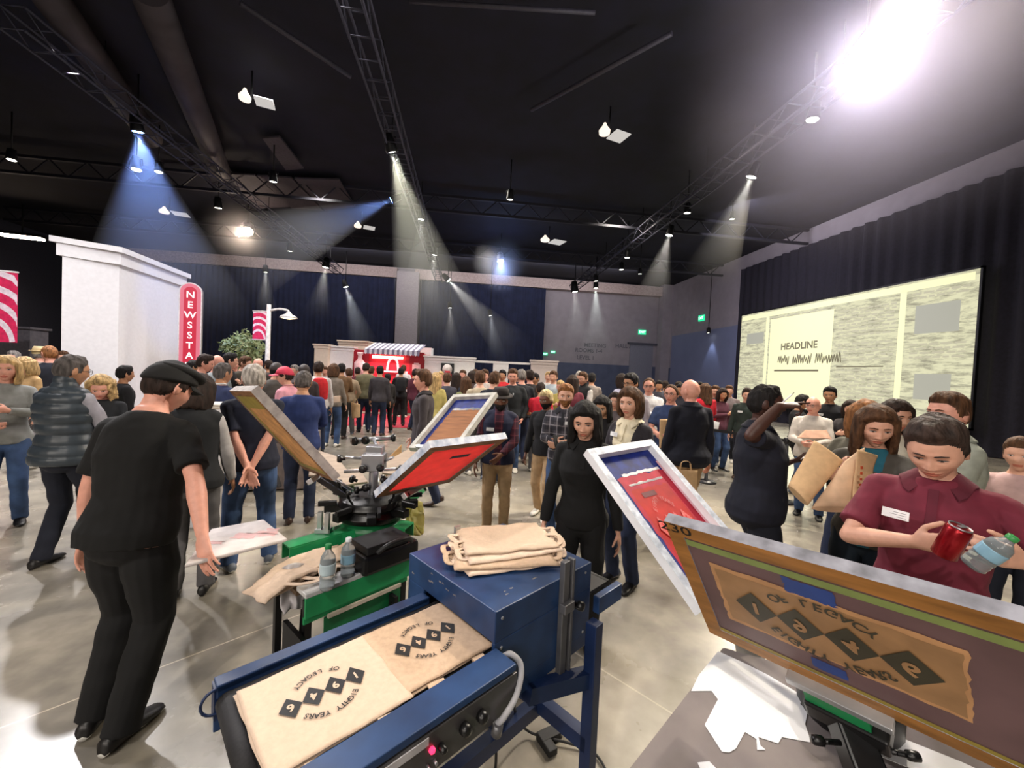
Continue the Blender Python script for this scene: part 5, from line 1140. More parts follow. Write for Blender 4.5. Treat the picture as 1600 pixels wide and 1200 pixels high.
    for k in (-1, 1):
        cs = [(A3(k*(.070+.004*i), -.004-.004*i, -.004), A3(0, .018-.001*i, -.003)*(1 if i else .8), A3(0, .006, .031)*(1 if i else .8)) for i in range(4)]; ge.loft([(a, b, c) for a, b, c in cs], 12)
    ev = (np.vstack(ge.v)*hs)@RH.T+hc; VV.append(ev)
    for f in ge.f: polys.append(tuple(i+n0 for i in f)); mi.append(0)
    n0 += len(ev)
    if fine < .014:
        opn = P.get('eyes', .7)
        for k in (-1, 1):
            for (w_, h_, y_, zc, m_) in ((.0145, .0066*opn, .0835, .001, 2), (.0058, .0062*opn, .0858, .0005, 3), (.016, .0020, .0856, .0014+.0068*opn, 3)):
                q = Geo(); ys = -.004 if m_ == 3 and w_ > .01 else 0
                q.loft([(A3(k*.0315, y_-.002+t_*.004+ys*.1, zc), A3(w_*c_, -.0035*k*c_, 0), A3(0, 0, h_*c_)) for t_, c_ in ((0, 1), (.5, .85), (.9, .35))], 14)
                ev = (np.vstack(q.v)*hs)@RH.T+hc; VV.append(ev)
                for f in q.f: polys.append(tuple(i+n0 for i in f)); mi.append(m_)
                n0 += len(ev)
    bm_ = bpy.data.meshes.new('body'); bm_.from_pydata((np.vstack(VV)*s).tolist(), [], polys); bm_.polygons.foreach_set('material_index', mi); bm_.polygons.foreach_set('use_smooth', [True]*len(polys)); bpy.data.meshes.remove(bodyg)
    out = [('body', bm_, skin_mats(P.get('skin', 'light')))]
    # ---- hair
    style = P.get('hair', 'short'); hcol = P.get('hc', 'brown')
    def shell(t, mask, name, amp=.002, fr=60):
        m = mask; x, y, z = HP.T; nn = HP/np.linalg.norm(HP, axis=1)[:, None]; w = noise2(HP*fr)*amp
        Q = HP+nn*(.0008+(t+w)*m)[:, None]; keep = [f for f in HF if (m[list(f)] > .02).any()]
        used = sorted({i for f in keep for i in f}); ix = {a: b for b, a in enumerate(used)}
        me = bpy.data.meshes.new(name); me.from_pydata((((Q[used]*hs)@RH.T+hc)*s).tolist(), [], [tuple(ix[i] for i in f) for f in keep]); me.polygons.foreach_set('use_smooth', [True]*len(keep)); return me
    x, y, z = HP.T; hatm = P.get('hat')
    if style != 'bald':
        t = P.get('ht', {'short': .012, 'receding': .008, 'buzz': .004, 'long': .020, 'bob': .022, 'afro': .03, 'curly': .02}.get(style, .012)); hz = hairline(HP, style)
        if style == 'sides': t = .009
        m = sstep(z-hz, -.004, .016)
        if style == 'sides': m = m*(1-sstep(z, .035, .06))
        topb = (.5+1.1*sstep(z, .02, .09)+.5*sstep(y, .02, .07)*sstep(z, .05, .08)) if style == 'short' else 1
        if hatm: m = m*(1-.55*sstep(z, .03, .06))
        hm = shell(t, m*topb, 'hair', .0035 if style in ('short', 'long', 'bob') else .0015)
        if style in ('long', 'bob', 'curly', 'ponytail'):
            gg = Geo(); Lh = P.get('hl', .26 if style == 'long' else .13); rr = random.Random(P.get('seed', 1)); nl = 44 if style != 'ponytail' else 5
            for i in range(nl):
                if style == 'ponytail': az = PI+rr.uniform(-.2, .2); a0 = .02
                else: az = (62+236*i/(nl-1))*PI/180; a0 = 0
                ca, sa = math.cos(az), math.sin(az); pts, rd = [], []
                for q in np.linspace(0, 1, 7):
                    zz = .055-q*(Lh+.055)*rr.uniform(.94, 1.04); rad_ = 1.0+.10*math.sin(q*PI)-(.12 if style == 'bob' else -.02)*max(0, q-.7)*2
                    wv = P.get('wave', .010)*math.sin(q*9+i*1.9)*q; yb = sa*.080*rad_+wv
                    if style == 'curly': wv = .02*math.sin(q*14+i*2.3); yb += wv
                    pts.append(A3(yb, ca*.098*rad_-.006-(.0 if q < .5 else (q-.5)*.03)+wv*.5, zz)); rd.append(.024*(1-.3*q))
                gg.limb([(p*hs)@RH.T+hc for p in pts], rd, 8)
            for p in ((0, -.05, .045),): gg.ball((A3(*p)*hs)@RH.T+hc, .066)
            lm = remesh(gg, .009 if fine < .01 else .013, 2, 'hair'); vv = getv(lm); nrm_ = normals(lm); hl_ = (vv-hc)@RH
            wv = noise2(hl_*A3(110, 110, 16))*.0035; vv = (vv+nrm_*wv[:, None])*s; pl = [tuple(p.vertices) for p in lm.polygons]
            v1 = getv(hm); p1 = [tuple(p.vertices) for p in hm.polygons]; me = bpy.data.meshes.new('hair'); me.from_pydata(np.vstack([v1, vv]).tolist(), [], p1+[tuple(i+len(v1) for i in f) for f in pl]); me.polygons.foreach_set('use_smooth', [True]*len(me.polygons)); hm = me
        out.append(('hair', hm, [hair_mat(hcol)]))
    if fine < .012 and P.get('brows', 1):
        q = Geo()
        for k in (-1, 1): q.limb([A3(k*.013, .0915, .0185), A3(k*.029, .0905, .0225), A3(k*.046, .079, .0185)], [.0026, .0034, .0020], 6)
        me = bpy.data.meshes.new('eyebrows'); me.from_pydata((((np.vstack(q.v)*hs)@RH.T+hc)*s).tolist(), [], q.f); out.append(('eyebrows', me, [hair_mat(hcol if hcol not in ('platinum',) else 'brown')]))
    if P.get('beard'):
        m = sstep(-z, .036, .062)*sstep(y, -.03, .03)*(1-np.exp(-(x/.016)**2-((z+.064)/.006)**2)*(y > 0)*.97)*(1-np.exp(-(x/.02)**2-((z+.04)/.010)**2)*(y > 0))
        out.append(('beard', shell(P['beard'], m, 'beard', .002, 90), [hair_mat(P.get('bc', hcol))]))
    if P.get('glasses'):
        bm = NB()
        for k in (-1, 1): tube(bm, [A3(k*.032+.021*math.cos(t), .099-.004*abs(math.cos(t)), .001+.016*math.sin(t)) for t in np.linspace(0, 2*PI, 17)], .0016, 5)
        for k in (-1, 1): tube(bm, [A3(k*.053, .094, .006), A3(k*.075, .05, .006), A3(k*.079, -.01, .004)], .0015, 5)
        tube(bm, [A3(-.011, .1, .003), A3(.011, .1, .003)], .0016, 5)
        for v_ in bm.verts: v_.co = Vector(((np.array(v_.co)*hs)@RH.T+hc)*s)
        me = bpy.data.meshes.new('glasses'); bm.to_mesh(me); bm.free(); out.append(('glasses', me, [M('glasses_frame', (30, 26, 26), rough=.3)]))
    if hatm:
        kind, hcol_ = hatm; m = sstep(z-np.interp(y, [-.1, 0, .09], [.0, .022, .040]), -.002, .006); hmm = shell({'cap': .014, 'flatcap': .018, 'hat': .016, 'beanie': .014}[kind], m, 'hat', .0008)
        v1 = getv(hmm)/s; p1 = [tuple(p.vertices) for p in hmm.polygons]; gg = Geo()
        if kind in ('cap', 'flatcap'):
            L_ = .075 if kind == 'cap' else .05; nn_ = 13; vs_ = []; 
            for dz in (0, -.005):
                for i in range(nn_):
                    a = (i/(nn_-1)-.5)*PI*.86; xx = math.sin(a); yy = math.cos(a); vs_.append(A3(xx*.078, yy*.090+.008, .047+dz-.01*abs(xx))); vs_.append(A3(xx*.082, yy*.095+.012+L_*math.cos(a*1.05)**.6, .036+dz-.022*abs(xx)))
            F_ = []
            for i in range(nn_-1): a = 2*i; b = a+2*nn_; F_ += [(a, a+1, a+3, a+2), (b, b+2, b+3, b+1), (a+1, b+1, b+3, a+3), (a, a+2, b+2, b)]
            gg.add(np.array(vs_), F_)
            if kind == 'flatcap': gg.ball(A3(0, .02, .085), A3(.094, .112, .036), 20)
        elif kind == 'hat':
            gg.loft([(A3(0, 0, .045), A3(.10, 0, .0), A3(0, .125, -.01)), (A3(0, 0, .048), A3(.135, 0, 0), A3(0, .15, -.012)), (A3(0, 0, .054), A3(.13, 0, 0), A3(0, .146, -.012)), (A3(0, 0, .06), A3(.09, 0, 0), A3(0, .11, 0))], 24); gg.loft([(A3(0, -.003, .05), A3(.094, 0, 0), A3(0, .115, 0)), (A3(0, -.003, .11), A3(.086, 0, 0), A3(0, .10, 0)), (A3(0, 0, .135), A3(.07, 0, 0), A3(0, .085, 0))], 20)
        if gg.v:
            v2 = (np.vstack(gg.v)*hs)@RH.T+hc; me = bpy.data.meshes.new('hat'); me.from_pydata((np.vstack([v1, v2])*s).tolist(), [], p1+[tuple(i+len(v1) for i in f) for f in gg.f]); me.polygons.foreach_set('use_smooth', [True]*len(me.polygons)); hmm = me
        out.append((kind if kind in ('cap', 'hat') else 'hat', hmm, [hcol_]))
    # ---- clothes
    vc = max(fine*1.25, .008); inv = np.linalg.inv(RL)
    def sleeve(g, k, inf, length):
        e, w_ = el[k], wr[k]; S_ = sho[k]; f = .9 if fem else 1
        g.ball(S_+A3(0, 0, -.004), .050*f+inf)
        g.limb([up((k*.05, -.012, 1.405))+off, S_], [.058+inf, .050*f+inf], 12)
        if length == 'short':
            q = S_*.22+e*.78; g.limb([S_, S_*.5+e*.5, q], [.050*f+inf, .052*f+inf, .052*f+inf*1.4], 14, cap=False)
        elif length == 'long':
            q = w_-(w_-e)/np.linalg.norm(w_-e)*.0; g.limb([S_, S_*.5+e*.5, e], [.050*f+inf, .046*f+inf, .041*f+inf], 14)
            g.limb([e, e*.6+w_*.4, q], [.042*f+inf, .042*f+inf, .030*f+inf], 14, cap=False)
        elif length == 'rolled': g.limb([S_, S_*.5+e*.5, e], [.050*f+inf, .046*f+inf, .041*f+inf], 14); g.limb([e, e*.7+w_*.3], [.042*f+inf, .044*f+inf], 14, cap=False)
    top = P.get('top', ('short', 'grey')); hem = P.get('hem', .86); g = Geo(); torso(g, .016, z0=hem, z1=1.485, flare=P.get('flare', .014))
    for k in (-1, 1): sleeve(g, k, .010, top[0])
    me = remesh(g, vc, 3, 'shirt'); folds(me, P.get('fold', .0065), 8, 19, seed=P.get('seed', 1)); folds(me, .0025, 26, 34, seed=P.get('seed', 1)+2)
    mats = [top[1]] if not isinstance(top[1], (list, tuple)) else list(top[1])
    if len(mats) == 1 and P.get('vneck'):
        v = getv(me); loc = (v-off-piv)@inv.T+piv; c = np.array([loc[list(p.vertices)].mean(0) for p in me.polygons]); mats.append(skin_mats(P.get('skin', 'light'))[0])
        me.polygons.foreach_set('material_index', ((np.abs(c[:, 0]) < (c[:, 2]-1.395)*.62) & (c[:, 1] > .02)).astype(int).tolist())
    if len(mats) > 1 and not P.get('vneck'):   # open front showing a second layer
        v = getv(me); loc = (v-off-piv)@inv.T+piv; c = np.array([loc[list(p.vertices)].mean(0) for p in me.polygons]); wf_ = P.get('open', .07); hb = P.get('openz', (.8, 1.5))
        me.polygons.foreach_set('material_index', ((np.abs(c[:, 0]) < wf_*(.6+.8*np.clip(c[:, 2]-.95, 0, .5))) & (c[:, 1] > .02) & (c[:, 2] > hb[0]) & (c[:, 2] < hb[1])).astype(int).tolist())
    setv(me, getv(me)*s); out.append((P.get('topname', 'shirt'), me, mats))
    if P.get('collar') is not None:
        g = Geo(); c0 = up((0, -.008, 1.478))+off; R_ = []
        for t in np.linspace(0, 2*PI, 19)[:-1]: pass
        bm = NB(); pts = []
        for t in np.linspace(-PI*.93, PI*.93, 25): pts.append(up((.066*math.sin(t), -.012-.062*math.cos(t), 1.495-.028*sstep(abs(t), 1.7, 3)))+off)
        tube(bm, pts, [.0095]*25, 8)
        if fine <= .009:
            for k in (-1, 1):
                I_, O_ = [], []
                for t in np.linspace(0, PI*.9, 12):
                    f_ = sstep(t, 1.9, 2.9); sx, sy = math.sin(t), -math.cos(t); I_.append(up((k*.064*sx, -.012+.06*sy, 1.505-.03*f_))+off); O_.append(up((k*(.118*sx+.035*f_), -.012+.104*sy+.012*f_, 1.462-.05*f_))+off)
                for dz in (0, .006):
                    vi = [bm.verts.new(Vector(q)+Vector((0, 0, dz))) for q in I_]; vo = [bm.verts.new(Vector(q)+Vector((0, dz*.5, dz))) for q in O_]
                    for i in range(11): bm.faces.new((vi[i], vi[i+1], vo[i+1], vo[i])).smooth = True
            bar(bm, up((0, .085, 1.44))+off, up((0, .148*fat**.5, 1.30))+off, .03, .012, up=(0, 1, .2))
        me = bpy.data.meshes.new('collar')
        for v_ in bm.verts: v_.co *= s
        bm.to_mesh(me); bm.free(); out.append(('collar', me, [P['collar']]))
    if P.get('vest'):
        g = Geo(); q_ = P.get('quilt', 0); torso(g, .036 if q_ else .031, z0=.84, z1=1.48, flare=.014, w=1.02)
        for k in (-1, 1): g.limb([up((k*.05, -.01, 1.42))+off, up((k*(sh-.03), -.01, 1.405))+off], [.082, .074], 14)
        g.limb([up((0, -.012, 1.44))+off, up((0, -.008, 1.53))+off], [.085, .075], 16)
        me = remesh(g, vc, 3, 'vest'); v = getv(me); n_ = normals(me); loc = (v-off-piv)@inv.T+piv
        if q_: setv(me, v+n_*(np.abs(np.sin(loc[:, 2]*PI/.085))**.6*.014-.008)[:, None])
        else: folds(me, .004, seed=3)
        vm_ = P['vest'] if isinstance(P['vest'], (list, tuple)) else [P['vest']]
        if len(vm_) > 1:
            c = np.array([loc[list(p.vertices)].mean(0) for p in me.polygons]); me.polygons.foreach_set('material_index', ((np.abs(c[:, 0]) < .04+.05*np.clip(c[:, 2]-1.15, 0, 1)) & (c[:, 1] > .02)).astype(int).tolist())
        setv(me, getv(me)*s); out.append(('vest', me, list(vm_)))
    g = Geo(); R_ = []
    for z_, rx, ry, cy in ((.79, .09, .08, -.005), (.83, .14, .11, -.008), (.88, .158, .118, -.01), (.94, .165, .121, -.012), (1.0, .152, .110, -.006), (1.02, .14, .100, -.003)):
        f = fat; R_.append((A3(0, cy+max(0, fat-1)*.05, z_)+off, A3(rx*f+.004, 0, 0), A3(0, ry*f+.004, 0)))
    g.loft(R_, 24); lw = P.get('legw', 1.0)
    for k in (-1, 1):
        a, b, c = hip[k], knee[k], ft[k]; g.limb([a+A3(-k*.006, 0, .03), a*.6+b*.4, b, b*.5+c*.5, c+A3(0, -.005, -.035)], [.096*fat**.5, .088*fat**.5*lw, .070*lw, .066*lw, .060*lw], 14, cap=False)
    me = remesh(g, vc, 3, 'trousers'); v = getv(me); folds(me, .0065, 9, 24, seed=P.get('seed', 1)+4); setv(me, getv(me)*s); out.append(('trousers', me, [P.get('legs', M('jeans_blue', (54, 72, 104)))]))
    # shoes
    for k in (-1, 1):
        g = Geo(); a = P.get('toe', (.12, .12))[0 if k < 0 else 1]*k; ca, sa = math.cos(a), math.sin(a); d = A3(sa, ca, 0); r = A3(ca, -sa, 0); c = ft[k]-A3(0, 0, .085); lift = P.get('heel', (0, 0))[0 if k < 0 else 1]
        Q = []
        for t_, w_, h_ in ((-.085, .02, .03), (-.075, .034, .05), (-.03, .038, .06), (.02, .040, .058), (.08, .046, .038), (.14, .045, .027), (.175, .034, .020), (.19, .015, .012)):
            Q.append((c+d*t_+A3(0, 0, h_*.72+.006+lift*max(0, .06-t_)*.8), r*w_, A3(0, 0, h_*.72)))
        g.loft(Q, 16); v = np.vstack(g.v); v[:, 2] = np.maximum(v[:, 2], .0); sm = P.get('shoe', M('shoe_black', (22, 20, 20), rough=.4)); sm = sm if isinstance(sm, (list, tuple)) else [sm]
        me = bpy.data.meshes.new('shoe'); me.from_pydata((v*s).tolist(), [], g.f); me.polygons.foreach_set('use_smooth', [True]*len(g.f))
        if len(sm) > 1: me.polygons.foreach_set('material_index', [1 if v[list(f)].mean(0)[2] < .024 else 0 for f in g.f])
        out.append(('shoe', me, list(sm)))
    if P.get('badge'):
        bx_, bz_ = P['badge']; bm = NB(); cc = up((bx_, .145*(fat if fat > 1 else 1)*.98+P.get('badge_y', 0), bz_))+off; nn_ = upv((.25*np.sign(bx_), 1, .12)); nn_ = nn_/np.linalg.norm(nn_); uu = np.cross(nn_, A3(0, 0, 1)); uu = uu/np.linalg.norm(uu)*-1; vv_ = np.cross(nn_, uu)
        Mb = basis(cc*s, -uu, np.cross(nn_, -uu), nn_); box(bm, (0, 0, 0), (.085, .036, .003), Mb)
        for j, (w_, x_) in enumerate(((.03, -.02), (.05, -.008), (.04, -.014))): box(bm, (x_, .010-.009*j, .002), (w_, .002, .0008), Mb, 1)
        me = bpy.data.meshes.new('name_badge'); bm.to_mesh(me); bm.free(); out.append(('name_badge', me, [M('badge_white', (236, 236, 238), rough=.5), M('badge_print', (150, 150, 156))]))
    if P.get('pack'):
        g = Geo(); cc = up((0, -.20, 1.26))+off; g.loft([(cc+upv((0, .0, z_)), upv((rx, 0, 0)), upv((0, ry, 0))) for z_, rx, ry in ((-.21, .12, .06), (-.2, .14, .085), (-.05, .15, .10), (.1, .14, .085), (.18, .11, .06), (.2, .05, .03))], 16)
        me = remesh(g, .012, 3, 'backpack'); setv(me, getv(me)*s); out.append(('backpack', me, [P['pack']]))
    info = dict(hands={k: wr[k]*s for k in wr}, hdir={k: hd[k][0] for k in hd}, head=hc*s, s=s, elbow={k: el[k]*s for k in el})
    return out, info
def place_person(P, loc, rz, label, fine=.008, group=None, info_out=None, cat='person'):
    parts, info = build_person(P, fine)
    e = empty('person', (loc[0], loc[1], 0), rz, label, cat, group)
    for nm, me, mats in parts:
        for m in mats: me.materials.append(m)
        o = bpy.data.objects.new(nm, me); COL.objects.link(o); o.parent = e
    e['_n'] = 0; del e['_n']
    Mw = T(loc[0], loc[1], 0) @ RZ(rz); info['M'] = Mw; return e, info
def hw(info, k, f=.09): return info['M'] @ Vector(info['hands'][k]+info['hdir'][k]*f)
def local_target(loc, rz, h, w):
    """world point -> local metres of the 1.75 m template"""
    v = RZ(-rz) @ (Vector(w)-Vector((loc[0], loc[1], 0))); s = h/1.75; return (v.x/s, v.y/s, v.z/s)
# ================================================================== WHO STANDS WHERE
def FB(n, c, **k): return M('fabric_'+n, c, rough=.88, var=.12, scale=14, **k)
def plaid(n, base, c2, c3, s=14):
    m = M('plaid_'+n, base, rough=.9, var=0); nt = m.node_tree; N = nt.nodes.new; L = nt.links.new; tc = nt.nodes['Texture Coordinate']; prev = None
    for ax, col, fac in ((0, c2, .6), (2, c2, .6), (0, c3, .5), (2, c3, .5)):
        sp = N('ShaderNodeSeparateXYZ'); L(tc.outputs['Object'], sp.inputs[0]); mu = N('ShaderNodeMath'); mu.operation = 'MULTIPLY'; mu.inputs[1].default_value = s*(1 if col == c2 else 1.0); L(sp.outputs[ax], mu.inputs[0])
        ad = N('ShaderNodeMath'); ad.operation = 'ADD'; ad.inputs[1].default_value = 0 if col == c2 else .45; L(mu.outputs[0], ad.inputs[0]); fr_ = N('ShaderNodeMath'); fr_.operation = 'FRACT'; L(ad.outputs[0], fr_.inputs[0])
        lt = N('ShaderNodeMath'); lt.operation = 'LESS_THAN'; lt.inputs[1].default_value = .45 if col == c2 else .12; L(fr_.outputs[0], lt.inputs[0]); mf = N('ShaderNodeMath'); mf.operation = 'MULTIPLY'; mf.inputs[1].default_value = fac; L(lt.outputs[0], mf.inputs[0])
        mx = N('ShaderNodeMixRGB'); L(mf.outputs[0], mx.inputs[0]); mx.inputs[2].default_value = (*lin(col), 1)
        if prev is None: mx.inputs[1].default_value = (*lin(base), 1)
        else: L(prev.outputs[0], mx.inputs[1])
        prev = mx
    L(prev.outputs[0], nt.nodes['Principled BSDF'].inputs['Base Color']); return m
def rzof(px, rel): return math.radians(rel)-(math.atan((px-800)/F)+math.radians(6.5))
def put(px, top, d, rel, P, label, fine=.012, group=None, h=None, at=None):
    q = PD(px, top, d); P = dict(P); hat = P.get('hat'); P.setdefault('h', h or max(1.45, min(1.92, q.z-.012-(.012 if hat else 0)))); P.setdefault('seed', int(px)); rz = rzof(px, rel)
    loc = at if at is not None else (q.x, q.y)
    if callable(P.get('prep')): P['prep'](P, loc, rz)
    return place_person(P, loc, rz, label, fine, group)
def aim_hand(key, w, hint=(.7, -.5, -.7), pn=(0, 0, -1), th=(-1, .2, 0), curl=.4):
    def f(P, loc, rz): P[key] = (local_target(loc, rz, P['h'], w), hint if key == 'R' else hint, pn, th, curl); P[key+'abs'] = True
    return f
def both(*fs):
    def f(P, loc, rz):
        for q in fs: q(P, loc, rz)
    return f
jb, jd, jn = M('jeans_blue', (62, 86, 126), rough=.85, var=.25, scale=7), M('jeans_dark', (34, 44, 70), rough=.85, var=.2, scale=7), M('trouser_navy', (22, 26, 40), rough=.85)
khk, blk, gry = M('trouser_khaki', (178, 148, 112), rough=.85), M('trouser_black', (10, 10, 12), rough=.85), M('trouser_grey', (86, 84, 86), rough=.85)
shw = [M('shoe_white', (222, 216, 204), rough=.5), M('sole_white', (236, 234, 228), rough=.5)]; shg = [M('shoe_grey', (92, 98, 108), rough=.6), M('sole_white')]; shb = M('shoe_black', (22, 20, 20), rough=.4); shbr = M('shoe_brown', (62, 44, 36), rough=.45)
HW = {}
# --- man in black, printing
wpt = PZ(318, 846, .965)
_, HW['black'] = put(262, 575, 1.86, -40, dict(h=1.78, lean=.20, shift=(0, .02), top=('short', FB('black_tee', (9, 9, 10))), hem=.83, flare=.0, fat=1.16, legs=blk, shoe=[shb, M('sole_white')], hat=('flatcap', M('cap_black', (14, 13, 14), rough=.85, var=.1)), hair='short', hc='darkbrown', skin='pink', look=(-.25, .45), L='down', feet=((-.10, -.03), (.09, -.10)), legw=1.15, toe=(.3, .1),
    prep=aim_hand('R', wpt, hint=(.9, -.6, .1), pn=(0, .2, -1), th=(-1, .3, 0), curl=.25)), 'person in black t-shirt, black trousers and black flat cap, bending over the white print pallet', .0065, at=(PZ(192, 1128, 0).x, PZ(192, 1128, 0).y))
# --- puffer vest
put(104, 553, 3.3, -48, dict(top=('long', FB('light_grey', (158, 156, 166))), vest=M('puffer_grey', (56, 64, 72), rough=.38, var=.1), quilt=1, legs=jn, shoe=shb, hc='saltpepper', skin='tan', hair='short', ht=.007, look=(-.35, .1), R='front', L='relaxed', fat=1.08, feet=((-.13, -.05), (.13, .1)), glasses=1), 'grey-haired person in quilted dark puffer vest over light grey sleeves, from behind', .008)
put(160, 585, 4.05, 165, dict(top=('long', FB('dark_knit', (26, 28, 34))), legs=blk, fem=1, hair='curly', hc='blond', hl=.12, ht=.035, skin='pink', look=(.1, .35), R='front', L='front'), 'person with curly blonde hair in a dark knit, bending beside the puffer vest', .009)
put(10, 556, 4.0, 172, dict(top=('long', FB('grey_sweater', (134, 136, 134))), legs=jb, fem=1, hair='bob', hc='blond', hl=.13, skin='pink', R='front', L='phone', shoe=shb), 'blonde person in a grey sweater and jeans at the left edge', .010)
put(193, 571, 5.8, -70, dict(top=('long', FB('black_knit', (20, 20, 24))), legs=blk, hc='black', skin='tan'), 'dark-haired person in black standing against the white tower', .014)
put(304, 585, 2.95, -10, dict(h=1.66, top=('long', FB('pale_grey', (172, 168, 168))), vest=FB('black_vest', (20, 22, 26)), legs=gry, hc='darkbrown', fem=1, hair='bob', skin='tan', L='relaxed', R='relaxed', look=(-.4, .3)), 'person in a black vest over pale grey sleeves, half hidden behind the black flat cap', .010)
# --- navy polo man with clasped hands
put(398, 568, 3.42, 6, dict(top=('short', FB('navy_polo', (24, 28, 46))), collar=FB('navy_polo', (24, 28, 46)), legs=jb, shoe=shg, hc='lightgrey', hair='short', ht=.008, skin='pink', fat=1.10, hem=.83,
    R=(A3(-.02, -.185, .90), A3(1, -.3, 0), A3(0, -1, .1), A3(-.2, 0, 1), .15), L=(A3(.04, -.20, .86), A3(1, -.3, 0), A3(0, -1, 0), A3(-.2, .0, 1), .15), feet=((-.15, -.02), (.15, 0)), legw=1.1, toe=(.3, .25), look=(.05, .1)), 'grey-haired person in navy polo and blue jeans, hands clasped behind the back', .0075)
put(474, 578, 4.4, -4, dict(top=('long', FB('blue_sweater', (38, 54, 104))), legs=jd, hc='saltpepper', hair='short', ht=.006, skin='tan', fat=1.08, hem=.84, R='front', L='front', shoe=shbr, look=(-.15, .1)), 'grey-haired person in a plain blue sweater, right of the navy polo', .009)
put(346, 566, 4.9, -55, dict(top=('long', FB('blue_blazer', (52, 62, 100))), collar=FB('white_shirt', (214, 212, 214)), legs=jn, hc='saltpepper', skin='tan', hair='short', ht=.006, R='front'), 'greying person in a blue blazer with white collar, facing right behind the navy polo', .011)
# --- walking man in charcoal
put(664, 578, 5.0, 88, dict(top=('long', FB('charcoal', (64, 58, 62))), collar=FB('charcoal_dark', (38, 34, 38)), legs=jd, shoe=shbr, hc='brown', hair='short', ht=.016, skin='pink', R='relaxed', L='carry', feet=((-.09, .30), (.09, -.22)), hem=.80, look=(.0, -.02), heel=(0, .6)), 'person in charcoal jacket walking left, seen in profile behind the silkscreens', .008)
# --- bearded man with hat
_, HW['hat'] = put(783, 604, 4.35, 178, dict(top=('long', plaid('maroon', (72, 24, 40), (40, 16, 34), (120, 60, 70))), vest=[FB('navy_vest', (28, 32, 58)), plaid('maroon2', (72, 24, 40), (40, 16, 34), (120, 60, 70))], legs=khk, shoe=shbr, hc='black', hair='buzz', skin='brown', beard=.012, bc='black', smile=1, hat=('hat', M('hat_felt', (40, 34, 34), rough=.9)), badge=(.1, 1.28), badge_y=.02, L=(A3(.05, .30, 1.02), A3(.9, -.3, -.6), A3(-.3, -.4, .8), A3(-.2, .4, .8), .2), R='down', look=(.08, .12)), 'smiling bearded person in dark felt hat, navy vest and plaid sleeves', .008)
_, HW['plaid'] = put(885, 600, 4.35, 168, dict(top=('long', plaid('grey', (84, 80, 88), (30, 30, 38), (178, 172, 176), 11)), collar=FB('dark_tee', (36, 36, 42)), legs=jb, shoe=shw, hc='ginger', hair='short', ht=.014, skin='light', smile=1, beard=.003, bc='ginger', hem=.80, badge=(-.08, 1.33), R=(A3(.03, .27, 1.13), A3(.8, -.5, -.6), A3(-.6, -.2, .6), A3(-.3, .5, .6), .75), L=(A3(.03, .27, 1.11), A3(.8, -.5, -.6), A3(-.6, -.2, .6), A3(-.3, .5, .6), .75), look=(.2, .02)), 'ginger-haired person in grey plaid shirt with name badge, holding a phone', .008)
put(856, 609, 4.95, 160, dict(top=('long', FB('black_jacket', (24, 24, 28))), legs=khk, shoe=shw, hc='platinum', hair='short', ht=.014, skin='brown', beard=.004, bc='black', badge=(-.09, 1.32), feet=((-.1, .1), (.1, -.1)), look=(-.2, .08)), 'person with bleached blond hair in black jacket and khaki trousers, beside the plaid shirt', .009)
# --- woman in black turtleneck
put(917, 636, 2.62, 176, dict(fem=1, top=('long', FB('black_turtleneck', (12, 12, 14))), collar=FB('black_turtleneck', (12, 12, 14)), legs=blk, shoe=shb, hair='long', hl=.23, wave=.022, hc='black', skin='light', look=(-.05, .26), eyes=.5, smile=1, lean=.05, ht=.018, R='down', L='down', h=1.62, hem=.84), 'person with long dark wavy hair in a black turtleneck, looking down', .0065)
put(943, 622, 4.3, 172, dict(fem=1, top=('long', FB('black_top', (24, 22, 26))), legs=blk, hair='long', hl=.22, hc='black', skin='olive', look=(-.1, .3), badge=(.02, 1.25), badge_y=-.01, h=1.58), 'person with long black hair in black, looking down just behind the turtleneck', .009)
put(988, 606, 3.4, 148, dict(fem=1, top=('long', [FB('dark_cardigan', (50, 46, 52)), FB('cream_top', (228, 216, 186))]), open=.10, collar=FB('cream_top', (228, 216, 186)), legs=jd, shoe=shb, hair='bob', hl=.10, hc='brown', ht=.03, skin='light', look=(.15, .02), smile=1, R='relaxed', L='relaxed', badge=(.07, 1.35)), 'brown-bobbed person in cream top under a dark cardigan, smiling to the left', .007)
put(961, 630, 5.6, 170, dict(fem=1, top=('long', FB('taupe', (100, 90, 92))), hair='bob', hc='darkbrown', skin='light', h=1.56), 'short person half hidden between the brown bob and the long black hair', .012)
put(990, 583, 5.6, 150, dict(top=('long', FB('lavender_grey', (166, 158, 166))), legs=jn, hc='black', hair='short', skin='tan', beard=.006, bc='black', glasses=1, look=(-.3, .1)), 'tall bearded person in pale lavender shirt behind the brown bob', .011)
put(1015, 590, 6.4, 176, dict(top=('long', FB('white_shirt', (214, 212, 206))), collar=FB('white_shirt', (214, 212, 206)), legs=jd, hc='brown', hair='receding', skin='pink', glasses=1, R='folded', L='folded', smile=1), 'balding person in white shirt with folded arms, in front of the dark wall band', .011)
put(1050, 600, 5.3, 166, dict(top=('short', FB('steel_blue', (50, 66, 104))), legs=gry, hc='brown', hair='receding', skin='pink', glasses=1, badge=(-.07, 1.32), R='front', L='front'), 'person in steel-blue t-shirt with glasses and badge, left of the big navy jacket', .010)
_, HW['navyj'] = put(1082, 592, 4.5, 25, dict(top=('long', FB('midnight_jacket', (16, 18, 32))), collar=FB('midnight_jacket', (16, 18, 32)), legs=khk, hair='bald', skin='pink', fat=1.16, hem=.78, flare=.05, L='down', R='down', look=(.5, 0)), 'bald person in a long midnight-navy jacket, seen from behind', .009)
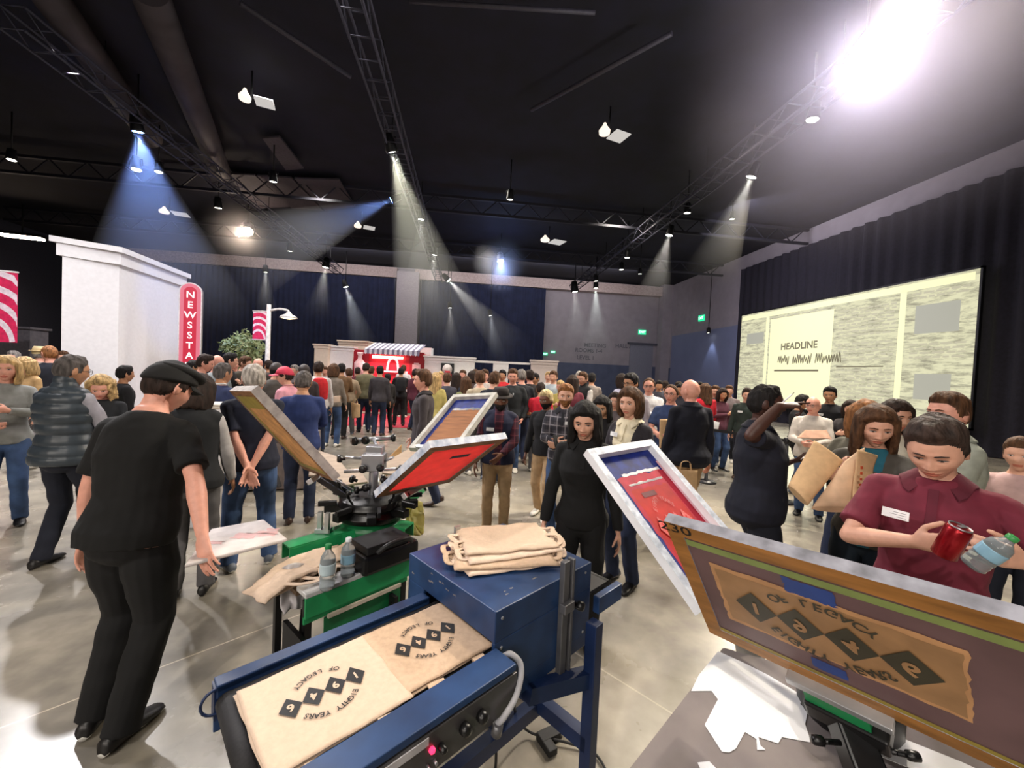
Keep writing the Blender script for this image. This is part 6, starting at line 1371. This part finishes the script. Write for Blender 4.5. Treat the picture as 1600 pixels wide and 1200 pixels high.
# --- pointing man
ph = PD(1218, 634, 2.42)
_, HW['point'] = put(1192, 599, 2.75, -75, dict(top=('short', FB('dark_navy_polo', (24, 26, 40))), collar=FB('dark_navy_polo', (24, 26, 40)), legs=jn, hair='short', ht=.005, hc='black', skin='dark', fat=1.22, hem=.80, look=(-.1, .0), Rdir=(-.1, 1, .12), prep=both(aim_hand('R', ph, hint=(.5, -.9, -.9), pn=(-.2, 0, -1), th=(-1, .1, .3), curl=[.05, .9, 1.0, 1.1]), aim_hand('L', PD(1232, 722, 2.75), hint=(-.3, -.6, -.8), pn=(0, .2, 1), th=(-1, 0, .1), curl=.15))), 'large person in dark navy polo, raising an arm to point right', .0075)
# --- woman with kraft bags
_, HW['kraft'] = put(1368, 634, 2.45, 165, dict(fem=1, top=('long', [FB('olive_cardigan', (70, 66, 60)), FB('teal_top', (30, 92, 110))]), open=.085, legs=M('trouser_teal', (20, 34, 46), rough=.85), hair='long', hl=.2, hc='brown', ht=.024, skin='light', look=(.5, .25), eyes=.5, h=1.68, R=(A3(.14, .33, 1.30), A3(.9, -.2, -.6), A3(-.4, -.3, .5), A3(-.3, .4, .6), .9), L=(A3(.06, .33, 1.35), A3(.9, -.2, -.6), A3(-.4, -.3, .5), A3(-.3, .4, .6), .9)), 'long-haired person in teal top and olive cardigan opening a large kraft bag', .007)
put(1396, 624, 3.1, 178, dict(fem=1, top=('short', M('striped_tee', (222, 216, 200), rough=.9)), legs=jd, hair='long', hl=.28, hc='darkbrown', skin='light', h=1.70, look=(.7, .1)), 'person with straight dark hair in striped cream top, behind the teal top', .009)
put(1352, 622, 2.95, 150, dict(fem=1, top=('long', FB('khaki_jacket', (92, 88, 76))), legs=jd, hair='bob', hc='ginger', skin='pink', h=1.69, look=(.8, .2), glasses=1, R='phone', L='phone'), 'person with ginger-brown bob in khaki jacket, left of the teal top', .009)
# --- maroon shirt, nearest
mh = PZ(1487, 838, 1.17)
_, HW['maroon'] = put(1472, 644, 1.62, 176, dict(h=1.69, top=('short', FB('maroon', (112, 36, 54))), collar=FB('maroon_dark', (92, 28, 44)), legs=jn, hair='short', hc='umber', ht=.015, skin='light', look=(-.08, .42), eyes=.35, fat=1.05, badge=(.10, 1.325), badge_y=.012, hem=.80, spread=.1,
    R=(A3(.03, .30, 1.265), A3(.9, -.2, -.6), A3(-.35, -.3, .6), A3(-.1, .3, .9), .55), L=(A3(.235, .30, 1.29), A3(.9, -.2, -.6), A3(-.6, .1, .6), A3(-.2, .3, .9), .6)), 'young person in maroon polo with name badge, looking down at a can and a bottle', .006)
put(1490, 613, 2.55, 120, dict(top=('short', FB('sage_shirt', (158, 162, 150))), collar=FB('sage_shirt', (158, 162, 150)), legs=jn, hair='short', hc='brown', skin='pink', beard=.006, bc='brown', fat=1.2, hem=.80, look=(.35, 0), R='relaxed', L='front'), 'bearded person in sage green short-sleeved shirt, behind the maroon polo', .008)
put(1600, 676, 2.6, 170, dict(top=('long', FB('dusty_pink', (190, 158, 156))), legs=jn, hc='brown', h=1.5), 'person in dusty pink cut off by the right edge', .012)
# ------------------------------------------------ farther people: px, head top, depth, relative facing, skin, hair, colour, top, top colour, legs, extras, label
dkb, tn = 'darkbrown', 'tan'
BG = [
 (24, 548, 8.5, 150, 'light', 'short', 'grey', 'long', (120, 100, 92), gry, {}, 'person in brown top beside the swirl banner'),
 (45, 553, 6.0, 120, 'light', 'bob', 'blond', 'long', (196, 160, 112), gry, dict(fem=1, h=1.68), 'person with blonde bob in a tan coat, near the left edge'),
 (62, 541, 7.8, -60, 'pink', 'short', 'grey', 'long', (150, 140, 128), jn, dict(hat=('hat', M('hat_straw', (206, 184, 140)))), 'person in a pale straw hat, left of the puffer vest'),
 (79, 539, 6.4, 20, 'pink', 'buzz', 'ginger', 'long', (34, 38, 50), jn, {}, 'person in dark slate jacket with reddish cropped hair, above the puffer vest'),
 (316, 553, 6.3, -80, 'pink', 'short', 'darkbrown', 'long', (74, 50, 42), jn, {}, 'person in brown jacket right next to the NEWSSTAND sign'),
 (338, 554, 6.8, -140, 'pink', 'bald', 'grey', 'long', (150, 160, 164), jn, {}, 'bald person in pale blue-grey shirt near the NEWSSTAND sign'),
 (357, 551, 6.4, -100, 'light', 'short', 'black', 'long', (24, 24, 28), jn, {}, 'black-haired person in black, below the leafy tree'),
 (380, 556, 7.4, -120, 'light', 'short', 'brown', 'long', (60, 54, 44), jn, {}, 'person in dark olive jacket, below the leafy tree'),
 (403, 559, 8.0, 0, 'pink', 'bald', 'grey', 'long', (80, 72, 70), jn, {}, 'bald person in brown-grey behind the navy polo'),
 (431, 565, 6.6, -20, 'light', 'short', 'black', 'long', (86, 82, 78), jn, dict(hat=('cap', M('cap_dark_brown', (48, 38, 36)))), 'person in grey jacket and dark brown cap, right of the street lamp pole'),
 (450, 571, 5.6, 60, 'light', 'short', 'darkbrown', 'short', (226, 160, 176), gry, dict(hat=('cap', M('cap_red', (210, 50, 80))), collar=FB('pink', (226, 160, 176))), 'person in pink polo and red cap'),
 (476, 568, 7.2, 10, 'tan', 'short', 'black', 'long', (60, 52, 54), jn, dict(hat=('cap', M('cap_dark_brown'))), 'person in dark cap half hidden above the blue sweater'),
 (498, 565, 7.6, 10, 'tan', 'short', 'darkbrown', 'long', (210, 206, 206), jd, dict(pack=FB('red_pack', (205, 40, 48))), 'person in white shirt wearing a red backpack'),
 (521, 568, 8.6, -15, 'light', 'bob', 'brown', 'long', (132, 122, 112), jb, dict(fem=1), 'person with brown bob in taupe top and blue jeans, left of the red booth queue'),
 (534, 568, 9.6, -10, 'tan', 'short', 'black', 'long', (120, 90, 62), blk, {}, 'black-haired person in ochre-brown jacket, left in the booth queue'),
 (546, 575, 9.0, 10, 'light', 'short', 'brown', 'long', (168, 148, 122), gry, dict(h=1.70), 'person in beige coat, left of the olive t-shirt'),
 (572, 568, 10.4, 6, 'light', 'short', 'darkbrown', 'short', (112, 108, 82), jd, dict(fat=1.08, L='carry', h=1.86), 'person in olive t-shirt and dark jeans before the red booth'),
 (580, 572, 11.5, -30, 'light', 'short', 'brown', 'long', (80, 70, 60), jd, {}, 'person just right of the olive t-shirt, brown jacket'),
 (594, 574, 10.2, -12, 'tan', 'short', 'black', 'long', (62, 58, 62), jd, dict(h=1.80), 'person in charcoal hoodie in the middle of the booth queue'),
 (607, 585, 10.4, 20, 'tan', 'short', 'black', 'long', (50, 46, 46), blk, dict(h=1.60, fem=1), 'short person in black, right of the charcoal hoodie'),
 (627, 573, 12.2, 5, 'tan', 'short', 'black', 'short', (34, 32, 36), blk, dict(pack=FB('black_pack', (30, 30, 34)), h=1.78), 'person in black with a black backpack facing the red booth'),
 (631, 568, 14.2, 2, 'pink', 'short', 'brown', 'long', (214, 210, 214), blk, dict(fat=1.1, h=1.88), 'tall person in white shirt close to the red booth counter'),
 (648, 576, 11.4, -50, 'tan', 'short', 'darkbrown', 'long', (84, 32, 48), jd, {}, 'person in maroon sweater, right side of the booth queue'),
 (681, 582, 7.4, -12, 'light', 'long', 'blond', 'long', (196, 182, 112), blk, dict(fem=1), 'long blonde person in mustard patterned blouse'),
 (699, 584, 8.6, 20, 'light', 'short', 'brown', 'long', (70, 70, 84), blk, dict(h=1.7), 'person in slate top directly under the framed portrait'),
 (713, 582, 8.6, -8, 'light', 'long', 'darkbrown', 'long', (46, 52, 70), jn, dict(fem=1), 'person with long dark hair in slate-blue cardigan, from behind'),
 (724, 578, 10.6, 150, 'pink', 'short', 'brown', 'long', (200, 180, 160), jn, {}, 'person facing us in cream sweater, under the white partitions'),
 (729, 589, 7.6, 6, 'light', 'long', 'brown', 'long', (132, 136, 96), jn, dict(fem=1, h=1.66), 'person with long brown hair in moss green top'),
 (738, 579, 9.0, 10, 'light', 'bob', 'darkbrown', 'long', (74, 60, 60), jn, dict(fem=1), 'dark-bobbed person in brown top left of the beige hoodie'),
 (751, 579, 6.8, 20, 'light', 'short', 'brown', 'long', (186, 172, 148), gry, dict(hem=.84), 'person in a beige hoodie, from behind'),
 (758, 577, 8.6, 160, 'pink', 'short', 'brown', 'long', (200, 190, 184), gry, {}, 'person in white facing us, over the beige hoodie shoulder'),
 (772, 580, 6.4, -30, 'light', 'short', 'brown', 'long', (30, 34, 46), jn, dict(hc='brown'), 'person with cropped brown hair in dark navy, behind the felt hat'),
 (786, 578, 9.8, 175, 'tan', 'short', 'black', 'long', (204, 44, 52), jn, {}, 'black-haired person in a bright red shirt, facing us'),
 (802, 576, 7.2, 176, 'pink', 'short', 'brown', 'long', (38, 42, 46), jb, dict(badge=(.0, 1.33), badge_y=-.01), 'person in dark charcoal jacket and jeans with badge, facing us'),
 (816, 577, 7.0, 4, 'pink', 'short', 'grey', 'long', (34, 38, 46), jd, {}, 'grey-haired person in dark slate jacket, from behind'),
 (829, 578, 7.6, 20, 'pink', 'short', 'darkbrown', 'long', (38, 32, 34), jn, {}, 'person in dark brown jacket left of the red t-shirt'),
 (838, 583, 9.5, 150, 'tan', 'short', 'black', 'long', (70, 60, 64), jn, {}, 'dark-haired person before the pinkish partition'),
 (846, 594, 7.2, 10, 'tan', 'short', 'darkbrown', 'short', (208, 36, 58), gry, dict(h=1.62), 'short person in a red t-shirt, from behind'),
 (857, 581, 11, 170, 'light', 'short', 'blond', 'long', (206, 200, 196), jn, {}, 'fair-haired person in white by the pinkish partition'),
 (866, 574, 9.0, 160, 'light', 'short', 'brown', 'long', (172, 184, 192), jn, dict(h=1.86), 'tall person in pale blue shirt'),
 (878, 588, 8.4, 165, 'pink', 'short', 'blond', 'long', (196, 180, 100), jn, dict(h=1.66, fem=1), 'fair person in yellowish top right of the pale blue shirt'),
 (895, 586, 7.4, 0, 'tan', 'long', 'darkbrown', 'long', (120, 52, 66), jn, dict(fem=1), 'person with dark reddish-brown long hair above the plaid shirt'),
 (913, 581, 7.6, 130, 'light', 'short', 'brown', 'long', (206, 202, 198), jn, dict(vest=FB('black_vest', (20, 22, 26)), glasses=1), 'person in black vest over white shirt with glasses'),
 (906, 580, 9.2, 175, 'light', 'short', 'lightgrey', 'long', (120, 110, 104), jn, {}, 'white-haired person behind the black vest'),
 (925, 583, 9.6, 10, 'tan', 'short', 'black', 'long', (150, 140, 132), jn, {}, 'person in pale grey-brown, right of the black vest'),
 (973, 584, 8.4, 40, 'pink', 'bob', 'darkbrown', 'long', (172, 170, 190), jn, dict(fem=1), 'person in lilac blouse left of the lavender shirt'),
 (1030, 594, 10, 170, 'tan', 'short', 'black', 'long', (60, 60, 70), jn, {}, 'dark-haired person far behind the folded arms'),
 (1040, 595, 11, 10, 'tan', 'short', 'darkbrown', 'long', (110, 106, 112), jn, {}, 'person in mid grey far behind, by the corner'),
 (1062, 596, 10.5, 60, 'tan', 'short', 'darkbrown', 'long', (80, 76, 90), jn, {}, 'person in purple-grey far behind the navy jacket'),
 (1104, 602, 7.8, 30, 'light', 'long', 'brown', 'long', (206, 34, 52), blk, dict(fem=1, h=1.74), 'brown-haired person in a red sweater by the barrier'),
 (1094, 597, 10, 170, 'tan', 'short', 'black', 'long', (62, 54, 66), jn, {}, 'person in dark plum, far right of the navy jacket'),
 (1119, 602, 8.6, 160, 'light', 'short', 'brown', 'long', (120, 104, 100), jb, {}, 'person in taupe shirt and jeans right of the red sweater'),
 (1128, 606, 7.4, -140, 'tan', 'bob', 'darkbrown', 'long', (92, 50, 64), jb, dict(fem=1), 'person in plum top and jeans, left of the pointing arm'),
 (1140, 602, 9.0, 175, 'light', 'short', 'brown', 'long', (128, 116, 116), jn, {}, 'person in grey-pink near the left edge of the screen'),
 (1168, 606, 7.4, 172, 'light', 'short', 'darkbrown', 'long', (44, 54, 50), jn, dict(badge=(.08, 1.3)), 'person in dark green jacket before the left of the projection screen'),
 (1250, 616, 6.6, -70, 'tan', 'short', 'black', 'long', (22, 22, 26), blk, {}, 'black-haired person in black right of the pointing hand'),
 (1272, 621, 5.4, 176, 'pink', 'bald', 'grey', 'long', (206, 198, 190), jb, dict(R='front', L='front', fat=1.12, glasses=1, h=1.64), 'bald person in white shirt reading a paper before the screen'),
 (1298, 604, 6.6, 172, 'tan', 'short', 'black', 'short', (26, 26, 32), blk, dict(badge=(.09, 1.3)), 'person in black polo standing before the screen'),
 (1330, 634, 5.8, 160, 'light', 'bob', 'darkbrown', 'long', (46, 40, 42), blk, dict(fem=1, h=1.6), 'short person in black left of the ginger bob'),
 (421, 563, 9.5, 30, 'tan', 'short', 'darkbrown', 'long', (70, 64, 66), jn, {}, 'person in dim grey far behind, at the lamp pole'),
 (462, 570, 9.8, 150, 'light', 'short', 'grey', 'long', (110, 104, 104), jn, {}, 'grey-haired person far behind the red cap'),
 (508, 572, 11, 170, 'pink', 'short', 'brown', 'long', (186, 182, 182), jn, {}, 'person in light grey by the cream pillar'),
 (559, 574, 12.5, -20, 'tan', 'short', 'darkbrown', 'long', (96, 40, 48), jn, {}, 'person in brick red by the booth left door'),
 (662, 580, 13, 20, 'light', 'short', 'darkbrown', 'long', (46, 46, 56), jn, {}, 'dark-clad person by the booth right door'),
 (690, 580, 12.5, 170, 'pink', 'short', 'blond', 'long', (170, 120, 120), jn, {}, 'person in rose top under the white wall panel'),
 (743, 577, 12, 10, 'light', 'short', 'brown', 'long', (90, 80, 84), jn, {}, 'person in mauve-grey before the dark opening'),
 (810, 580, 11, 160, 'light', 'bob', 'brown', 'long', (60, 60, 72), jn, dict(fem=1), 'brown-bobbed person far behind the charcoal jacket'),
 (1066, 599, 8.6, 150, 'tan', 'bob', 'black', 'long', (44, 44, 54), jn, dict(fem=1), 'black-bobbed person between the steel-blue t-shirt and the corner'),
 (300, 563, 7.6, -60, 'tan', 'short', 'black', 'long', (40, 36, 38), jn, {}, 'dark-clad person right under the NEWSSTAND sign'),
 (367, 560, 9.0, 170, 'pink', 'short', 'brown', 'long', (96, 84, 76), jn, {}, 'person in brown facing us, below the tree pot'),
 (100, 548, 9.0, 160, 'light', 'short', 'brown', 'long', (60, 56, 66), jn, {}, 'person in grey left of the white tower corner'),
]
SPOTS = [(o.location.x, o.location.y) for o in COL.objects if o.name.startswith('person')]
for k, (px, tp_, d, rel, sk, hr, hcl, tk, tc_, lg, ex, lab) in enumerate(BG):
    P = dict(top=(tk, M('cloth_%d_%d_%d' % tc_, tc_, rough=.88, var=.12, scale=14)), legs=lg, hair=hr, hc=hcl, skin=sk, seed=k)
    if 'R' not in ex: P['R'] = ('down', 'relaxed', 'front', 'pocket', 'phone', 'down')[k % 6]; P['L'] = ('relaxed', 'down', 'front', 'down', 'relaxed', 'pocket', 'chest')[k % 7]
    if hr in ('long', 'bob', 'curly'): P['fem'] = 1
    P['feet'] = ((-.10-.02*(k % 3), .03*(k % 2)), (.10+.02*(k % 2), -.04*(k % 3))); P['look'] = ((-.3, 0, .25, .1)[k % 4], (.05, .15, 0)[k % 3]); P['shoe'] = (shb, shw, shbr, shg)[k % 4]
    P.update(ex)
    for _ in range(6):
        q_ = PD(px, tp_, d)
        if all((q_.x-a_)**2+(q_.y-b_)**2 > .2 for a_, b_ in SPOTS): break
        d += .3
    SPOTS.append((q_.x, q_.y)); put(px, tp_, d, rel, P, lab, .012 if d < 7.5 else .016)
# ================================================================== HELD THINGS
def item(name, loc, label, cat, group=None, rz=0): return empty(name, loc, rz, label, cat, group)
# can and bottle of the maroon polo
def hand_mid(h, f=.10, up_=0): return h
hl_, hr_ = hw(HW['maroon'], -1, .085), hw(HW['maroon'], 1, .085)
e = item('drink_can', PZ(1487, 826, 1.16), 'red and silver drink can held by the person in the maroon polo', 'can'); e.location = PD(1485, 849, 1.29); e.rotation_euler = (.3, .08, 0)
bm = NB(); lathe(bm, [(.026, -.05), (.033, -.044), (.033, .055), (.028, .064)], n=24); link('can_body', bm, M('can_red', (150, 20, 30), rough=.25, metal=.6), e)
bm = NB(); lathe(bm, [(.0285, .062), (.029, .067), (.026, .067), (.0255, .063), (.002, .063)], n=24); box(bm, (.005, 0, .066), (.022, .012, .002)); link('can_lid', bm, chrome, e)
e = bottle(PD(1517, 884, 1.30), .15, (60, 150, 80), 'clear bottle with green cap held by the person in the maroon polo', r=.034, tint=(150, 190, 160)); e['group'] = ''; del e['group']; e.rotation_euler = (.5, .3, 0)
# phone of plaid man
a, b = hw(HW['plaid'], 1, .08), hw(HW['plaid'], -1, .08); c = (a+b)/2; e = item('mobile_phone', c+Vector((0, 0, .03)), 'black mobile phone held by the person in the grey plaid shirt', 'phone'); e.rotation_euler = (-.7, 0, .1)
bm = NB(); box(bm, (0, 0, 0), (.072, .009, .145)); link('phone_body', bm, blackp, e, bevel=.004); bm = NB(); box(bm, (0, .005, 0), (.066, .001, .136)); link('phone_screen', bm, M('phone_screen', (40, 50, 70), rough=.1), e)
# pen of the pointing man
a = hw(HW['point'], 1, .10); e = item('white_pen', a, 'thin white pen held in the raised hand of the pointing person', 'pen'); bm = NB(); rod(bm, PD(1207, 642, 2.5)-a, PD(1238, 616, 2.5)-a, .004); link('pen_body', bm, M('pen_white', (226, 220, 226)), e); bm = NB(); rod(bm, PD(1238, 616, 2.5)-a, PD(1241, 613, 2.5)-a, .002); link('pen_tip', bm, M('black_pen', (24, 18, 14)), e)
# kraft bags ---------------------------------------------------------
kr = M('kraft_canvas', (206, 170, 128), rough=.9, var=.06, scale=30); kr2 = M('kraft_canvas_shade', (176, 140, 104), rough=.9, var=.06, scale=30)
def kraft(px, d, label, group=None, th=.09, handles=True, m=kr, name='kraft_bag'):
    """px: quad in the photo (tl,tr,br,bl) with depths"""
    P = [PD(x, y, dd) for (x, y), dd in zip(px, d)]; c = sum(P, Vector())/4; e = item(name, c, label, 'bag', group); n = (P[1]-P[0]).cross(P[3]-P[0]).normalized(); n = n if n.dot(Vector((0, 0, H))-c) > 0 else -n
    bm = NB(); N_ = 14; fr_, bk = [], []
    for j in range(N_+1):
        rf, rb = [], []
        for i in range(N_+1):
            u, v = i/N_, j/N_; p = (P[0]*(1-u)+P[1]*u)*(1-v)+(P[3]*(1-u)+P[2]*u)*v-c; w_ = math.sin(PI*u)**.5*th*(.25+.75*v) if 0 < u < 1 else 0; q = noise.noise(p*9)*.008
            rf.append(bm.verts.new(p+n*(w_*.5+q))); rb.append(bm.verts.new(p-n*(w_*.5+.003)+n*q))
        fr_.append(rf); bk.append(rb)
    for j in range(N_):
        for i in range(N_):
            for g_, s_ in ((fr_, 1), (bk, 0)):
                f = (g_[j][i], g_[j][i+1], g_[j+1][i+1], g_[j+1][i]); bm.faces.new(f).smooth = True
    for j in range(N_):
        for i in (0, N_): bm.faces.new((fr_[j][i], fr_[j+1][i], bk[j+1][i], bk[j][i]))
    for i in range(N_): bm.faces.new((fr_[N_][i], fr_[N_][i+1], bk[N_][i+1], bk[N_][i])); bm.faces.new((fr_[0][i], fr_[0][i+1], bk[0][i+1], bk[0][i]))
    bmesh.ops.recalc_face_normals(bm, faces=bm.faces[:]); link('bag_body', bm, m, e)
    if handles:
        a, b = P[0]-c, P[1]-c; up_ = (P[0]-P[3]).normalized()*.09; strap(e, [a*.55+b*.45+(b-a)*-.18, a*.55+b*.45+(b-a)*-.1+up_, a*.45+b*.55+(b-a)*.1+up_, a*.45+b*.55+(b-a)*.18], m, w=.018)
    return e
kraft([(1272, 688), (1318, 720), (1262, 790), (1231, 759)], (2.25, 2.15, 2.1, 2.2), 'folded left part of the large kraft bag beside the outstretched palm', handles=False)
kraft([(1318, 722), (1352, 700), (1338, 796), (1268, 795)], (2.14, 2.1, 2.03, 2.1), 'wide kraft bag held open by the person in the teal top', handles=False, th=.05, m=M('kraft_light', (214, 180, 148), rough=.9))
e = kraft([(1340, 702), (1372, 712), (1346, 800), (1332, 797)], (2.04, 2.05, 1.98, 1.98), 'narrow kraft bag with red lettering, next to the maroon sleeve', handles=False, th=.03)
rr = random.Random(8); bm = NB(); o_ = Vector(e.location)
for k in range(7):
    q = PD(1344-k*.6, 728+k*9, 1.955-.003*k)-o_; a_ = PD(1349-k*.6, 728+k*9, 1.955-.003*k)-o_-q; b_ = PD(1344-k*.6, 733+k*9, 1.955-.003*k)-o_-q
    box(bm, (0, 0, 0), (a_.length*rr.uniform(.7, 1.1), .002, b_.length*rr.uniform(.6, 1)), Matrix.Translation(q+a_*.5+b_*.5))
link('red_lettering', bm, M('orange_red_print', (196, 84, 48)), e)
kraft([(1563, 792), (1592, 800), (1575, 830), (1556, 830)], (2.35, 2.35, 2.35, 2.35), 'piece of a kraft bag at the right edge, behind the maroon polo', handles=False, th=.04)
h_ = hw(HW['navyj'], 1, .08); kraft([(1052, 735), (1090, 735), (1088, 790), (1050, 790)], (4.3, 4.3, 4.3, 4.3), 'kraft tote bag carried by the long midnight-navy jacket', handles=True, th=.08)
kraft([(1031, 655), (1050, 655), (1052, 700), (1030, 700)], (5.0, 5.0, 5.0, 5.0), 'cream bag held by the steel-blue t-shirt', handles=False, th=.05)
kraft([(1105, 655), (1125, 660), (1122, 672), (1098, 668)], (7.5, 7.5, 7.5, 7.5), 'white paper sheet held by the red sweater at the barrier', handles=False, th=.004, m=M('white_paper', (240, 240, 242)))
kraft([(1258, 672), (1292, 672), (1300, 686), (1245, 684)], (5.1, 5.1, 5.0, 5.0), 'open brown paper being read by the bald person in white', handles=False, th=.004, m=M('brown_paper', (190, 150, 128), rough=.9))
kraft([(600, 722), (628, 694), (626, 726), (603, 745)], (4.6, 4.6, 4.55, 4.55), 'tan cardboard bag carried by the walking person in charcoal', handles=False, th=.03, m=M('tan_board', (206, 162, 110), rough=.8))
kraft([(548, 628), (563, 632), (563, 652), (550, 654)], (10.0, 10.0, 10.0, 10.0), 'kraft tote bag hanging from the hand of the olive t-shirt', th=.1)
kraft([(516, 620), (532, 618), (532, 628), (517, 630)], (8.2, 8.2, 8.2, 8.2), 'cream folded bag carried at the hip by the taupe top', handles=False, th=.06, m=cot2)
